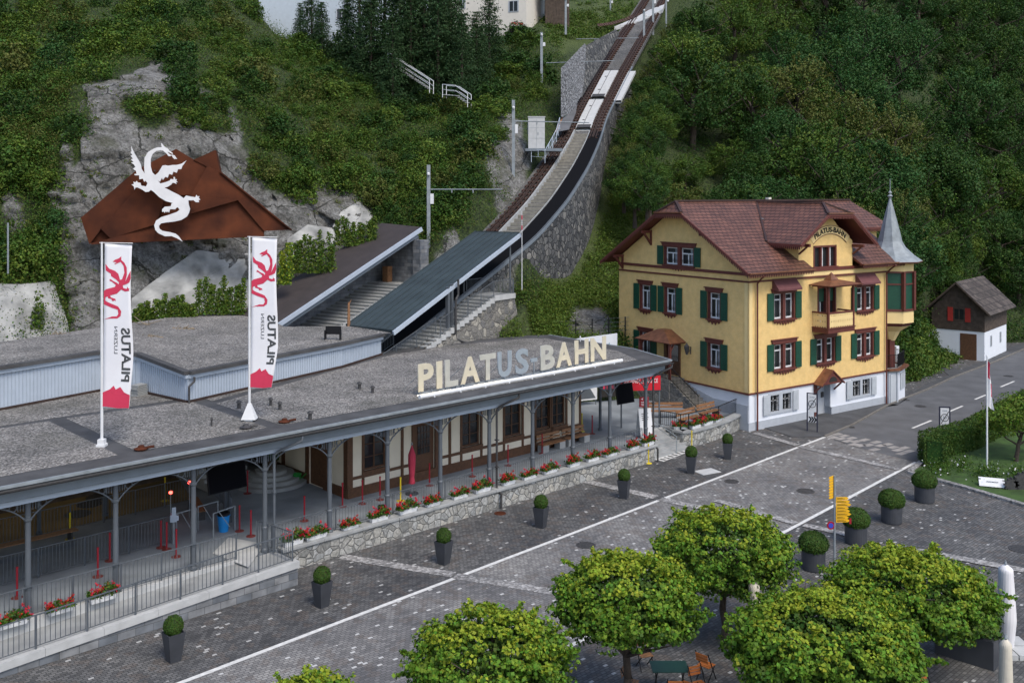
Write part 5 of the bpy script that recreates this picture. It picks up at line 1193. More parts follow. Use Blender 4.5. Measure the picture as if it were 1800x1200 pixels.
# ------------------------------------------------------------------ tiled roof helper: planes with their own UV so tile rows follow the eaves
def tiled(name, polys, m, parent, th=.14, under=None):
    me = bpy.data.meshes.new(name); V = []; Fc = []; UV = []; MI = []
    for poly in polys:
        P = [Vector(p) for p in poly]; n = Vector((0, 0, 0))
        for i in range(len(P)): n += P[i].cross(P[(i + 1) % len(P)])
        n.normalize(); 
        if n.z < 0: n = -n
        u = Vector((0, 0, 1)).cross(n).normalized(); v = n.cross(u)
        b = len(V); V += P; tris = tessellate_polygon([P])
        for t_ in tris:
            Fc.append(tuple(b + i for i in t_)); UV += [(P[i].dot(u), P[i].dot(v)) for i in t_]; MI.append(0)
        b2 = len(V); V += [p - n * th for p in P]
        for t_ in tris: Fc.append(tuple(b2 + i for i in t_[::-1])); UV += [(0, 0)] * 3; MI.append(1)
        k = len(P)
        for i in range(k): Fc.append((b + i, b + (i + 1) % k, b2 + (i + 1) % k, b2 + i)); UV += [(0, 0)] * 4; MI.append(1)
    me.from_pydata([tuple(v) for v in V], [], Fc); uv = me.uv_layers.new(name='UVMap')
    # loops follow face order
    k = 0
    for p in me.polygons:
        for li, vi in zip(p.loop_indices, p.vertices): pass
    flat = []
    idx = 0
    for f in Fc: flat += [c for q in UV[idx:idx + len(f)] for c in q]; idx += len(f)
    uv.data.foreach_set('uv', flat); me.materials.append(m); me.materials.append(under or M['house_red']); me.polygons.foreach_set('material_index', MI); me.update()
    return obj_of(name, me, parent)

# ------------------------------------------------------------------ the yellow house
hs = thing('yellow_house', 'three storey yellow house with red brown tiled roof, green shutters and a white ground floor', 'house', FH.o, FH.rz)
HX, HB = 14.5, 12.35
FW = [(2.31, 4.42), (6.59, 8.58), (10.95, 12.9)]                   # front bays
fh = [(a, b, 3.62, 5.28) for a, b in FW] + [(2.31, 4.42, 6.85, 8.56), (6.75, 8.75, 6.2, 8.75), (10.95, 12.9, 6.85, 8.5)]
lw = [(7.6, 6.42 - 0, 0)]
LWIN = [(8.93, 10.08, 6.78, 8.55), (6.42, 7.58, 6.78, 8.55), (2.33, 3.5, 6.78, 8.55), (2.33, 3.5, 3.58, 5.2), (8.93, 10.08, 3.6, 5.2), (4.72, 7.62, 10.1, 11.36)]
def LF(b, y, z): return (y, b, z)           # left face: runs along local b, depth into +a
mb = MB(); cells(mb, 0, HX, 2.35, 9.9, fh, 0, depth=.26, rm=1)
cells(mb, 0, HB, 2.35, 9.9, [h for h in LWIN if h[3] < 9.9] + [(6.15, 7.35, 2.55, 4.75)], 0, f=lambda b, y, z: (y, b, z), depth=.26, rm=1)
GA = [(.0, 9.9), (.0, 10.3), (5.0, 13.5), (7.4, 13.5), (12.35, 10.3), (12.35, 9.9)]
# gable above the cornice with a hole for the pair of attic windows
def gable_x(b): return 9.9 if b < 0 else min(13.5, 10.35 + .63 * b, 10.35 + .63 * (12.35 - b))
cuts = [0, 4.72, 7.62, 12.35]
mb.add([(0, 0, 9.9), (0, 4.72, 9.9), (0, 4.72, gable_x(4.72)), (0, 0, 10.35)], [(0, 1, 2, 3)])
mb.add([(0, 7.62, 9.9), (0, 12.35, 9.9), (0, 12.35, 10.35), (0, 7.62, gable_x(7.62))], [(0, 1, 2, 3)])
mb.add([(0, 4.72, 9.9), (0, 7.62, 9.9), (0, 7.62, 10.1), (0, 4.72, 10.1)], [(0, 1, 2, 3)])
mb.add([(0, 4.72, 11.36), (0, 7.62, 11.36), (0, 7.62, gable_x(7.62)), (0, 7.35, 13.5), (0, 5.0, 13.5), (0, 4.72, gable_x(4.72))], [(0, 1, 2, 3, 4, 5)])
mb.add([(HX, 0, 2.35), (HX, 3.4, 2.35), (HX, 3.4, 12), (HX, 0, 9.9)], [(0, 1, 2, 3)])
mb.add([(HX, 3.4, 0), (18.2, 3.4, 0), (18.2, 3.4, 12.3), (HX, 3.4, 12.3)], [(0, 1, 2, 3)]); mb.add([(18.2, 3.4, 0), (18.2, HB, 0), (18.2, HB, 10), (18.2, 6.2, 14), (18.2, 3.4, 12.3)], [(0, 1, 2, 3, 4)])
mb.add([(0, HB, 0), (18.2, HB, 0), (18.2, HB, 10.3), (0, HB, 10.3)], [(0, 1, 2, 3)])
# dormer wall
def slope(b): return 10.05 + .62 * (b + .9)
DW0, DW1 = 4.8, 10.5
mb.add([(DW0, -.02, 9.9), (6.3, -.02, 9.9), (6.3, -.02, 12.6), (DW0, -.02, 11.7)], [(0, 1, 2, 3)]); mb.add([(8.75, -.02, 9.9), (DW1, -.02, 9.9), (DW1, -.02, 11.75), (8.75, -.02, 12.9)], [(0, 1, 2, 3)])
mb.add([(6.3, -.02, 11.5), (8.75, -.02, 11.5), (8.75, -.02, 12.95), (8.3, -.02, 13.3), (6.8, -.02, 13.3), (6.3, -.02, 12.6)], [(0, 1, 2, 3, 4, 5)])
for x in (DW0, DW1): mb.add([(x, -.02, 9.9), (x, -.02, 11.7), (x, 3.2, 11.9), (x, 3, 9.9)], [(0, 1, 2, 3)])
mb.build('upper_wall', [M['hyellow'], M['house_red']], hs)
MB().box(-.03, .32, -.03, .05, 2.42, 9.4).box(-.03, .05, -.03, .32, 2.42, 9.4).build('corner_boards', M['hyellow2'], hs)
# ground floor
bw = [(2.04, 2.86, .95, 2.0), (3.14, 4.04, .95, 2.0), (11.4 - .85, 11.4, .95, 2.0), (11.66, 12.47, .95, 2.0), (6.45, 8.2, .0, 2.3)]
mb = MB(); cells(mb, 0, HX, -.4, 2.3, bw, .03, depth=.22); cells(mb, 0, HB, -.4, 2.3, [], .03, f=lambda b, y, z: (y, b, z))
TP_ = [(HX, .03), (15.45, -.22), (17.45, .5), (18.3, 3.4)]
for a, b in zip(TP_, TP_[1:]): mb.add([(a[0], a[1], -.4), (b[0], b[1], -.4), (b[0], b[1], 2.3), (a[0], a[1], 2.3)], [(0, 1, 2, 3)])
mb.build('ground_floor_wall', M['hwhite'], hs)
mb = MB(); mb.box(-.04, 6.35, -.04, .03, -.4, .52); mb.box(8.2, HX - .02, -.04, .03, -.4, .52); mb.box(8.2, 8.24, .03, .8, 0, .52); mb.box(-.04, .03, .03, 3.0, -.4, 1.6); mb.prism([(-.05, 3.0, .6), (-.05, 3.0, 1.6), (-.05, 5.9, 2.3), (-.05, 8, 2.3), (-.05, 8, .6)], (.06, 0, 0)); mb.build('plinth', M['plinth'], hs)
for q, z0, z1 in ((.07, 2.28, 2.38), (.08, 9.36, 9.47), (.10, 9.80, 9.98)): MB().box(-q, HX, -q, .0, z0, z1).box(-q, 0, 0, HB, z0, z1).build('cornice_band', M['house_red'], hs)
MB().box(.02, HX - .1, -.035, .0, 9.5, 9.78).build('frieze', M['hyellow2'], hs)
# roof
ze = 10.05; RGZ = 14.45
def P3(a, b): return (a, b, slope(b))
def bk(a, b): return (a, b, 10.05 + .62 * (13.3 - b))
front_l = [P3(-1.0, -.9), P3(DW0 - .7, -.9), P3(DW0 - .7, 1.75), (7.2, 1.75 + .0, slope(1.75)), (8.0, 5.6, slope(5.6)), P3(7.9, 6.2), P3(-.27, 6.2), P3(-1.0, 5.02)]
mainf = [[P3(-1.0, -.9), P3(5.3, -.9), P3(5.3, 1.9), P3(7.7, 6.2), (-.27, 6.2, 14.45), P3(-1.0, 4.95)],
         [P3(5.3, 1.9), P3(10.6, 1.9), P3(10.6, 6.2), (7.7, 6.2, 14.45)],
         [P3(10.6, -.75), P3(15.6, -.75), P3(16.1, 2.95), (19.6, 2.95, 12.44), (18.7, 6.2, 14.45), P3(10.6, 6.2)],
         [(-.27, 6.2, 14.45), (18.7, 6.2, 14.45), (19.6, 13.3, 10.05), (-1.0, 13.3, 10.05), (-1.0, 7.5, 13.64)],
         [(-1.0, 4.95, 13.68), (-.27, 6.2, 14.45), (-1.0, 7.5, 13.64)]]
rf = tiled('roof', mainf, M['tiles'], hs)
# dormer roof: ridge runs back from a hipped front
dz0, dzr = 11.72, 14.35; DR0, DRr = 3.55, 7.72; DE = 11.9
dl = [(DR0, -1.0, 11.72), (6.55, -1.0, 13.62), (7.4, .2, 14.3), (7.4, 6.0, 14.33), (DR0, 2.0, 11.74)]
dr = [(DE, -1.0, 11.55), (9.2, -1.0, 13.6), (8.3, .2, 14.3), (8.3, 6.0, 14.33), (DE, 1.5, 11.58)]
dm = tiled('dormer_roof', [[(DR0 + .25, -1.0, 11.70), (6.6, -1.0, 13.62), (7.75, .25, 14.33), (7.75, 6.1, 14.34), (DR0 + .25, 1.8, 11.72)],
                     [(DE, -1.0, 11.55), (DE, 1.7, 11.57), (7.75, 6.1, 14.34), (7.75, .25, 14.33), (9.2, -1.0, 13.6)],
                     [(6.6, -1.0, 13.62), (9.2, -1.0, 13.6), (7.75, .25, 14.33)]], M['tiles'], hs, .1)
# hanging fretwork along the roof edges
def fret(mb, a, b, dp=.26, w=.16):
    a, b = Vector(a), Vector(b); n = max(1, int((b - a).length / w)); dn = Vector((0, 0, -1))
    mb.bar(a, b, .05, .14)
    for i in range(n):
        p, q = a.lerp(b, (i + .12) / n), a.lerp(b, (i + .88) / n); c = (p + q) / 2; mb.prism([p + dn * .05, q + dn * .05, q + dn * dp * .65, c + dn * dp, p + dn * dp * .65], (.02, .025, 0))
def fret1(*q):
    k = MB(); fret(k, *q); k.build('bargeboard', M['house_red'], hs)
fret1((-1.0, -.93, 9.98), (5.2, -.93, 9.98)); fret1((10.6, -.8, 10.08), (15.5, -.8, 10.08))
fret1((-1.03, -.9, 9.95), (-1.03, 4.95, 13.58)); fret1((-1.03, 4.95, 13.55), (-1.03, 7.5, 13.52)); fret1((-1.03, 7.5, 13.54), (-1.03, 13.3, 9.95))
fret1((DR0 + .25, -1.03, 11.62), (6.6, -1.03, 13.54)); fret1((6.6, -1.03, 13.54), (9.2, -1.03, 13.52)); fret1((9.2, -1.03, 13.52), (DE, -1.03, 11.47)); fret1((DR0 + .22, -1.0, 11.6), (DR0 + .22, 1.6, 11.62)); fret1((16.1, 2.93, 12.36), (19.6, 2.93, 12.36))
# eaves soffit and brackets
mb = MB(); mb.sheet([(0, -.85, 9.93), (5.3, -.85, 9.93), (5.3, 0, 10.0), (0, 0, 10.0)]); mb.sheet([(10.6, -.75, 10.0), (HX, -.75, 10.0), (HX, 0, 10.05), (10.6, 0, 10.05)])
for b, z in ((11.9, 10.35), (8.9, 12.2)):
    mb.bar((0, b, z + .12), (-.95, b, z + .12), .14, .18); mb.bar((-.05, b, z - .75), (-.75, b, z + .05), .12, .14); mb.bar((-.05, b, z - .85), (-.05, b, z + .2), .12)
for b, z in ((.6, 10.55), (3.4, 12.2)): mb.bar((0, b, z + .1), (-.9, b, z + .1), .12, .16)
for x, z in ((DW0, 11.6), (DW1, 11.4)): mb.bar((x, 0, z), (x, -.95, z), .14, .2); mb.bar((x, -.05, z - .6), (x, -.7, z - .1), .1)
mb.box(DW0 - .1, DW1 + .1, -.06, .0, 9.9, 10.02)
mb.build('eaves_brackets', M['house_red'], hs)
for a, b, w in (((-1.0, -.98, 10.03), (5.3, -.98, 10.03), .13), ((10.6, -.85, 10.12), (15.6, -.85, 10.12), .13), ((-1.06, 4.9, 13.72), (-1.06, 7.55, 13.70), .09), ((6.55, -1.06, 13.68), (9.25, -1.06, 13.66), .1)): MB().bar(a, b, w, .08).build('gutter', M['copper'], hs)
mb = MB(); mb.bar((-.27, 6.2, 14.5), (18.7, 6.2, 14.5), .22, .12); mb.bar((-.27, 6.2, 14.5), (-1.0, 4.95, 13.75), .18, .1); mb.bar((-.27, 6.2, 14.5), (-1.0, 7.5, 13.7), .18, .1); mb.bar((7.75, .3, 14.4), (7.75, 6.1, 14.42), .2, .1); mb.bar((7.75, .3, 14.38), (6.6, -1, 13.68), .16, .1); mb.bar((7.75, .3, 14.38), (9.2, -1, 13.66), .16, .1); mb.bar((DR0 + .25, 1.8, 11.82), (7.75, 6.1, 14.42), .14, .06)
mb.build('ridge_tiles', M['tiles'], hs)
MB().box(9.4, 9.7, 6.4, 6.7, 14.2, 14.7).build('chimney', M['cream_w'], hs)
mb = MB(); c = Vector((6.0, 4.2, slope(4.2) + .05)); mb.bar(c, c + Vector((.8, -.5, -.28)), .28, .05); mb.build('roof_hatch', M['zinc'], hs)
# the arched name board in the dormer gable, lettered
bd = MB(); cx, cz, R0, R1 = 8.05, 9.55, 2.72, 3.28
ar = [(cx + R * sin(t_), -.045, cz + R * cos(t_)) for R, seq in ((R1, range(-9, 10)), (R0, range(9, -10, -1))) for t_ in [k * .078 for k in seq]]
bd.prism(ar, (0, .02, 0)); bo = bd.build('name_board', M['hyellow2'], hs)
em = MB()
for R in (R0, R1):
    for k in range(-9, 9): em.bar((cx + R * sin(k * .078), -.05, cz + R * cos(k * .078)), (cx + R * sin((k + 1) * .078), -.05, cz + R * cos((k + 1) * .078)), .035, .03, up=(0, 1, 0))
em.build('board_edge', M['house_red'], bo)
def arcf(x, y, z):
    t_ = x / 3.0; R = R0 + .10 + z; return (cx + R * sin(t_), y, cz + R * cos(t_))
text_part('PILATUS-BAHN', -1.75, 1.75, 0, .36, -.05, M['black'], bo, .02, 'lettering', arcf, .03)
# windows
def hwin(a, b, c, d, face, kind='front', awn=False, lintel=True, blind=False):
    f = (lambda x, y, z: (x, y, z)) if face == 'front' else (lambda x, y, z: (y, x, z))
    def B3(mb, x0, x1, y0, y1, z0, z1, m=0):
        v = [f(x, y, z) for z in (z0, z1) for y in (y0, y1) for x in (x0, x1)]; mb.add(v, [(0, 2, 3, 1), (4, 5, 7, 6), (0, 1, 5, 4), (2, 6, 7, 3), (0, 4, 6, 2), (1, 3, 7, 5)], m)
    double = (b - a) > 1.6
    w = MB(); B3(w, a - .02, a + .10, -.02, .25, c, d); B3(w, b - .10, b + .02, -.02, .25, c, d); B3(w, a, b, -.02, .25, d - .06, d)
    spans = [(a + .10, (a + b) / 2 - .13), ((a + b) / 2 + .13, b - .10)] if double else [(a + .10, b - .10)]
    if double: B3(w, (a + b) / 2 - .13, (a + b) / 2 + .13, -.03, .25, c, d)
    wo = w.build('window', M['house_red'], hs)
    s = MB(); gl = MB(); cu = MB()
    for x0, x1 in spans:
        for p, q in ((x0, x0 + .07), (x1 - .07, x1)): B3(s, p, q, .17, .24, c + .02, d - .06)
        B3(s, x0, x1, .165, .24, c + .02, c + .12); B3(s, x0, x1, .165, .24, d - .14, d - .06); B3(s, x0, x1, .16, .24, d - .50, d - .42)
        if x1 - x0 > .85: B3(s, (x0 + x1) / 2 - .04, (x0 + x1) / 2 + .04, .16, .24, c, d - .45)
        B3(gl, x0, x1, .215, .225, c, d); B3(cu, x0 + .07, x0 + .07 + (x1 - x0) * .3, .205, .214, c + .1, d - .1)
    s.build('sash', M['white'], wo); gl.build('pane', M['glass'], wo); cu.build('curtain', M['curtain'], wo)
    if face != 'front' or True:
        r = MB()
        for x0, x1 in spans:
            for z in (c + .28, c + .36): B3(r, x0, x1, .10, .115, z, z + .018)
        r.build('window_bar', M['black'], wo)
    sw = .57 if not double else .58
    if kind == 'front':
        for x0 in (a - sw - .03, b + .03):
            sm = MB(); B3(sm, x0, x0 + sw, -.10, -.05, c - .03, d + .02)
            for k in range(14): z = c + .05 + (d - c - .12) * k / 13; B3(sm, x0 + .07, x0 + sw - .07, -.115, -.10, z - .02, z + .012)
            sm.build('shutter', M['shutter'], wo)
    if lintel:
        l = MB(); pts = [(a - .12, d), (b + .12, d), (b + .2, d + .26), (a - .2, d + .26)]
        l.prism([Vector(f(x, -.10, z)) for x, z in pts], Vector(f(0, .1, 0)) - Vector(f(0, 0, 0))); B3(l, a - .24, b + .24, -.16, .0, d + .24, d + .30); l.build('lintel', M['house_red'], wo)
    sl = MB(); B3(sl, a - .08, b + .08, -.15, .02, c - .10, c); n = max(4, int((b - a) / .26))
    for i in range(n):
        x0, x1 = a + (b - a) * i / n, a + (b - a) * (i + 1) / n; xm = (x0 + x1) / 2; t_ = abs((i + .5) / n - .5) * 2; dp = .14 + .18 * (1 - t_)
        sl.prism([Vector(f(*q)) for q in ((x0, -.08, c - .08), (x1, -.08, c - .08), (x1 - .03, -.08, c - .08 - dp * .5), (xm, -.08, c - .10 - dp), (x0 + .03, -.08, c - .08 - dp * .5))], Vector(f(0, .05, 0)) - Vector(f(0, 0, 0)))
    sl.build('sill', M['house_red'], wo)
    if awn:
        aw = MB(); aw.prism([(a - .1, 0, d + .95), (a - .1, -.55, d + .30), (a - .1, -.55, d + .18), (a - .1, 0, d + .2)], (b - a + .2, 0, 0)); aw.build('awning', mat('brown_awning', (.13, .045, .048), .8, var=.1), wo)
    return wo
for (a, b), (c, d) in zip(FW, [(3.62, 5.28)] * 3): hwin(a, b, c, d, 'front')
hwin(2.31, 4.42, 6.85, 8.56, 'front', awn=True); hwin(10.95, 12.9, 6.85, 8.5, 'front', awn=True)
for a, b, c, d in LWIN: hwin(a, b, c, d, 'left', lintel=True)
# balcony door and dormer window
w = MB(); 
for x in (6.75, 7.63, 8.62): w.box(x, x + .13, -.02, .25, 6.2, 8.75)
w.box(6.75, 8.75, -.02, .25, 8.62, 8.75); bdoor = w.build('balcony_door', M['house_red'], hs)
w = MB(); w.box(6.88, 7.63, .15, .2, 7.7, 8.62); w.box(7.76, 8.62, .15, .2, 7.7, 8.62); w.build('blind', M['shutter'], bdoor)
w = MB(); w.box(6.88, 8.62, .2, .24, 6.2, 8.62); w.build('pane', M['glass'], bdoor); w = MB(); w.box(7.2, 7.27, .14, .2, 6.2, 7.7); w.box(8.15, 8.22, .14, .2, 6.2, 7.7); w.build('sash', M['white'], bdoor)
w = MB(); 
for x in (6.3, 7.05, 7.85, 8.62): w.box(x, x + .13, -.05, .2, 10.05, 11.5)
w.box(6.3, 8.75, -.05, .2, 11.38, 11.5); w.box(6.2, 8.85, -.12, .1, 9.98, 10.08); dwn = w.build('dormer_window', M['house_red'], hs)
w = MB(); w.box(6.43, 8.62, .12, .15, 10.08, 11.4); w.build('pane', M['glass'], dwn); w = MB()
for x in (6.45, 7.30, 8.12): w.box(x, x + .08, .05, .12, 10.1, 11.36)
w.build('sash', M['white'], dwn)
# balcony with fretted boards and its small roof
bl = MB(); bl.box(6.2, 9.0, -1.3, .0, 5.78, 6.08); bl.box(6.15, 9.05, -1.35, 0, 6.08, 6.14)
for x, y in ((6.27, -1.24), (8.9, -1.24)): bl.box(x - .07, x + .07, y - .07, y + .07, 6.1, 8.95)
bl.box(6.2, 8.98, -1.3, -1.18, 7.06, 7.16); bl.box(6.2, 6.32, -1.3, 0, 7.06, 7.16); bl.box(8.86, 8.98, -1.3, 0, 7.06, 7.16)
bl.box(6.2, 8.98, -1.3, -1.18, 8.8, 8.95); bl.box(6.2, 6.32, -1.3, 0, 8.8, 8.95); bl.box(8.86, 8.98, -1.3, 0, 8.8, 8.95)
bal = bl.build('balcony', M['house_red'], hs)
br_ = MB(); n = 16
def board(mb, f, x0, x1):
    xm = (x0 + x1) / 2; w_ = (x1 - x0)
    mb.prism([Vector(f(x, z)) for x, z in ((x0, 6.24), (xm - w_ * .1, 6.14), (xm + w_ * .1, 6.14), (x1, 6.24), (x1, 6.42), (x1 - w_ * .16, 6.55), (x1, 6.68), (x1, 6.85), (x1 - w_ * .22, 6.93), (x1, 7.0), (x1, 7.06), (x0, 7.06), (x0, 7.0), (x0 + w_ * .22, 6.93), (x0, 6.85), (x0, 6.68), (x0 + w_ * .16, 6.55), (x0, 6.42))], Vector(f(0, 0)) * 0 + (Vector((0, .03, 0)) if f(0, 0)[1] != 0 else Vector((.03, 0, 0))))
for i in range(13): board(br_, lambda x, z: (x, -1.27, z), 6.36 + i * .19, 6.36 + (i + 1) * .19)
for i in range(6): board(br_, lambda x, z: (6.24, -x if x else 0.0, z), .05 + i * .19, .05 + (i + 1) * .19)
br_.build('fretted_boards', M['hyellow2'], bal)
brf = tiled('balcony_roof', [[(5.85, -1.7, 8.95), (9.4, -1.7, 8.95), (7.3, -.75, 9.35)], [(5.85, -1.7, 8.95), (7.3, -.75, 9.35), (5.85, 0, 8.95)], [(9.4, -1.7, 8.95), (9.4, 0, 8.95), (7.3, -.75, 9.35)], [(6.9, -1.0, 9.26), (7.7, -1.0, 9.26), (7.3, -.7, 9.75)], [(6.9, -1.0, 9.26), (7.3, -.7, 9.75), (6.9, -.4, 9.26)], [(7.7, -1.0, 9.26), (7.7, -.4, 9.26), (7.3, -.7, 9.75)]], M['copper'], hs, .06)
# ground floor windows with grilles, grey shutters, doors
for k, (a, b) in enumerate(((2.04, 4.04), (10.55, 12.47))):
    w = MB(); w.box(a - .14, b + .14, -.03, .03, .78, .95); w.box(a - .14, b + .14, -.03, .03, 2.0, 2.14); w.box(a - .14, a, -.03, .03, .95, 2.0); w.box(b, b + .14, -.03, .03, .95, 2.0); w.box(a + .83, b - .83, -.03, .06, .95, 2.0)
    wo = w.build('window', M['plinth'], hs); g1 = MB(); g1.box(a, b, .16, .18, .95, 2.0); g1.build('pane', M['glass'], wo)
    g2 = MB(); g3 = MB()
    for x0, x1 in ((a, a + .83), (b - .83, b)):
        for i in range(6): x = x0 + .06 + (x1 - x0 - .12) * i / 5; g2.bar((x, .02, .95), (x, .02, 2.0), .022)
        for z in (1.0, 1.3, 1.7, 1.93): g2.bar((x0, .02, z), (x1, .02, z), .02)
        for i in range(5): x = x0 + .12 + (x1 - x0 - .24) * i / 4; g2.bar((x - .05, .015, 1.42), (x + .05, .015, 1.56), .02)
        g3.box(x0 + .02, x0 + .09, .1, .15, .97, 1.98); g3.box(x1 - .09, x1 - .02, .1, .15, .97, 1.98); g3.box(x0, x1, .1, .15, 1.6, 1.66); g3.box((x0 + x1) / 2 - .04, (x0 + x1) / 2 + .04, .1, .15, .97, 1.98)
    g2.build('grille', M['black'], wo); g3.build('sash', M['white'], wo)
    for x in (a - .72, b + .16):
        s = MB(); s.box(x, x + .54, -.09, -.05, .82, 2.1)
        for i in range(12): z = .9 + i * .095; s.box(x + .05, x + .49, -.105, -.09, z, z + .05)
        s.build('shutter', M['grey_shut'], wo)
mb = MB(); mb.box(6.5, 7.45, .55, .62, .05, 2.15); mb.box(6.4, 6.52, -.05, .6, .0, 2.25); dd = mb.build('door', M['house_red'], hs); MB().box(6.75, 7.2, .5, .55, 1.2, 1.95).build('pane', M['glass'], dd)
MB().box(7.45, 8.2, .50, .6, 0, 2.3).box(8.12, 8.2, .03, .55, .52, 2.3).build('porch_reveal', M['plinth'], hs)
MB().box(7.75, 8.0, .44, .5, 1.15, 1.5).build('notice_board', M['iron'], hs)
tiled('porch_roof', [[(6.3, -.75, 2.25), (7.5, -.75, 3.2), (7.5, .0, 3.25), (6.3, 0, 2.3)], [(7.5, -.75, 3.2), (8.75, -.75, 2.25), (8.75, 0, 2.3), (7.5, .0, 3.25)]], M['copper'], hs, .08)
mb = MB(); mb.prism([(6.55, -.68, 2.28), (8.5, -.68, 2.28), (7.5, -.68, 3.08)], (0, .08, 0)); mb.bar((8.5, -.6, 2.25), (8.5, -.02, 1.7), .09); mb.bar((6.45, -.6, 2.25), (6.45, -.02, 1.7), .09)
pg = mb.build('porch_gable', M['house_red'], hs); mb = MB(); mb.prism([(7.52 + .42 * cos(k * pi / 8), -.70, 2.42 + .34 * sin(k * pi / 8)) for k in range(9)], (0, .02, 0)); mb.build('arched_opening', M['dark'], pg)
mb = MB()
for x in (.62, 14.2): mb.path([(x, -.92, 9.95), (x + .02, -.45, 9.6), (x + .02, -.16, 9.3), (x + .02, -.16, .0)], .055, 8)
mb.build('downpipe', M['house_red'], hs)
MB().box(.02, .3, -.03, 0, 0, 2.3).build('corner_strip', M['hwhite'], hs)
# side door with hipped porch roof, stairs and lantern on the left face
mb = MB(); mb.box(.12, .18, 6.15, 7.35, 2.55, 4.75); mb.box(-.06, .1, 7.35, 7.6, 2.5, 4.8); mb.box(-.06, .1, 6.0, 6.15, 2.5, 4.8); dd = mb.build('side_door', M['timber'], hs); mb = MB(); mb.box(.09, .12, 6.35, 7.15, 3.5, 4.6); mb.build('pane', M['glass'], dd)
tiled('side_porch_roof', [[(-1.5, 5.5, 4.95), (-1.5, 9.0, 4.95), (-.7, 7.6, 5.65), (-.7, 6.9, 5.65)], [(-1.5, 5.5, 4.95), (-.7, 6.9, 5.65), (0, 6.9, 5.65), (0, 5.5, 4.95)], [(-1.5, 9.0, 4.95), (0, 9.0, 4.95), (0, 7.6, 5.65), (-.7, 7.6, 5.65)], [(-.7, 6.9, 5.65), (-.7, 7.6, 5.65), (0, 7.6, 5.65), (0, 6.9, 5.65)]], M['copper'], hs, .08)
mb = MB()
for b in (5.75, 8.7): mb.box(-1.35, -1.2, b - .08, b + .08, 2.5, 4.9); mb.bar((-1.27, b, 4.3), (-.9, b, 4.85), .08)
mb.build('porch_post', M['house_red'], hs)
mb = MB(); mb.box(-1.5, -.06, 5.6, 9.2, -.1, 2.5)
for i in range(9): mb.box(-1.4, -.06, 5.6 - (i + 1) * .29, 5.6 - i * .29, -.1, 2.5 - (i + 1) * .172)
mb.build('entrance_stairs', M['masonry'], hs)
rr_ = MB()
def rl(a, b, h=.95, m=.14):
    a, b = Vector(a), Vector(b); rr_.bar(a + Vector((0, 0, h)), b + Vector((0, 0, h)), .05, .04); rr_.bar(a + Vector((0, 0, .1)), b + Vector((0, 0, .1)), .03); n = int((b - a).length / m)
    for i in range(n + 1): p = a.lerp(b, i / n); rr_.bar(p + Vector((0, 0, .1)), p + Vector((0, 0, h)), .02)
rl((-1.42, 5.6, 2.5), (-1.42, 2.95, .95)); rl((-1.42, 9.1, 2.5), (-1.42, 5.85, 2.5))
rr_.build('stair_railing', M['black'], hs)
mb = MB(); c = (-.38, 5.05); mb.lathe([(.07, 4.2), (.17, 4.55), (.19, 4.75), (.05, 4.9), (.02, 5.0)], c, n=6); mb.bar((-.02, 5.05, 4.5), (-.3, 5.05, 4.3), .03); mb.bar((-.02, 5.05, 4.2), (-.02, 5.05, 4.7), .05); mb.build('wall_lantern', M['iron'], hs)
# corner tower: oriel, terrace and pointed zinc roof
tc_ = (16.0, .75); tr_ = 1.62
def octp(r, z, c=tc_, k0=.5): return [(c[0] + r * cos((k + k0) * pi / 4), c[1] + r * sin((k + k0) * pi / 4), z) for k in range(8)]
def octring(mb, r0, z0, r1, z1, m=0):
    a, b = octp(r0, z0), octp(r1, z1); mb.add(a + b, [(k, (k + 1) % 8, 8 + (k + 1) % 8, 8 + k) for k in range(8)], m)
mb = MB(); octring(mb, tr_, 9.4, tr_, 10.1); mb.build('oriel_frieze', M['hyellow2'], hs); mb = MB(); octring(mb, tr_, 5.7, tr_, 6.6); octring(mb, .35, 4.3, .7, 5.0); octring(mb, .7, 5.0, 1.35, 5.45); mb.build('oriel_wall', M['hyellow2'], hs)
mb = MB(); octring(mb, 1.35, 5.45, tr_ - .05, 5.7); octring(mb, tr_ + .06, 6.55, tr_ + .06, 6.72); octring(mb, tr_ + .05, 9.3, tr_ + .05, 9.42); mb.box(15.6, 16.2, .5, 1.0, 2.3, 4.4)
for k in range(8): p = octp(tr_ + .01, 0)[k]; mb.box(p[0] - .11, p[0] + .11, p[1] - .11, p[1] + .11, 6.6, 9.4)
octring(mb, tr_ + .01, 8.45, tr_ + .01, 8.55); ow = mb.build('oriel_window_frame', M['house_red'], hs)
mb = MB(); octring(mb, tr_ - .06, 6.6, tr_ - .06, 9.4); mb.build('green_blind', M['shutter'], ow)
mb = MB(); mb.lathe([(2.25, 10.12), (1.7, 10.5), (1.08, 11.1), (.86, 11.5), (.52, 12.9), (.09, 14.55), (.10, 14.7), (.2, 14.8), (.06, 14.95), (.14, 15.05), (.03, 15.2), (.025, 15.95), (.004, 16.1)], tc_, n=8); mb.build('pointed_roof', M['zinc'], hs)
mb = MB(); mb.lathe([(2.2, 10.0), (2.3, 10.1), (2.2, 10.14)], tc_, n=8); mb.build('tower_eaves', M['copper'], hs)
TR_ = [(14.5, -.06), (15.5, -.32), (17.6, .45), (18.4, 3.4)]
mb = MB(); cpb = MB()
for a, b in zip(TR_, TR_[1:]): cpb.bar((a[0], a[1], 2.36), (b[0], b[1], 2.36), .35, .12)
cpb.build('terrace_coping', M['copper'], hs); mb.zprism(TR_ + [(14.5, 3.4)], 2.15, 2.32); mb.build('terrace_floor', M['concrete'], hs)
rr_ = MB()
for a, b in zip(TR_, TR_[1:]): rl((a[0], a[1] + .15, 2.4), (b[0] - .1, b[1] + .15, 2.4), 1.0, .12)
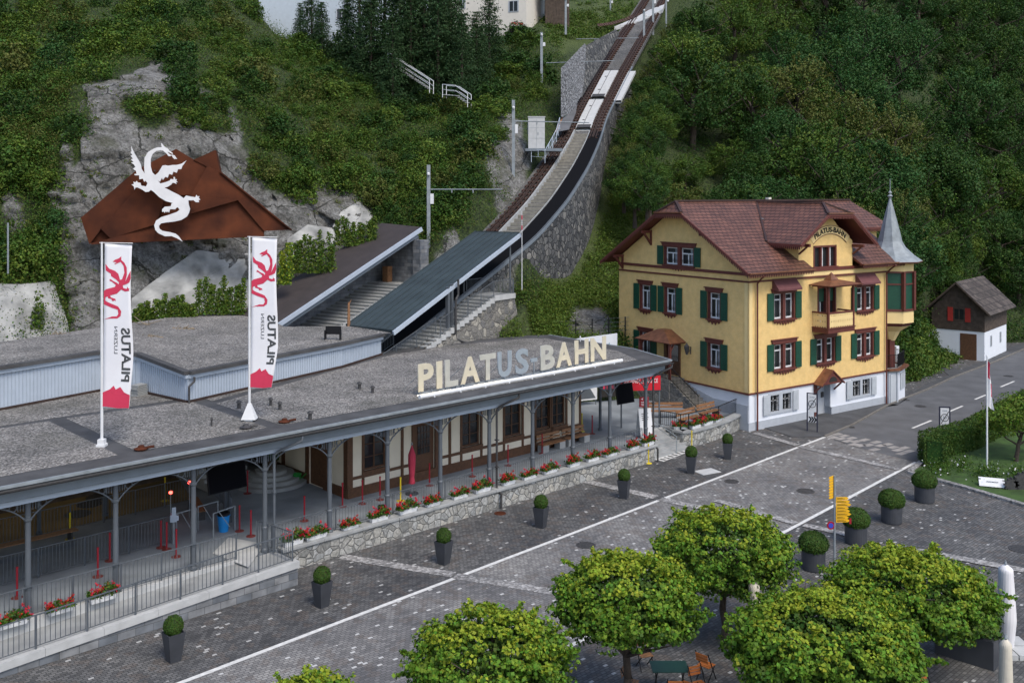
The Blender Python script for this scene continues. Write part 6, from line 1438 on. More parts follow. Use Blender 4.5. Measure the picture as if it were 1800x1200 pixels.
rr_.build('terrace_railing', M['black'], hs); MB().box(17.75, 18.1, 1.4, 1.75, 2.3, 3.6).build('terrace_pillar', M['hwhite'], hs)
mb = MB(); mb.box(14.62, 15.3, -.22, -.05, .05, 2.05); do = mb.build('corner_door', M['grey_shut'], hs, loc=(0, 0, 0)); MB().box(14.5, 14.62, -.16, .03, 0, 2.15).box(15.3, 15.44, -.3, -.1, 0, 2.15).build('door_frame', M['plinth'], do)
q0, q1 = Vector((15.45, -.22, 0)), Vector((17.45, .5, 0)); d = (q1 - q0).normalized(); n = Vector((d.y, -d.x, 0)) * .05
for a in (.85, 1.3, 1.75): MB().bar(q0 + d * a + n + Vector((0, 0, .8)), q0 + d * a + n + Vector((0, 0, 2.0)), .38, .04, up=n).build('shutter', M['grey_shut'], hs)

# ------------------------------------------------------------------ barn by the street
pb = gz(1730.5, 635); FB = Frame(pb, (gz(1769, 617) - pb)); BW = (gz(1769, 617) - pb).length; BL = 4.5
def bz(px, py):
    k = None; p = pb; return HC - (py - YH) / F * pb.y
zt, ze_ = bz(0, 584), bz(0, 547); zr = bz(0, 494) + .6
bn = thing('barn', 'small weathered board barn with red shutters on a white stone base by the street', 'barn', FB.o, FB.rz)
def bx_at(px, yb):      # local -b side: distance along the gable face for a photo column
    k = (FB.o.x * FB.n.y - FB.o.y * FB.n.x) * 0; return None
gw = 4.5; zr -= .75
mb = MB(); mb.box(0, BW, 0, gw, -.3, zt); mb.build('white_base', M['hwhite'], bn)
mb = MB(); mb.prism([(-.04, -.03, zt), (-.04, gw + .03, zt), (-.04, gw + .03, ze_), (-.04, gw / 2, zr - .15), (-.04, -.03, ze_)], (BW + .08, 0, 0))
for i in range(int((ze_ - zt) / .17)): z = zt + .1 + i * .17; mb.box(-.055, -.04, -.03, gw, z, z + .02); mb.box(-.04, BW, -.045, -.03, z, z + .02)
mb.build('board_wall', M['old_wood'], bn)
tiled('roof', [[(-.7, -.7, ze_ - .25), (BW + .8, -.7, ze_ - .25), (BW + .8, gw / 2, zr), (-.7, gw / 2, zr)], [(-.7, gw + .7, ze_ - .25), (BW + .8, gw + .7, ze_ - .25), (BW + .8, gw / 2, zr), (-.7, gw / 2, zr)]], M['old_tiles'], bn, .14, M['old_wood'])
mb = MB(); mb.box(-.03, .05, .65, 2.05, 0, zt - .25); mb.build('door', M['timber'], bn)
for b in (1.2, 3.0): mb = MB(); mb.box(BW * (b / 4.2) - .3, BW * (b / 4.2) + .2, -.04, .02, .8 + .3, 2.1); w = mb.build('window', M['plinth'], bn); MB().box(BW * (b / 4.2) - .24, BW * (b / 4.2) + .14, -.05, -.035, 1.16, 2.04).build('pane', M['curtain'], w)
mb = MB(); mb.box(-.08, 0, 1.65, 2.6, zt + .9, zt + 2.0); w = mb.build('window', M['old_wood'], bn); mb = MB(); mb.box(-.1, -.075, 1.72, 2.08, zt + 1.0, zt + 1.92); mb.box(-.1, -.075, 2.16, 2.52, zt + 1.0, zt + 1.92); mb.build('pane', M['glass'], w)
for b in (1.15, 2.65): MB().box(-.12, -.06, b, b + .45, zt + .8, zt + 2.05).build('shutter', M['red_shut'], w)
mb = MB(); mb.box(-3.6, .1, gw + .05, gw + .4, -.3, 2.0); mb.box(-.03, .35, gw, gw + .4, -.3, zt); mb.build('side_wall', M['hwhite'], bn)

# ------------------------------------------------------------------ houses and shed at the top
def upper_house(label, pl, pc, pr, ytop, ybot, Y, m, wins, dy=4, roof=False, rise=0):
    c = at(pc, ybot, Y); a = at(pl, ybot, Y + dy) - c; b = at(pr, ybot, Y + 9) - c; h = (ybot - ytop) / F * Y; a.z = b.z = 0
    t = thing('white_house', label, 'house', c); mb = MB(); P = [Vector((0, 0, 0)), b, a + b, a]; mb.prism([p + Vector((0, 0, -2)) for p in P], (0, 0, h + 2)); mb.build('wall', m, t)
    d = a.normalized(); n = Vector((-d.y, d.x, 0)); n = n if n.y < 0 else -n
    for k, (wx, wy, ww, wh) in enumerate(wins):
        q = d * ((pc - wx) / F * Y / max(.2, abs(d.x))); z = (ybot - wy) / F * Y; W = ww / F * Y; H_ = wh / F * Y
        f = MB(); f.bar(q + n * .03 + Vector((0, 0, z - H_ / 2)), q + n * .03 + Vector((0, 0, z + H_ / 2)), W + .2, .06, up=n); fo = f.build('window', M['plinth'], t)
        for s_ in (-1, 1): g_ = MB(); g_.bar(q + d * s_ * W / 4 + n * .07 + Vector((0, 0, z - H_ / 2 + .1)), q + d * s_ * W / 4 + n * .07 + Vector((0, 0, z + H_ / 2 - .1)), W / 2 - .12, .04, up=n); g_.build('pane', M['glass'], fo)
    return t, a, b, h
upper_house('pale blue white house high on the slope behind the spruces', 455, 655, 760, -60, 112, 116, mat('pale_blue_render', (.42, .48, .54), .9, var=.04), [(603, 28, 18, 20), (548, 26, 12, 18), (520, -10, 12, 16)], dy=-3)
t, a, b, h = upper_house('cream white house with a balcony and red flowers beside the track meadow', 795, 925, 964, -80, 58, 124, M['cream_w'], [(903, 10, 16, 20), (812, 0, 8, 18)], dy=3)
c = at(925, 58, 124); t2 = MB(); p0 = at(895, 62, 122.5) - c; p1 = at(925, 62, 123.0) - c
t2.bar(p0 + Vector((0, 0, -.1)), p1 + Vector((0, 0, -.1)), 1.6, .2); t2.bar(p0 + Vector((0, -.8, .5)), p1 + Vector((0, -.8, .5)), .08, 1.1); t2.build('balcony', M['dark'], t)
fl_ = leaf_mesh('balcony_flowers', np.array([[*(p0.lerp(p1, RNG.uniform(.1, .8)) + Vector((0, -.9, 1.15 + RNG.uniform(0, .3))))] for _ in range(120)]), .22, [M['geranium']]); obj_of('balcony_flowers', fl_, t)
c = at(975, 40, 127); sh = thing('board_shed', 'black boarded shed with a low roof next to the cream white house', 'shed', c); mb = MB(); mb.box(-1.2, 1.9, 0, 3, -1, 5); 
for i in range(9): mb.box(-1.2 + i * .36, -1.1 + i * .36, -.05, 0, -1, 5)
mb.build('board_wall', M['old_wood'], sh); mb = MB(); mb.prism([(-1.8, -.8, 4.4), (2.4, -.8, 4.4), (2.4, 3.6, 5.6), (-1.8, 3.6, 5.6)], (0, 0, .15)); mb.build('roof', M['brownroof'], sh)
# white stairs and rails in the bushes
def stair_rail(label, pts, h=.95, n=9):
    P = [at(*p) for p in pts]; c = P[0]; t = thing('steel_stair', label, 'stairs', c); mb = MB(); st_ = MB()
    for a, b in zip(P, P[1:]):
        a, b = a - c, b - c
        for off_ in (Vector((0, 0, 0)), Vector((.3, 1.0, 0))):
            mb.bar(a + off_ + Vector((0, 0, h)), b + off_ + Vector((0, 0, h)), .06); mb.bar(a + off_ + Vector((0, 0, h * .5)), b + off_ + Vector((0, 0, h * .5)), .04)
            k = max(1, int((b - a).length / 1.3))
            for i in range(k + 1): q = a.lerp(b, i / k) + off_; mb.bar(q + Vector((0, 0, -.3)), q + Vector((0, 0, h)), .06)
        k = int((b - a).length / .35)
        for i in range(k): q = a.lerp(b, i / k); st_.box(q.x, q.x + .4, q.y, q.y + 1.0, q.z - .05, q.z)
    mb.build('handrail', M['white'], t); st_.build('treads', M['concrete_l'], t); return t
stair_rail('white railed steel stair coming down through the bushes under the spruces', [(682, 108, 99), (700, 122, 97), (728, 140, 95.5), (755, 158, 94)])
stair_rail('lower end of the white railed stair with a small gate frame', [(778, 166, 93), (800, 168, 92), (822, 183, 91)])
# ------------------------------------------------------------------ tubs with clipped box balls
def ball_mesh(name, r, rz, n, size, m, seed, box=False, clumps=90, clump_r=.16):
    g = np.random.default_rng(seed); d = g.normal(size=(n, 3)); d /= np.linalg.norm(d, axis=1)[:, None]; d[:, 2] = np.where(d[:, 2] < -.75, -.75, d[:, 2]); P = d * g.normal(.97, .035, n)[:, None] * (1 + .035 * np.sin(d[:, :1] * 9 + seed) * np.cos(d[:, 1:2] * 8)) * np.array([r, r, rz]); out = d
    me = leaf_mesh(name, P, size, [m], out=out * 1.2, up=.2); return me
bx_me = [ball_mesh('clipped_ball', .31, .33, 4200, .04, M['leaf_box'], s) for s in (1, 2)]
def core(r, rz, z, m=None):
    mb = MB(); mb.lathe([(.02, -rz), (r * .7, -rz * .7), (r, 0), (r * .7, rz * .7), (.02, rz)], n=12, z0=z); return mb
def box_tub(label, px, py, k, tint=1.0):
    t = thing('tapered_tub', label, 'planter', gz(px, py), FS.rz + .1 * k, group='tapered tubs with clipped box balls along the terrace')
    mb = MB(); b, w, h = .18, .28, .92; v = []
    for z, s in ((0, b), (h, w), (h, w - .03), (h - .06, w - .04)): v += [(-s, -s, z), (s, -s, z), (s, s, z), (-s, s, z)]
    fs = [(i * 4 + j, i * 4 + (j + 1) % 4, (i + 1) * 4 + (j + 1) % 4, (i + 1) * 4 + j) for i in range(3) for j in range(4)] + [(12, 13, 14, 15), (3, 2, 1, 0)]
    mb.add(v, fs); mb.build('pot', M['anth'], t); o = obj_of('clipped_ball', bx_me[k % 2], t, (0, 0, h + .2)); o.rotation_euler = (0, 0, k); s = 1 + .05 * sin(k * 3); o.scale = (s, s, s)
    core(.28, .28, h + .2).build('inner_branches', M['soil'], t)
tub_l = ['tapered tub with a clipped box ball nearest the lower end of the ramp', 'tapered tub with a clipped box ball in front of the ramp head', 'tapered tub with a clipped box ball before the downpipe stretch of the rubble wall', 'tapered tub with a clipped box ball midway along the rubble wall', 'tapered tub with a clipped box ball on the pale cobble band', 'tapered tub with a clipped box ball beside the entrance steps and the pale cover plate', 'tapered tub with a clipped box ball in front of the rounded house terrace']
for k, (p, l) in enumerate(zip([(305, 1160), (566, 1065), (780, 990), (951, 926), (1097, 875), (1215, 831), (1279, 806)], tub_l)): box_tub(l, p[0], p[1], k)
rb_me = ball_mesh('clipped_shrub', .58, .46, 7500, .06, M['leaf_box'], 9)
for k, (p, l) in enumerate(zip([(1436, 1007), (1511, 960), (1574, 923), (1632, 886)], ['round dark tub with a box shrub left of the hiking sign pole', 'round dark tub with a box shrub right behind the yellow hiking signs', 'round dark tub with a box shrub, second from the lawn edge', 'round dark tub with a box shrub closest to the lawn edge'])):
    q = gz(*p); q = Vector((q.x, q.y + .45, 0)); t = thing('round_tub', l, 'planter', q, group='round tubs with box shrubs'); mb = MB(); mb.lathe([(.44, 0), (.46, .05), (.47, .76), (.44, .78), (.42, .72), (.02, .72)], n=28); mb.build('pot', M['anth'], t)
    o = obj_of('clipped_shrub', rb_me, t, (0, 0, 1.03)); o.rotation_euler = (0, 0, k * 1.3); core(.5, .4, 1.05).build('inner_branches', M['soil'], t)
q = gz(1660, 1150); t = thing('planter_box', 'large rectangular anthracite planter with a dense shrub beside the furled white parasol', 'planter', (14.75, 31.7, 0), -.75); mb = MB(); mb.box(-.9, .9, -.42, .42, 0, .9); mb.box(-.85, .85, -.37, .37, .9, .92); mb.build('box', M['anth'], t)
P, out, k_ = crown_points(5500, 1.1, .75, .7, 120, .24, .85, 5, -.7); obj_of('shrub', leaf_mesh('shrub', P + np.array([0, 0, 1.35]), .11, [M['leaf_mid']], out=out), t)

# ------------------------------------------------------------------ geranium boxes
def ger_proto(seed):
    g = np.random.default_rng(seed); t = thing('geranium_box', 'x', 'flower box', (0, 0, 0), group='white boxes of red geraniums')
    mb = MB(); mb.prism([(-.44, -.11, .16), (.44, -.11, .16), (.40, -.09, 0), (-.40, -.09, 0)], (0, .2, 0)); mb.build('trough', M['white'], t)
    n = 520; P = np.column_stack([g.uniform(-.50, .50, n), g.normal(0, .11, n), .2 + np.abs(g.normal(0, .10, n))]); P[:, 2] += .10 * np.sin(P[:, 0] * 7 + seed) * (P[:, 2] > .25)
    obj_of('foliage', leaf_mesh('foliage', P, .10, [M['leaf_mid']], up=.6), t)
    C = np.column_stack([g.uniform(-.52, .52, 24), g.normal(0, .12, 24), g.uniform(.26, .52, 24)]); k = g.integers(0, 24, 520); Q = C[k] + g.normal(size=(520, 3)) * .028
    obj_of('blossoms', leaf_mesh('blossoms', Q, .055, [M['geranium']], up=.4), t); return t
gps = [ger_proto(i) for i in range(3)]; gused = [0, 0, 0]
def ger(label, s, y, z, rz, k):
    i = k % 3
    if gused[i]: t = copy_tree(gps[i])
    else: t = gps[i]; gused[i] = 1
    t.location = FS.w(s, y, z); t.rotation_euler = (0, 0, rz); sc = 1 + .12 * sin(k * 2.1); t.scale = (sc, 1, 1 + .15 * cos(k * 1.7)); t['label'] = label; return t
GP = [(513, 955), (556, 945), (611, 926), (662, 912), (712, 898), (757, 886), (800, 871), (845, 862), (887, 848), (924, 838), (960, 828), (998, 815), (1031, 806), (1065, 798), (1098, 785), (1124, 778)]
gl = ['geranium box on the coping nearest the head of the ramp'] + ['%s geranium box on the coping counted from the ramp head' % ORD[i] for i in range(1, 15)] + ['geranium box on the coping nearest the entrance steps']
for k, (p, l) in enumerate(zip(GP, gl)):
    v = FS.px(p[0], p[1], .95); ger(l, v.x, .22, .93, FS.rz, k)
for k, (p, l) in enumerate(zip([(10, 1087), (97, 1066), (170, 1045)], ['geranium box at the inner edge of the ramp, cut by the picture edge', 'geranium box at the inner edge of the ramp just past the first iron column', 'geranium box at the inner edge of the ramp just before the second iron column'])):
    v = FS.px(p[0], p[1], .9); ger(l, v.x, .15, .70 if 0 else .86, FS.rz, k + 1)
for k, (s, y, l, r) in enumerate([(4.62, 1.2, 'geranium box at the rounded end of the house terrace', -.9), (5.5, .72, 'second geranium box on the house terrace coping, from the steps', 0), (6.7, .72, 'third geranium box on the house terrace coping, from the steps', 0), (7.9, .8, 'geranium box on the house terrace coping nearest the yellow house', .1)]): ger(l, s, y, .97, FS.rz + r, k + 2)

# ------------------------------------------------------------------ queue posts
def post_proto(col, foot, h=1.0):
    t = thing('queue_post', 'x', 'queue post', (0, 0, 0)); MB().lathe([(.035, .03), (.035, h), (.042, h + .01), (.042, h + .08), (.02, h + .09)], n=12).build('post', col, t); MB().lathe([(.19, 0), (.19, .015), (.06, .04), (.05, .06)], n=20).build('foot', foot, t); return t
rp_ = post_proto(M['red'], M['red_foot']); yp_ = post_proto(M['yellow'], M['yellow'])
RPX = [((30, 1050), 'red queue post standing before the first iron column of the ramp'), ((172, 1013), 'red queue post just before the second iron column near the geraniums'), ((193, 985), 'red queue post right behind the second iron column'), ((283, 962), 'red queue post of the trio by the ticket gate, the hindmost'), ((293, 965), 'red queue post of the trio by the ticket gate, the middle one'), ((310, 978), 'red queue post of the trio by the ticket gate, the foremost'), ((421, 933), 'red queue post just beside the blue bin'), ((441, 942), 'red queue post in front of the one beside the blue bin'),
 ((535, 915), 'red queue post alone on the open floor before the round steps'), ((435, 867), 'red queue post half hidden under the hanging black screen'), ((602, 890), 'red queue post at the left corner of the timbered building'), ((637, 885), 'red queue post below the first timbered window'), ((668, 878), 'red queue post between the first window and the red umbrella'), ((755, 853), 'red queue post in front of the timbered building door'), ((830, 837), 'red queue post below the second timbered window'), ((893, 818), 'red queue post below the third timbered window'), ((953, 797), 'red queue post before the wooden bench, nearer its first column'), ((1005, 778), 'red queue post at the far end of the wooden bench'), ((1041, 762), 'red queue post next to the yellow post at the building corner')]
first = True
for (p, l) in RPX:
    t = rp_ if first else copy_tree(rp_); first = False; t.location = gz(p[0], p[1], PZ); t['label'] = l; t['group'] = 'red queue posts on the platform'
first = True
for p, z, l in [((123, 947), PZ, 'yellow queue post beside the long bench in the dark hall'), ((290, 880), PZ, 'yellow queue post behind the slatted railing near the hall stairs'), ((704, 880), PZ, 'yellow queue post near the red umbrella'), ((1023, 758), PZ, 'yellow queue post at the corner of the timbered building'), ((1140, 814), 0, 'yellow queue post at the foot of the rubble wall by the entrance steps'), ((1216, 789), 0, 'yellow queue post at the rounded end of the house terrace wall')]:
    t = yp_ if first else copy_tree(yp_); first = False; t.location = gz(p[0], p[1], z); t['label'] = l; t['group'] = 'yellow queue posts'
# ------------------------------------------------------------------ furled umbrellas
def umbrella(label, p, h, r, m, base=None, flare=.0, lean=0.0):
    t = thing('furled_umbrella', label, 'umbrella', p); mb = MB(); n = 18; k = 22; prof = []
    for i in range(k + 1):
        f = i / k; rr = r * (.25 + .75 * sin(pi * min(1, f * 1.15) * .62) ** .8) * (1 - .88 * max(0, f - .75) / .25 * 1.0) if f > .02 else r * .9
        if flare == 1 and f < .3: rr = r * (.62 + 1.5 * abs(f - .17))
        if flare == 2: rr = r * (.62 + .5 * min(1, f * 3)) * (1 - .3 * f) if f < .985 else r * .3
        prof.append((max(.02, rr), h * (.05 if flare == 2 else .22) + f * h * (.95 if flare == 2 else .78)))
    vs = []
    for i, (rr, z) in enumerate(prof):
        for j in range(n * 2): a = pi * j / n; q = rr * (1 + (.13 if j % 2 else -.10)); vs.append((q * cos(a + z * .25) + lean * z, q * sin(a + z * .25), z))
    N_ = n * 2; mb.add(vs, [(i * N_ + j, i * N_ + (j + 1) % N_, (i + 1) * N_ + (j + 1) % N_, (i + 1) * N_ + j) for i in range(k) for j in range(N_)] + [tuple(range(k * N_, k * N_ + N_))])
    mb.build('cloth', m, t, smooth=True); MB().lathe([(.03, 0), (.03, h * .4)], n=10).lathe([(.02, h), (.05, h + .05), (.01, h + .16)], (lean * h, 0), n=8).build('pole', M['zinc'], t)
    if base == 'slabs': mb = MB(); [mb.box(a, a + .68, b, b + .68, 0, .16) for a in (-.7, .02) for b in (-.7, .02)]; mb.build('base', M['concrete_l'], t)
    else: MB().lathe([(.3, 0), (.3, .06), (.06, .1)], n=20).build('base', M['anth'], t)
    return t
umbrella('furled red umbrella standing by the door of the timbered building', gz(724, 868, PZ), 2.3, .16, M['pink'], flare=1)
umbrella('tall furled white parasol on a slab base at the edge of the dark setts', (16.3, 32.2, 0), 2.8, .25, M['flag'], 'slabs', 2, -.03)
umbrella('furled cream parasol in the corner in front of the tall white one', (13.6, 27.0, 0), 2.72, .175, M['cloth'], None, 2)
umbrella('furled cream parasol peeping out between the linden crowns', (7.7, 31.2, 0), 2.65, .2, M['cloth'], None, 2)
# ------------------------------------------------------------------ screens, signs, boards
def hang_screen(label, s, y, z, w, h, tilt=.35, rz=0.0):
    t = thing('hanging_screen', label, 'screen', FS.w(s, y, z), FS.rz + rz); mb = MB(); mb.prism([(-w / 2, 0, 0), (w / 2, 0, 0), (w / 2, -tilt * 0 - .0, h), (-w / 2, 0, h)], (0, .08, 0)); o = mb.build('housing', M['black'], t); MB().box(-w / 2 + .03, w / 2 - .03, -.006, 0, .03, h - .03).build('panel', M['screen'], t); MB().box(-.04, .04, .03, .09, h, 5.05 - z).build('bracket', M['black'], t)
    for c in t.children: c.rotation_euler = (-.18, 0, 0)
hang_screen('big black screen hanging under the roof above the blue bin', -23.55, 3.0, 2.75, 1.75, 1.1, rz=.05); hang_screen('black screen hanging under the roof end in front of the red entrance sign', 1.35, 2.6, 2.75, 1.35, 1.15, rz=-.1)
t = thing('entrance_sign', 'long red sign with white lettering EINGANG | ENTRANCE on two slim posts', 'sign', FS.w(2.65, 4.05, PZ), 0)
a = FS.w(2.63, 4.07, 0); b = FS.w(4.55, 2.69, 0); d = (b - a).normalized(); t.location = (a.x, a.y, PZ); t.rotation_euler = (0, 0, atan2(d.y, d.x)); Ls = (b - a).length
mb = MB(); mb.box(-.04, .04, -.04, .04, 0, 3.1); mb.box(Ls - .04, Ls + .04, -.04, .04, 0, 3.1); mb.build('post', M['steel'], t); MB().box(-.1, Ls + .05, -.1, -.05, 2.25, 3.12).build('panel', mat('sign_red', (.55, .006, .02), .5, var=.02), t)
text_part('EINGANG | EnTRANCE', .1, Ls - .12, 2.62, 2.96, -.1, M['white'], t, .006, bold=.012)
t = thing('small_red_sign', 'small red sign with white arrows on a thin black pole at the terrace edge', 'sign', FS.w(1.05, 1.05, PZ), FS.rz - .5); MB().tube((0, 0, 0), (0, 0, 2.0), .03).build('pole', M['black'], t); MB().box(-.28, .28, -.03, .03, 2.0, 2.55).build('panel', M['red'], t)
mb = MB(); mb.prism([(-.2, -.035, 2.45), (-.08, -.035, 2.51), (-.08, -.035, 2.39)], (0, -.004, 0)); [mb.box(-.2, .1 + .1 * (i % 2), -.038, -.03, 2.08 + i * .09, 2.11 + i * .09) for i in range(3)]; mb.prism([(.22, -.035, 2.45), (.12, -.035, 2.51), (.12, -.035, 2.39)], (0, -.004, 0)); mb.build('arrows', M['white'], t)
t = thing('notice_stand', 'white A shaped notice stand with lines of black text behind the railing', 'notice stand', FS.w(1.9, 1.6, PZ), FS.rz - .35)
mb = MB(); mb.prism([(-.42, -.2, 0), (.42, -.2, 0), (.42, .15, 1.65), (-.42, .15, 1.65)], (0, .04, 0)); mb.build('panel', M['white'], t); mb = MB()
for i in range(4): z = 1.35 - i * .11; y = -.2 + .35 * z / 1.65 - .006; mb.box(-.25, .2 - .05 * (i % 2), y - .004, y, z, z + .04)
mb.build('text_lines', M['black'], t); MB().prism([(-.42, .5, 0), (.42, .5, 0), (.42, .2, 1.6), (-.42, .2, 1.6)], (0, -.03, 0)).build('rear_panel', M['white'], t)
# posters behind the terrace end
def poster(label, s, y, w, h, m, rz, kind):
    p = gz(s, y, .95); t = thing('poster_panel', label, 'poster', (p.x, p.y, PZ), rz); MB().box(0, w, 0, .05, .35, .35 + h).build('panel', m, t); mb = MB(); mb.box(.05, .1, .02, .06, 0, .4); mb.box(w - .1, w - .05, .02, .06, 0, .4); mb.build('stand', M['steel'], t)
    if kind == 'mountain': MB().prism([(.1, -.006, .45), (w * .45, -.006, h * .95), (w * .7, -.006, h * .7), (w - .1, -.006, .45)], (0, .004, 0)).prism([(w * .3, -.012, h * .75), (w * .45, -.012, h * .95), (w * .55, -.012, h * .8), (w * .5, -.012, h * .6)], (0, .004, 0)).build('print', M['steel'], t)
    else: MB().box(.3, w - .3, -.006, 0, h * .6, h * .75).build('print', M['flag_red'], t)
poster('large pale poster with a grey mountain drawing behind the building corner', 1013, 712, 1.6, 1.5, M['white'], .45, 'mountain')
poster('dark poster panel with a small red patch right of the mountain poster', 1052, 705, 1.45, 1.5, M['dark'], .3, 'dark')
wp = thing('mural_wall', 'long white garden wall with a faint painted landscape behind the station roof', 'wall', at(985, 640, 67)); mb = MB(); a = at(975, 601, 66.8) - wp.location; b = at(1085, 586, 68.6) - wp.location
mb.prism([a + Vector((0, 0, -3.5)), b + Vector((0, 0, -3.5)), b, a], (0, .2, 0)); mb.build('wall', M['hwhite'], wp); mb = MB()
for i in range(7): q = a.lerp(b, .45 + i * .07) + Vector((0, -.02, -.95)); mb.prism([q, q + Vector((.5, .0, 0)), q + Vector((.3, 0, .22 + .12 * (i % 3))), q + Vector((.1, 0, .1))], (0, -.01, 0))
mb.build('painted_hills', mat('faded_blue_paint', (.30, .45, .52), .9, var=.3), wp)
# fence with black posts on the grass
t = thing('wire_fence', 'wire fence with black posts on the grassy bank behind the mural wall', 'fence', at(930, 590, 68.5)); ps = MB(); wr = MB(); P = []
for i in range(8): px = 925 + i * 29; P.append(at(px, 594 - i * 2.0, 69.2 + i * .3) - t.location)
for p in P: ps.bar(p + Vector((0, 0, -.6)), p + Vector((0, 0, 1.05)), .09)
for a, b in zip(P, P[1:]):
    for z in (.1, .4, .7, 1.0): wr.bar(a + Vector((0, 0, z)), b + Vector((0, 0, z)), .018)
ps.build('post', M['black'], t); wr.build('wire', M['steel'], t)
# benches
def bench(label, p, rz, L, back=True, m=None, group=None, stone=False):
    t = thing('bench', label, 'bench', p, rz, group); m = m or M['bench']; mb = MB()
    for i in range(3): mb.box(-L / 2, L / 2, -.22 + i * .15, -.09 + i * .15, .42, .46)
    mb.build('seat', m, t)
    if back: mb = MB(); mb.box(-L / 2, L / 2, .26, .30, .58, .70); mb.box(-L / 2, L / 2, .29, .33, .76, .92); mb.build('backrest', m, t)
    for x in (-L / 2 + .25, L / 2 - .25): MB().box(x - (.22 if stone else .04), x + (.22 if stone else .04), -.2, .24, 0, .42).build('leg', M['concrete'] if stone else M['iron'], t)
    return t
bench('slatted wooden bench under the double window, nearer the second column', FS.w(-4.1, 3.35, PZ), FS.rz, 1.8, stone=True, group='slatted benches on stone blocks at the timbered wall')
bench('slatted wooden bench at the corner of the timbered building', FS.w(-2.1, 3.35, PZ), FS.rz, 1.8, stone=True, group='slatted benches on stone blocks at the timbered wall')
bench('wooden bench on a stone base below the yellow house stairs', FS.w(6.6, 4.0, PZ), FS.rz - .75, 2.6, stone=True)
bench('wooden bench with a backrest behind the black railing, nearer the steps', FS.w(6.3, 1.75, PZ), FS.rz, 1.9, group='benches behind the black railing')
bench('wooden bench with a backrest behind the black railing, nearer the yellow house', FS.w(8.6, 1.9, PZ), FS.rz, 1.9, group='benches behind the black railing')
bench('long low wooden bench along the barrier in the dark hall', FS.w(-30.0, 7.0, PZ), FS.rz, 3.6, back=False)
bench('wooden bench beside the railing under the big black screen', FS.w(-23.2, 6.6, PZ), FS.rz + 1.3, 2.2, back=False)
# blue bin, gates, mats, plant on round steps
t = thing('blue_bin', 'bright blue plastic bin with a black rim on the platform', 'bin', gz(393, 933, PZ)); MB().lathe([(.19, 0), (.25, .62), (.27, .64), (.27, .68), (.24, .68), (.22, .3)], n=24).build('bin', M['blue'], t); MB().lathe([(.25, .66), (.26, .78), (.22, .80), (.21, .66)], n=24).build('bag_rim', M['black'], t)
mb = MB(); mb.lathe([(.17, 0), (.2, .4), (.21, .42), (.18, .42), (.16, .1)], n=20); o = mb.build('black_bin', M['black'], loc=gz(672, 905, PZ)); tag(o, 'small black bin behind the geraniums left of an iron column', 'bin')
def gate(label, px, py, w, rz):
    t = thing('ticket_gate', label, 'gate', gz(px, py, PZ), FS.rz + rz, group='steel frame gates at the queue lanes'); mb = MB(); mb.path([(0, 0, 0), (0, 0, 1.0), (w, 0, 1.0), (w, 0, 0)], .03, 8); mb.tube((w * .25, -.0, 1.0), (w * .5, -.35, .35), .015); mb.build('frame', M['zinc'], t)
gate('steel frame gate beside the blue bin', 375, 945, 1.15, .25); gate('steel frame gate with a hanging arm right of the reader post', 310, 945, .9, .1); gate('steel frame gate with a hanging arm behind the third iron column', 348, 932, .95, .1)
LR = bpy.data.materials.new('red_signal'); LR.use_nodes = True; LR.node_tree.nodes['Principled BSDF'].inputs['Emission Color'].default_value = (1, .05, .03, 1); LR.node_tree.nodes['Principled BSDF'].inputs['Emission Strength'].default_value = 4
for px, py, l in ((300, 930, 'thin post with a glowing red signal lamp nearest the reader'), (333, 910, 'thin post with a glowing red signal lamp by the third iron column')):
    t = thing('signal_post', l, 'signal post', gz(px, py, PZ), group='signal posts at the gates'); MB().tube((0, 0, 0), (0, 0, 1.5), .022).build('post', M['zinc'], t); MB().lathe([(.05, 1.5), (.08, 1.53), (.07, 1.6), (.01, 1.62)], n=12).build('lamp', LR, t)
t = thing('ticket_reader', 'grey ticket reader box on a pole between the gates', 'ticket reader', gz(305, 955, PZ), .3); MB().tube((0, 0, 0), (0, 0, .95), .05).build('pole', M['zinc'], t); mb = MB(); mb.box(-.12, .12, -.12, .12, .9, 1.2); mb.box(-.06, .1, -.14, -.1, 1.15, 1.5); mb.box(.05, .2, -.1, .1, .95, 1.15); mb.build('reader', M['steel_l'], t)
for px, py, l in ((137, 903, 'dark round floor grate nearest the railing in the hall'), (157, 886, 'dark round floor grate in the middle of the three in the hall'), (173, 874, 'dark round floor grate farthest back in the hall')):
    q = gz(px, py, PZ + .02); mb = MB(); mb.lathe([(.55, 0), (.55, .02), (.5, .025), (.02, .025)], n=30); o = mb.build('floor_grate', M['iron'], loc=q); tag(o, l, 'floor grate', 'round floor grates in the hall')
t = thing('round_steps', 'rounded stone steps at the corner of the timbered building', 'steps', FS.w(-18.4, 8.6, PZ)); mb = MB()
for i in range(4): mb.lathe([(1.75 - i * .33, i * .17), (1.75 - i * .33, i * .17 + .17)], n=36)
mb.build('treads', M['concrete'], t)
t = thing('potted_shrub', 'dark green bushy shrub in a brown pot on the rounded steps', 'potted plant', FS.w(-18.4, 8.6, PZ + .68)); MB().lathe([(.22, 0), (.32, .5), (.34, .52), (.28, .5), (.02, .46)], n=20).build('pot', M['old_wood'], t); P, out, k_ = crown_points(1600, .85, .85, .8, 40, .3, .5, 3, -.6); obj_of('foliage', leaf_mesh('foliage', P + np.array([0, 0, 1.15]), .16, [M['leaf_dark']], out=out), t)
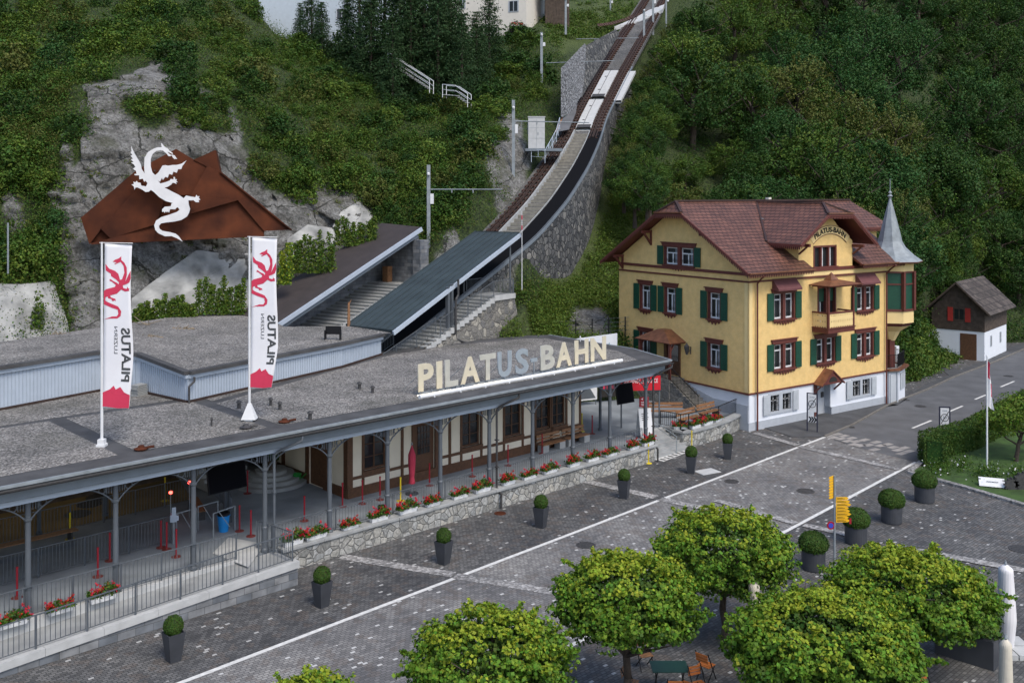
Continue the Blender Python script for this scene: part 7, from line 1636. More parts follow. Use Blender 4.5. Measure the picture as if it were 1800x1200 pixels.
mb = MB(); mb.lathe([(.16, 0), (.22, .26), (.23, .27), (.19, .26), (.02, .05)], n=18); mb.tube((.2, 0, .05), (.45, 0, .3), .02); o = mb.build('watering_can', mat('green_plastic', (.02, .30, .05), .4, var=0), loc=FS.w(-17.5, 7.7, PZ + .17)); tag(o, 'bright green watering can on the rounded steps', 'watering can')
t = thing('hall_stairs', 'grey stone stairs rising in the dark between the hall and the rounded steps', 'stairs', FS.w(-21.4, 9.0, PZ), FS.rz); mb = MB()
for i in range(16): mb.box(0, 2.4, i * .3, 5.2, i * .17, i * .17 + .17) if i < 9 else None
mb.build('treads', M['concrete'], t); mb = MB(); mb.bar((0, 0, 1.0), (0, 4.2, 3.2), .05); mb.bar((2.4, 0, 1.0), (2.4, 4.2, 3.2), .05); mb.build('handrail', M['rail'], t)
# ------------------------------------------------------------------ road signs, hiking sign, flagpole, plaque
def zone_sign(label, p0, p1, h, chev):
    a, b = gz(*p0), gz(*p1); d = (b - a); w = d.length; t = thing('zone_sign', label, 'road sign', a, atan2(d.y, d.x), group='framed speed zone signs at the street'); mb = MB()
    for x in (0, w): mb.box(x - .035, x + .035, -.035, .035, 0, h)
    mb.box(0, w, -.03, .03, h - .06, h); mb.build('frame', mat('dark_blue_frame', (.02, .022, .045), .5, var=0), t)
    MB().box(.05, w - .05, -.03, -.005, h - 1.18, h - .09).build('panel', M['white'], t); mb = MB(); cx, cz = w / 2, h - .68; R = .22
    for k in range(24):
        a0, a1 = 2 * pi * k / 24, 2 * pi * (k + 1) / 24; mb.bar((cx + R * cos(a0), -.036, cz + R * sin(a0)), (cx + R * cos(a1), -.036, cz + R * sin(a1)), .035, .008, up=(0, 1, 0))
    mb.bar((w * .14, -.04, h - 1.05), (w * .88, -.04, h - .30), .04, .008, up=(0, 1, 0)); mb.build('ring_and_stroke', M['black'], t)
    text_part('30', cx - .11, cx + .11, cz - .08, cz + .09, -.034, M['steel_m'], t, .004, bold=.01); text_part('ZONE', cx - .15, cx + .15, h - .30, h - .22, -.034, M['steel_m'], t, .004, bold=.005)
    if chev:
        MB().box(.05, w - .05, -.03, -.005, .62, .98).build('chevron_panel', M['white'], t); mb = MB()
        for i in range(3): x = .08 + i * (w - .16) / 3; mb.prism([(x, -.034, .63), (x + .1, -.034, .63), (x + .22, -.034, .8), (x + .1, -.034, .97), (x, -.034, .97), (x + .11, -.034, .8)], (0, -.006, 0))
        mb.build('chevrons', M['black'], t)
zone_sign('framed speed zone end sign with black and white chevrons before the house door', (1419, 758), (1436.5, 760), 2.45, True)
zone_sign('framed speed zone end sign rising from the hedge beside the street', (1651.5, 765), (1669.5, 765.8), 1.55 + .25, False)
q = Vector((12.7, 38.6, 0)); t = thing('hiking_signpost', 'hiking signpost with stacked yellow arrow boards and a small round traffic sign', 'signpost', q, .1); MB().tube((0, 0, 0), (0, 0, 3.9), .04).build('pole', M['zinc'], t)
for i in range(8):
    z = 3.0 - i * .125 - .05; L = .56 + .05 * (i % 3); mb = MB(); mb.prism([(.04, -.06, z), (L - .08, -.06, z), (L, -.06, z + .055), (L - .08, -.06, z + .11), (.04, -.06, z + .11)], (0, .03, 0)); o = mb.build('arrow_board', M['signyel'], t); m_ = MB(); m_.box(.08, L - .16, -.066, -.06, z + .04, z + .055); m_.box(.08, L - .25, -.066, -.06, z + .075, z + .085); m_.build('text_lines', M['black'], o)
for i in range(8):
    z = 3.80 - i * .112; mb = MB(); mb.prism([(-.26, -.12, z), (.02, .08, z), (.02, .08, z + .095), (-.26, -.12, z + .095), (-.30, -.15, z + .05)], (.01, -.015, 0)); mb.build('arrow_board', M['signyel'], t)
mb = MB(); mb.tube((-.16, -.03, 1.95), (-.16, .0, 1.95), .16, n=20); rd = mb.build('round_sign', M['red'], t); MB().tube((-.16, -.04, 1.95), (-.16, -.03, 1.95), .10, n=18).build('sign_face', mat('sign_blue', (.03, .06, .45), .5, var=0), rd)
MB().prism([(.58, -.07, 2.0), (.66, -.07, 2.0), (.66, -.07, 2.22), (.58, -.07, 2.22)], (0, .02, 0)).build('red_white_board', M['red'], t)
q = gz(1735, 823); t = thing('flagpole', 'white flagpole on the lawn with a hanging red and white flag', 'flagpole', q); h = (823 - 628) / F * q.y; MB().lathe([(.05, 0), (.045, h * .6), (.03, h), (.07, h + .02), (.05, h + .12), (.01, h + .15)], n=12).build('pole', M['white'], t)
mb = MB(); n = 14; vs = []; fs = []; mi = []
for j in range(n + 1):
    v = j / n
    for i in range(5): u = i / 4; vs.append((.03 + u * (.12 + .22 * v) + .03 * sin(v * 9 + i), .10 * sin(u * 7 + v * 3), h - .15 - v * 2.5 - u * .25))
for j in range(n):
    for i in range(4): fs.append((j * 5 + i, j * 5 + i + 1, (j + 1) * 5 + i + 1, (j + 1) * 5 + i)); mi.append(1 if (j < 5 and i < 3) or (i == 3 and 5 < j < 10) else 0)
me = MB(); me.add(vs, fs); me.m = mi; me.build('flag', [M['flag'], M['flag_red']], t, smooth=True)
t = thing('info_plaque', 'slanted pale information plaque on the lawn beside the kerb', 'plaque', gz(1743, 856), -.35); MB().prism([(-.6, -.35, .12), (.6, -.35, .12), (.6, .12, .4), (-.6, .12, .4)], (0, .03, .05)).build('panel', M['white'], t); mb = MB(); mb.box(-.6, -.5, 0, .1, 0, .4); mb.box(.5, .6, 0, .1, 0, .4); mb.box(-.25, .3, -.155, -.12, .315, .33); mb.build('stand', M['steel'], t)
t = thing('cog_exhibit', 'old iron cog wheels and axle lying on the lawn by the plaque', 'machine part', gz(1790, 862)); 
for x, r in ((-.35, .3), (.25, .45)): mb = MB(); mb.tube((x, -.08, r), (x, .08, r), r, n=18); [mb.box(x + (r + .03) * cos(a * .52) - .04, x + (r + .03) * cos(a * .52) + .04, -.08, .08, r + (r + .03) * sin(a * .52) - .04, r + (r + .03) * sin(a * .52) + .04) for a in range(12)]; mb.build('cog_wheel', M['iron'], t)
MB().tube((-.6, .0, .35), (1.2, .2, .5), .07).build('axle', M['steel'], t)
# ------------------------------------------------------------------ cafe chairs and tables under the lindens
def chair(label, x, y, rz, m=None):
    t = thing('folding_chair', label, 'chair', (x, y, 0), rz, group='folding cafe chairs under the lindens'); m = m or M['orange']
    mb = MB(); [mb.box(-.21, .21, -.2 + i * .1, -.12 + i * .1, .44, .46) for i in range(4)]; mb.build('seat', m, t); mb = MB(); [mb.box(-.21, .21, .23 + i * .015, .245 + i * .015, .62 + i * .09, .69 + i * .09) for i in range(3)]; mb.build('backrest', m, t)
    for s in (-1, 1): mb = MB(); mb.bar((s * .22, -.22, 0), (s * .22, .26, .92), .025); mb.bar((s * .2, .24, 0), (s * .2, -.18, .44), .025); mb.build('leg', M['black'], t)
def table(label, x, y, rz):
    t = thing('cafe_table', label, 'table', (x, y, 0), rz, group='dark green cafe tables'); MB().box(-.55, .55, -.35, .35, .71, .74).build('table_top', M['teal_top'], t)
    for sx in (-.4, .4): mb = MB(); mb.bar((sx, -.28, 0), (sx, .28, .7), .03); mb.bar((sx, .28, 0), (sx, -.28, .7), .03); mb.build('leg', M['black'], t)
q = gz(1182, 1188); table('dark green table between the linden trunks with orange chairs around it', 4.75, 29.6, .0)
chair('orange slatted chair standing free to the right of the green table', 6.0, 30.3, 2.4); chair('orange slatted chair close to the right corner of the green table', 5.55, 29.1, .4); chair('orange slatted chair in front of the green table', 4.75, 28.7, 3.1); chair('orange slatted chair at the lowest edge between the crowns', 5.3, 28.6, 2.6); chair('pale slatted chair left of the green table by the trunk', 3.55, 29.2, 1.2, M['bench']); chair('slatted chair hidden under the crown behind the green table', 4.2, 31.0, .3, M['bench']); chair('slatted chair by the trunk in the corner bottom right', 12.1, 28.4, .5)

# ------------------------------------------------------------------ lindens with clipped crowns
def linden(label, px, py, Y, r, h, seed, tx=None, n=24000):
    c = at(px, py, Y); t = thing('linden_tree', label, 'tree', (tx if tx is not None else c.x, Y, 0), group='clipped lindens on the square')
    trunk_mb(c.z - h * .3, .13, .09, r, h, 7, seed).build('trunk', M['trunk'], t, smooth=True)
    P, out, k = crown_points(n, r, r, h, 420, .125, .8, seed, -.62, twigs=30); zz = P[:, 2] / h; q1 = np.random.default_rng(seed).random(420)[k]; q2 = np.random.default_rng(seed + 5).random(n); mi = np.where(q1 * .6 + q2 * .4 < .10 + .75 * np.clip(zz, 0, 1) ** 1.3, 1, np.where(q2 < .75 - 1.1 * (zz + .45), 2, 0))  # yellow young shoots also paint a lit top, darker leaves a shaded underside
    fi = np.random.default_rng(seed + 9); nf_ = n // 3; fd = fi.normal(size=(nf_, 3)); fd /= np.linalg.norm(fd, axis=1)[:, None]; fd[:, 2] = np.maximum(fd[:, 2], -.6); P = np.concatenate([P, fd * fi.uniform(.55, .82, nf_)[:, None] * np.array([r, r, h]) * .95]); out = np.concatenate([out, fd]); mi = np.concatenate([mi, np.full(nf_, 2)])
    dx = c.x - (tx if tx is not None else c.x)
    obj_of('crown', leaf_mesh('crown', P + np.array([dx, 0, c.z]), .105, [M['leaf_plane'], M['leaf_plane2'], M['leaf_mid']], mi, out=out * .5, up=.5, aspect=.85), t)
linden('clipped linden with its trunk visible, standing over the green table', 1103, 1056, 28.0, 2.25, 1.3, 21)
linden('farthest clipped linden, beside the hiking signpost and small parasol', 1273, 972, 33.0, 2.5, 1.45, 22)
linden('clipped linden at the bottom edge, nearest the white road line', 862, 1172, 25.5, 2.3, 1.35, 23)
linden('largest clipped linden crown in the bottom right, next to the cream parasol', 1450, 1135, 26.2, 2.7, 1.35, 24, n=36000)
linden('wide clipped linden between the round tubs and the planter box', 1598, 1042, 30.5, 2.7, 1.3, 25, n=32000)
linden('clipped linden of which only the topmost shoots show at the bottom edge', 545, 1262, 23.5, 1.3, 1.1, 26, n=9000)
# ------------------------------------------------------------------ hedge, garden shrub, flowers
def hedge(label, pts, w, h, seed, name='hedge'):
    base = Vector(pts[0]); P = []; core_ = MB(); g = np.random.default_rng(seed)
    for a, b in zip(pts, pts[1:]):
        a, b = Vector(a) - base, Vector(b) - base; d = (b - a); L_ = d.length; d.normalize(); n = Vector((-d.y, d.x, 0)); N_ = int(L_ * (w + 2 * h) * 340)
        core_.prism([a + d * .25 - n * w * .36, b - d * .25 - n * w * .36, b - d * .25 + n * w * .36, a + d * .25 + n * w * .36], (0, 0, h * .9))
        s = g.uniform(-.02, 1.02, N_); q = g.uniform(0, w + 2 * h, N_); bump_ = .05 * np.sin(s * L_ * 5 + seed) + g.normal(0, .035, N_)
        for si, qi, bi in zip(s, q, bump_):
            if qi < h: o, z = -w / 2 - bi, qi
            elif qi < h + w: o, z = qi - h - w / 2, h + bi
            else: o, z = w / 2 + bi, qi - h - w
            p = a + d * (L_ * si) + n * o; P.append((p.x, p.y, z))
    for p in pts:
        for _ in range(450): q = Vector(p) - base; a_ = g.uniform(0, 6.28); rr__ = w * .52 * g.uniform(.9, 1.08); P.append((q.x + cos(a_) * rr__, q.y + sin(a_) * rr__, g.uniform(0, h)))
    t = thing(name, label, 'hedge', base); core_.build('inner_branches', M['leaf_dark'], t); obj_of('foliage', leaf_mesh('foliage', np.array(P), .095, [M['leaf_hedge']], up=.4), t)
hp = [kr[0] + Vector((.6, -1.2, 0)), kr[0] + Vector((.95, .55, 0)), kr[1] + Vector((1.15, -.9, 0)), kr[2] + Vector((1.4, -1.3, 0)), kr[3] + Vector((1.4, -1.8, 0))]
hedge('clipped low hedge turning the lawn corner beside the street', [Vector((p.x, p.y, 0)) for p in hp], 1.1, 1.5, 3)
c = gz(1785, 812); t = thing('garden_tree', 'gnarled small garden tree with a wide light green crown behind the plaque', 'tree', c); trunk_mb(1.6, .13, .09, 1.3, 1.2, 6, 4, lean=.3).build('trunk', M['trunk'], t); P, out, k_ = crown_points(6500, 2.6, 2.0, 1.35, 110, .24, .5, 8, -.6, twigs=12); obj_of('crown', leaf_mesh('crown', P + np.array([.6, .6, 2.35]), .14, [M['leaf_lite'], M['leaf_plane']], (np.random.default_rng(1).random(6500) > .75).astype(int), out=out * .5, up=.5), t)
g = np.random.default_rng(4); P = []
for px, py, w, n in [(1650, 828, 22, 900), (1690, 822, 18, 500), (1735, 838, 25, 800), (1790, 838, 20, 500), (1640, 810, 10, 300)]:
    for _ in range(n): q = gz(px + g.normal() * w * .5, py + g.normal() * 7); P.append((q.x, q.y, .1 + abs(g.normal()) * .22))
o = obj_of('border_plants', leaf_mesh('border_plants', np.array(P), .11, [M['leaf_mid'], M['flag']], (g.random(len(P)) > .95).astype(int), up=.5)); tag(o, 'low flowering border plants with white blossoms along the lawn hedge', 'border plants', kind='stuff')

# ------------------------------------------------------------------ vegetation of the slopes
def surf(px, u):
    Y, z = terr_at(px, u); x = (px - 900) / F * Y; zc = carve(x, Y, z) if 380 < px < 1250 else z; return Vector((x, Y, zc)), zc < z - .6
protos = {}
def crown_proto(key, m, n, rx, rz, size, seed, clumps=70, clump_r=.26, shell=.45, m2=None, twigs=16):
    P, out, k = crown_points(n, rx, rx, rz, clumps, clump_r, shell, seed, -.6, twigs); mats = [m] + ([m2] if m2 else []); mi = (np.random.default_rng(seed).random(clumps)[k] > .78).astype(int) if m2 else None
    protos[key] = leaf_mesh('crown', P, size, mats, mi, out=out * .4, up=.55, aspect=.75)
for i, (kk, m2) in enumerate([('leaf_dark', 'leaf_mid'), ('leaf_mid', 'leaf_lite'), ('leaf_blue', 'leaf_dark'), ('leaf_olive', 'leaf_mid'), ('leaf_lite', 'leaf_mid')]):
    crown_proto(('t', i, 0), M[kk], 13000, 1, 1, .050, 30 + i, 95, .22, .5, M[m2]); crown_proto(('t', i, 1), M[kk], 13000, 1, 1, .050, 50 + i, 75, .26, .45, M[m2], 26)
    crown_proto(('b', i, 0), M[kk], 3600, 1, 1, .10, 70 + i, 40, .32, .4, M[m2], 14); crown_proto(('b', i, 1), M[kk], 3600, 1, 1, .10, 90 + i, 34, .36, .4, M[m2], 20)
tk = trunk_mb(1.0, .035, .02, .5, .6, 7, 3).build('trunk', M['trunk']); tkm = tk.data; bpy.data.objects.remove(tk)
tk = MB().tube((0, 0, 0), (0, 0, 1), .018, .003, n=8).build('trunk', M['trunk']); stm = tk.data; bpy.data.objects.remove(tk)
def spruce_mesh(seed, n=7000):
    g = np.random.default_rng(seed); P = []
    tiers = 26
    for i in range(tiers):
        f = i / tiers; z = .08 + f * .92; R = .27 * (1 - f) ** .85 + .01; nb = int(13 * (1 - f) + 4)
        for b in range(nb):
            a = g.uniform(0, 6.283); L_ = R * g.uniform(.7, 1.15); m_ = int(n / tiers / nb * 1.5 * (1.3 - f))
            s = g.uniform(.08, 1, m_) ** .8; w = .045 * (1.1 - s) + .008
            x = cos(a) * L_ * s + g.normal(0, 1, m_) * w; y = sin(a) * L_ * s + g.normal(0, 1, m_) * w; zz = z - .16 * L_ * s ** 1.5 / .25 * .5 - np.abs(g.normal(0, .012, m_)); P.append(np.column_stack([x, y, zz]))
    P = np.concatenate(P); return leaf_mesh('crown', P, .022, [M['leaf_spruce']], up=.2, aspect=.45)
sp_me = [spruce_mesh(1), spruce_mesh(2)]
TONE = ['dark green', 'mid green', 'bluish green', 'olive green', 'light green']
KIND_T = 'broadleaf tree'
used_labels = {}
def uniq(l):
    used_labels[l] = used_labels.get(l, 0) + 1; return l if used_labels[l] == 1 else None
def where(px, py):
    h = 'high on the slope' if py < 90 else 'midway up the slope' if py < 230 else 'low on the slope'
    L_ = [(1130, 'at the track edge'), (1190, 'close to the track'), (1250, 'above the first roof hatch'), (1320, 'above the near roof half'), (1390, 'above the roof middle'), (1450, 'above the dormer'), (1510, 'above the far roof end'), (1570, 'above the zinc spire'), (1630, 'just past the zinc spire'), (1690, 'above the barn window'), (1750, 'above the barn roof'), (1900, 'above the street bend'), (9999, 'beyond the street bend')]
    return h, next(b for a, b in L_ if px < a)
ADJ = ['', 'broad ', 'slender ', 'round topped ', 'ragged ', 'tall ', 'low ', 'dense ', 'open crowned ', 'leaning ', 'young ', 'old ']
def tree(p, h, r, tone, v, group, px, py, kindname='forest_tree'):
    hh, ww = where(px, py); l = None
    for a in ADJ:
        l = uniq(f'{a}{TONE[tone]} broadleaf tree {hh}, {ww}')
        if l: break
    if not l: l = f'{TONE[tone]} broadleaf tree {hh}, {ww}'
    t = thing(kindname, l, 'tree', p, group=group); t.rotation_euler = (0, 0, random.uniform(0, 6.28))
    k = obj_of('trunk', tkm, t); k.scale = (h, h, h * .62); c = obj_of('crown', protos[('t', tone, v)], t, (0, 0, h * .58)); c.scale = (r, r * random.uniform(.9, 1.1), h * .44)
g = random.Random(12); placed = []
# trees on the wooded slope right of the track
for row, u in enumerate([2.6, 3.2, 3.8, 4.4, 5.0, 5.6, 6.2, 6.8, 7.3, 7.75, 8.1, 8.45, 8.9]):
    px = 1110 + (row % 2) * 20
    while px < 2010:
        q = px + g.uniform(-12, 12); uu = u + g.uniform(-.2, .2); p, cut = surf(q, uu); X, Yp = proj(p); r = g.uniform(2.7, 4.3) * (1 + .04 * row); h = r * g.uniform(2.0, 2.9); px += r * 1.38 / p.y * F
        topy = YH + (HC - (p.z + h)) / p.y * F
        if topy < -170 or cut: continue
        if X < 1175 and Yp > 320: continue
        if Yp > 300 and X < 1290:
            if g.random() < .35: continue
            h *= .55; r *= .75
        if Yp > 480 and X > 1590 and X < 1700: continue
        l = FH.l(p); 
        if -6 < l.x < 21 and l.y < 14.6: continue
        l = FB.l(p)
        if -4 < l.x < 8 and -3 < l.y < 7.5: continue
        # keep crowns clear of the track as seen
        n_ = near_on(CEN[::4], p.x, p.y)
        if n_[0] < r * .8 + 2.4: continue
        edge = X < 1160; tone = g.choice([0, 0, 1, 1, 3, 4]) if X < 1330 else g.choice([0, 0, 1, 2, 2, 3]) if X < 1650 else g.choice([0, 0, 2, 1, 0])
        if edge: h *= .62; r *= .72
        tree(p + Vector((0, 0, -h * .12)), h, r, tone, g.randint(0, 1), 'trees on the wooded slope right of the track', X, topy)
        placed.append(p)
# spruces near the white houses
SPR = [(548, 78, 108, 8.5), (566, 95, 106, 6.5), (528, 75, 111, 5), (632, 92, 104, 12), (652, 118, 101, 10.5), (676, 90, 105, 15), (702, 112, 101, 14), (722, 135, 99, 12), (745, 120, 101, 15), (770, 132, 98, 12.5), (792, 128, 100, 13), (812, 140, 97, 10), (690, 150, 96, 9), (860, 92, 108, 9.5), (838, 122, 102, 8.5), (610, 95, 106, 8), (735, 70, 110, 16), (780, 80, 108, 14)]
SPL = ['tall narrow spruce standing in front of the pale blue house', 'shorter spruce beside the tall one before the pale blue house', 'small spruce at the corner of the pale blue house', 'big spruce right of the pale blue house window', 'spruce at the top of the white stair', 'very tall spruce behind the top of the white stair', 'dark spruce above the white stair treads', 'dense spruce just behind the white stair', 'very tall spruce in the middle of the dark group', 'broad spruce of the dark group nearest the gate frame', 'spruce of the dark group toward the cream house', 'lower spruce above the gate frame', 'low spruce half hidden at the white stair', 'slim spruce in front of the cream house wall', 'small spruce below the cream house', 'small spruce left of the big one by the pale blue house', 'hindmost tall spruce of the dark group', 'hindmost spruce next to the cream house corner']
for k, ((px, py, Y, h), l) in enumerate(zip(SPR, SPL)):
    p = at(px, py, Y); zt_ = terr(px, Y); p.z = min(p.z, zt_ + .5) if py < 130 else zt_
    t = thing('spruce', l, 'spruce', (p.x, p.y, p.z - .3), group='spruces below the white houses'); t.rotation_euler = (0, 0, k * 1.7); k1 = obj_of('trunk', stm, t); k1.scale = (h, h, h * .97); c = obj_of('crown', sp_me[k % 2], t); c.scale = (h, h, h)
# dark conifers at the upper right corner
for k, (px, Y, h) in enumerate([(1700, 196, 16), (1735, 190, 18), (1770, 186, 19), (1805, 188, 20), (1840, 190, 18), (1755, 205, 20), (1790, 200, 22)]):
    z_ = terr(px, Y); p = Vector(((px - 900) / F * Y, Y, z_ - .3)); t = thing('spruce', '%s dark conifer of the group in the upper right corner' % ['first', 'second', 'third', 'fourth', 'fifth', 'sixth', 'seventh'][k], 'spruce', p, group='dark conifers in the upper corner'); k1 = obj_of('trunk', stm, t); k1.scale = (h, h, h * .97); c = obj_of('crown', sp_me[k % 2], t, (0, 0, 0)); c.scale = (h, h, h)
# shrubs on the left slope
BAND = [('behind the annex roof', 520, 999), ('beside the rust mountain', 260, 520), ('above the rock face', 150, 260), ('high on the slope', 60, 150), ('at the top of the slope', -999, 60)]
def bwhere(px, py):
    b = next(n for n, lo, hi in BAND if lo <= py < hi)
    L_ = [(60, 'at the picture edge'), (150, 'left of the grey rock'), (240, 'above the dragon wing'), (330, 'above the dragon head'), (420, 'above the second peak'), (500, 'right of the grey rock'), (560, 'left of the brown canopy'), (640, 'above the brown canopy'), (720, 'between brown canopy and mast'), (790, 'behind the tall mast'), (860, 'above the teal canopy'), (940, 'near the white cabinet'), (1010, 'by the gabion wall'), (1100, 'below the viaduct'), (1200, 'behind the yellow house gable'), (9999, 'along the foot of the woods')]
    return b, next(n for a, n in L_ if px < a)
def bush(p, r, hz, tone, X, Yp, group='shrubs covering the rocky slope'):
    hh, ww = bwhere(X, Yp); l = None
    for a in ADJ:
        l = uniq(f'{a}{TONE[tone]} shrub {ww}, {hh}')
        if l: break
    if not l: return
    me = protos[('b', tone, random.randint(0, 1))]; o = obj_of('shrub', me); o.location = p; o.scale = (r, r * random.uniform(.85, 1.15), hz); o.rotation_euler = (0, 0, random.uniform(0, 6.3)); tag(o, l, 'shrub', group)
g = random.Random(5); cnt = 0
for u in [x * .36 + 1.6 for x in range(23)]:
    px = -60 + g.uniform(0, 20)
    while px < 1130:
        r = g.uniform(1.0, 2.1) * (1.0 + max(0, u - 6) * .14); uu = u + g.uniform(-.15, .15); p, cut = surf(px, uu); px += r * 1.75 / p.y * F; X, Yp = proj(p)
        if Yp > 640 or Yp < -60: continue
        if maskv(ROCK, X, Yp - 5) and not maskv(GROUT, X, Yp): continue
        if maskv(GRASSP, X, Yp): continue
        n_ = near_on(CEN[::4], p.x, p.y)
        if n_[0] < r * 1.0 + 3.0: continue
        if (830 < X < 1140 and Yp < 60) or (440 < X < 650 and Yp < 88): continue
        if 926 < X < 1060 and 60 < Yp < 245: 
            if X > 965: continue
        if 880 < X < 1010 and 180 < Yp < 300: continue
        l = FD.l(p)
        if -12 < l.x < 15 and -4 < l.y < 5.2: continue
        l = FC.l(p)
        if -12 < l.x < 14.5 and -2.8 < l.y < 8: continue
        if cnt > 270 or (900 < X < 1085 and Yp > 470): continue
        if X < 470 and Yp > 500: continue
        tone = g.choice([0, 1, 1, 3, 4, 4, 2]) if X < 470 else g.choice([0, 1, 1, 3, 0, 4])
        if 600 < X < 880 and Yp < 170: tone = 0
        bush(p + Vector((0, -.1, .15 * r)), r, r * g.uniform(.7, 1.15), tone, X, Yp); cnt += 1
for k in range(26):
    px = 1572 + (k % 9) * 16 + (k // 9) * 5; u = 1.5 + (k // 9) * .75; p, _ = surf(px, u); X, Yp = proj(p); r = 1.25 + .5 * ((k * 7) % 4) / 3
    l = FB.l(p); lh = FH.l(p)
    if (-1.5 < l.x < 5 and -2.5 < l.y < 6.5) or (lh.x < 20.2 and lh.y < 14): continue
    bush(p, r, r * 1.15, [0, 1, 4, 1, 0][k % 5], 5000, 100 if k < 9 else 200 if k < 18 else 60, 'shrubs between the house tower and the barn')
for k in range(20):
    px = 1588 + (k % 7) * 17; u = 3.0 + (k // 7) * .75; p, _ = surf(px, u); X, Yp = proj(p); h = 5.5 + (k * 5 % 4) * .9; r = 2.2 + (k % 3) * .25; l = FB.l(p); lh = FH.l(p)
    if (-2.5 < l.x < 6.5 and -2.5 < l.y < 7) or (lh.x < 21 and lh.y < 15): continue
    tree(p + Vector((0, 0, -h * .2)), h, r, [1, 0, 2, 4, 0][k % 5], k % 2, 'trees on the wooded slope right of the track', X, YH + (HC - (p.z + h)) / p.y * F)
# low trees hugging the outer side of the viaduct and the upper track
for k in range(30):
    i = idx_at(16 + k * 10.5) if k else NT - 8; f = -(.5 + .28 * (k % 3)); q = TP(i, f); px, py = proj(q); z_ = min(terr(px, q.y), q.z - 2.0); h = (4.6 if py < 130 else 4.0) + .9 * (k % 4) * .5
    if py > 300: continue
    tree(Vector((q.x + .8, q.y, q.z - h * (.95 if py < 235 else 1.15))), h, 2.3 if py < 200 else 2.0, [0, 1, 0, 3, 0, 1][k % 6], k % 2, 'trees on the wooded slope right of the track', px, py)
print('bushes', cnt, 'trees', len(placed))
# low undergrowth between the shrubs: one uncountable mass
def cover(name, label, m, mi2, region, N_, size, spread, seed, polys=None, avoid=True, tall=.35, clump=60, cat='undergrowth'):
    gg = np.random.default_rng(seed); P = []; tries = 0; rr_ = random.Random(seed)
    while len(P) < N_ and tries < N_ // 10:
        tries += 1; px = rr_.uniform(region[0], region[1]); u = rr_.uniform(region[2], region[3]); p, cut = surf(px, u); X, Yp = proj(p)
        if polys is not None and not maskv(polys, X, Yp): continue
        if avoid and ((maskv(ROCK, X, Yp) and not maskv(GROUT, X, Yp)) ): continue
        if avoid and polys is None and maskv(GRASSP, X, Yp): continue
        n_ = near_on(CEN[::4], p.x, p.y)
        if n_[0] < 2.9: continue
        if 926 < X < 1045 and 70 < Yp < 232 and X > 980: continue
        l = FD.l(p)
        if -12 < l.x < 14.5 and -3.6 < l.y < 4.6: continue
        l = FC.l(p)
        if -12 < l.x < 13 and -1.2 < l.y < 7: continue
        k = clump; sp_ = spread * rr_.uniform(.6, 1.4); q = gg.normal(size=(k, 3)) * np.array([sp_, sp_ * .5, sp_ * .6]); q[:, 2] += np.abs(gg.normal(0, tall, k)) * rr_.uniform(.3, 1); P.append(q + np.array([p.x, p.y - .15, p.z + .1]))
        if len(P) * k > N_: break
    P = np.concatenate(P); o = obj_of(name, leaf_mesh(name, P, size, [M[m], M[mi2]], (gg.random(len(P)) > .72).astype(int), up=.6)); tag(o, label, cat, kind='stuff'); return o
cover('undergrowth', 'mixed low undergrowth between the shrubs of the rocky slope', 'leaf_mid', 'leaf_olive', (-80, 1120, 1.0, 8.8), 330000, .125, .55, 1)
cover('undergrowth', 'dark undergrowth on the floor of the wooded slope', 'leaf_dark', 'leaf_mid', (1080, 1950, .6, 9), 90000, .2, .8, 2, clump=70)
cover('tall_grass', 'rough grass on the bank below the viaduct', 'grassy', 'leaf_lite', (885, 1170, .4, 5.4), 70000, .13, .35, 3, polys=[GRASSP[0]], tall=.12, cat='grass')
cover('meadow_grass', 'grass of the meadow at the top beside the tracks', 'grassy', 'leaf_mid', (940, 1160, 7, 9.6), 16000, .22, .4, 4, polys=[GRASSP[1]], tall=.1, cat='grass')
cover('verge_grass', 'long grass on the verge between the house tower and the barn', 'grassy', 'leaf_mid', (1590, 1720, 0, 3.5), 14000, .2, .35, 5, polys=[GRASSP[2]], tall=.15, cat='grass')
cover('moss_tufts', 'small tufts growing out of cracks in the rock face', 'leaf_olive', 'leaf_mid', (110, 660, 2, 6.2), 7000, .13, .16, 6, avoid=False, tall=.08, clump=26, cat='moss')
# shotcrete slabs at the foot of the rock, and climbers on them
def rock_slab(label, pts, du, m=None):
    P = []; 
    for px, py in pts:
        best = min((abs(proj(surf(px, u)[0])[1] - py), u) for u in [1 + i * .04 for i in range(150)]); p, _ = surf(px, best[1]); Yf = p.y - du; P.append(at(px, py, Yf))
    c = P[0].copy(); P = [p - c for p in P]; mb = MB(); tris = tessellate_polygon([P]); n = len(P); ctr = sum(P, Vector()) / n + Vector((0, -.25, 0))
    vs = P + [p + Vector((.1, 1.2, 0)) for p in P] + [ctr]; fs = [(i, (i + 1) % n, 2 * n) for i in range(n)] + [(i, (i + 1) % n, n + (i + 1) % n, n + i) for i in range(n)]; mb.add(vs, fs); o = mb.build('shotcrete_slab', m or M['shotcrete'], loc=c)
    bm = bmesh.new(); bm.from_mesh(o.data); bmesh.ops.subdivide_edges(bm, edges=bm.edges, cuts=9, use_grid_fill=True); bmesh.ops.triangulate(bm, faces=bm.faces)
    for v in bm.verts: v.co.y += noise.fractal(v.co * .6 + c, 1, 2, 5) * .28
    bm.to_mesh(o.data); bm.free(); tag(o, label, 'rock slab', 'pale shotcrete slabs on the rock'); return o
rock_slab('pale shotcrete slab behind the annex roof at the left picture edge', [(-20, 498), (28, 500), (72, 497), (92, 545), (106, 592), (-20, 605)], 1.0)
rock_slab('large pale slanting shotcrete slab under the rust mountain between the banners', [(225, 585), (232, 524), (290, 478), (345, 440), (400, 447), (452, 444), (460, 500), (440, 560)], .5)
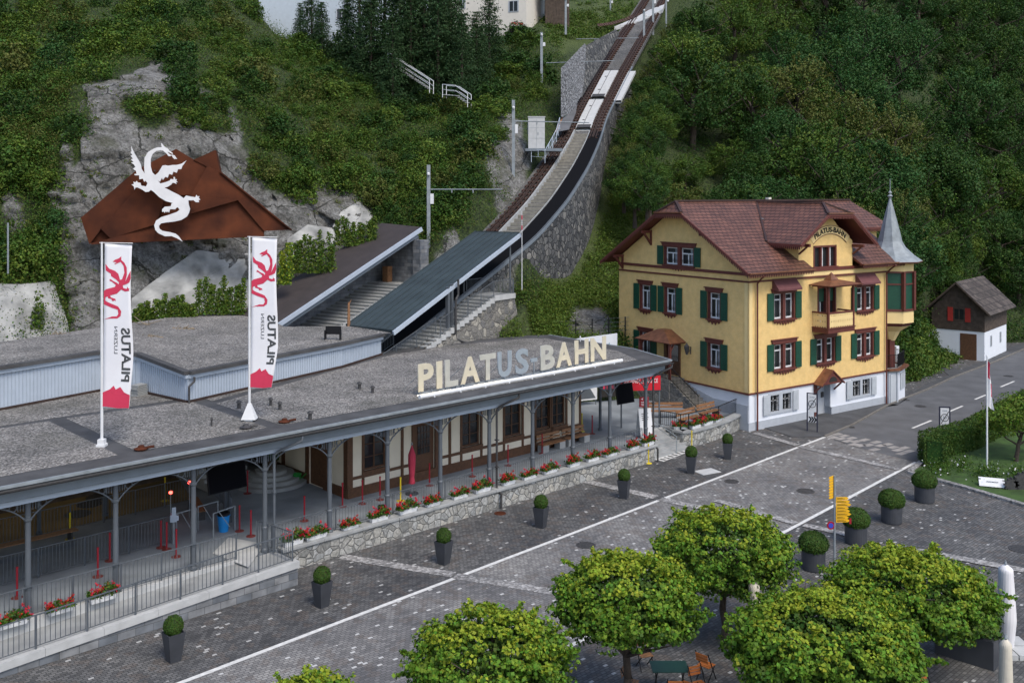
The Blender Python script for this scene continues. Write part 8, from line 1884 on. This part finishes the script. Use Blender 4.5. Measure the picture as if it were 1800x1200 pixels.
rock_slab('pale angular shotcrete slab above the brown canopy', [(585, 398), (600, 372), (632, 353), (655, 382), (640, 402), (600, 412)], .45)
rock_slab('pale shotcrete slab right of the second banner under the rust mountain tip', [(500, 470), (505, 420), (540, 395), (585, 402), (590, 425), (545, 455)], .45)
def climber(label, px0, px1, ytop, ybot, Y, n, seed, m='leaf_vine'):
    gg = np.random.default_rng(seed); P = []; c = at(px0, ybot, Y)
    k = int((px1 - px0) / 9) + 2
    for i in range(k):
        x = px0 + (px1 - px0) * (i + gg.uniform(-.3, .3)) / k; top_ = ytop + gg.uniform(-4, 26); m_ = n // k; f = gg.uniform(0, 1, m_); Yl = Y + (x - px0) * .012
        X = x + gg.normal(0, 3.2, m_) * (1.2 - f * .6); yy = ybot + (top_ - ybot) * f; P.append(np.column_stack([(X - 900) / F * Yl, Yl + gg.normal(0, .14, m_) + .35 * f, HC - (yy - YH) / F * Yl]))
    P = np.concatenate(P) - np.array([c.x, c.y, c.z]); o = obj_of('climber', leaf_mesh('climber', P, .15, [M[m], M['leaf_mid']], (gg.random(len(P)) > .6).astype(int), up=.2)); o.location = c; tag(o, label, 'climbing plant', 'climbers on the foot of the rock')
climber('curtain of bright climbers on the slab right of the first banner', 236, 285, 520, 568, 60.5, 2600, 1)
climber('curtain of bright climbers in the middle of the big slab', 288, 345, 512, 560, 61.5, 3200, 2)
climber('taller curtain of bright climbers left of the second banner', 350, 436, 488, 552, 62.5, 5200, 3)
climber('yellowish climbers right of the second banner', 492, 512, 430, 500, 64.0, 1900, 4, 'leaf_plane2')
climber('climbers behind the lower edge of the brown canopy', 514, 590, 408, 480, 66.5, 4800, 5)
climber('climbers above the upper edge of the brown canopy', 592, 668, 380, 432, 70.5, 3600, 6)
climber('climbers at the foot of the slab by the left picture edge', -5, 26, 545, 600, 58.0, 1500, 7)
climber('single strand of climbers running up the left slab', 58, 76, 515, 590, 58.2, 700, 8)
t = thing('street_lamp_pole', 'thin grey pole at the left picture edge in front of the bushes', 'pole', at(14, 450, 56)); MB().tube((0, 0, -1), (0, 0, 1.9), .05).build('pole', M['zinc'], t)
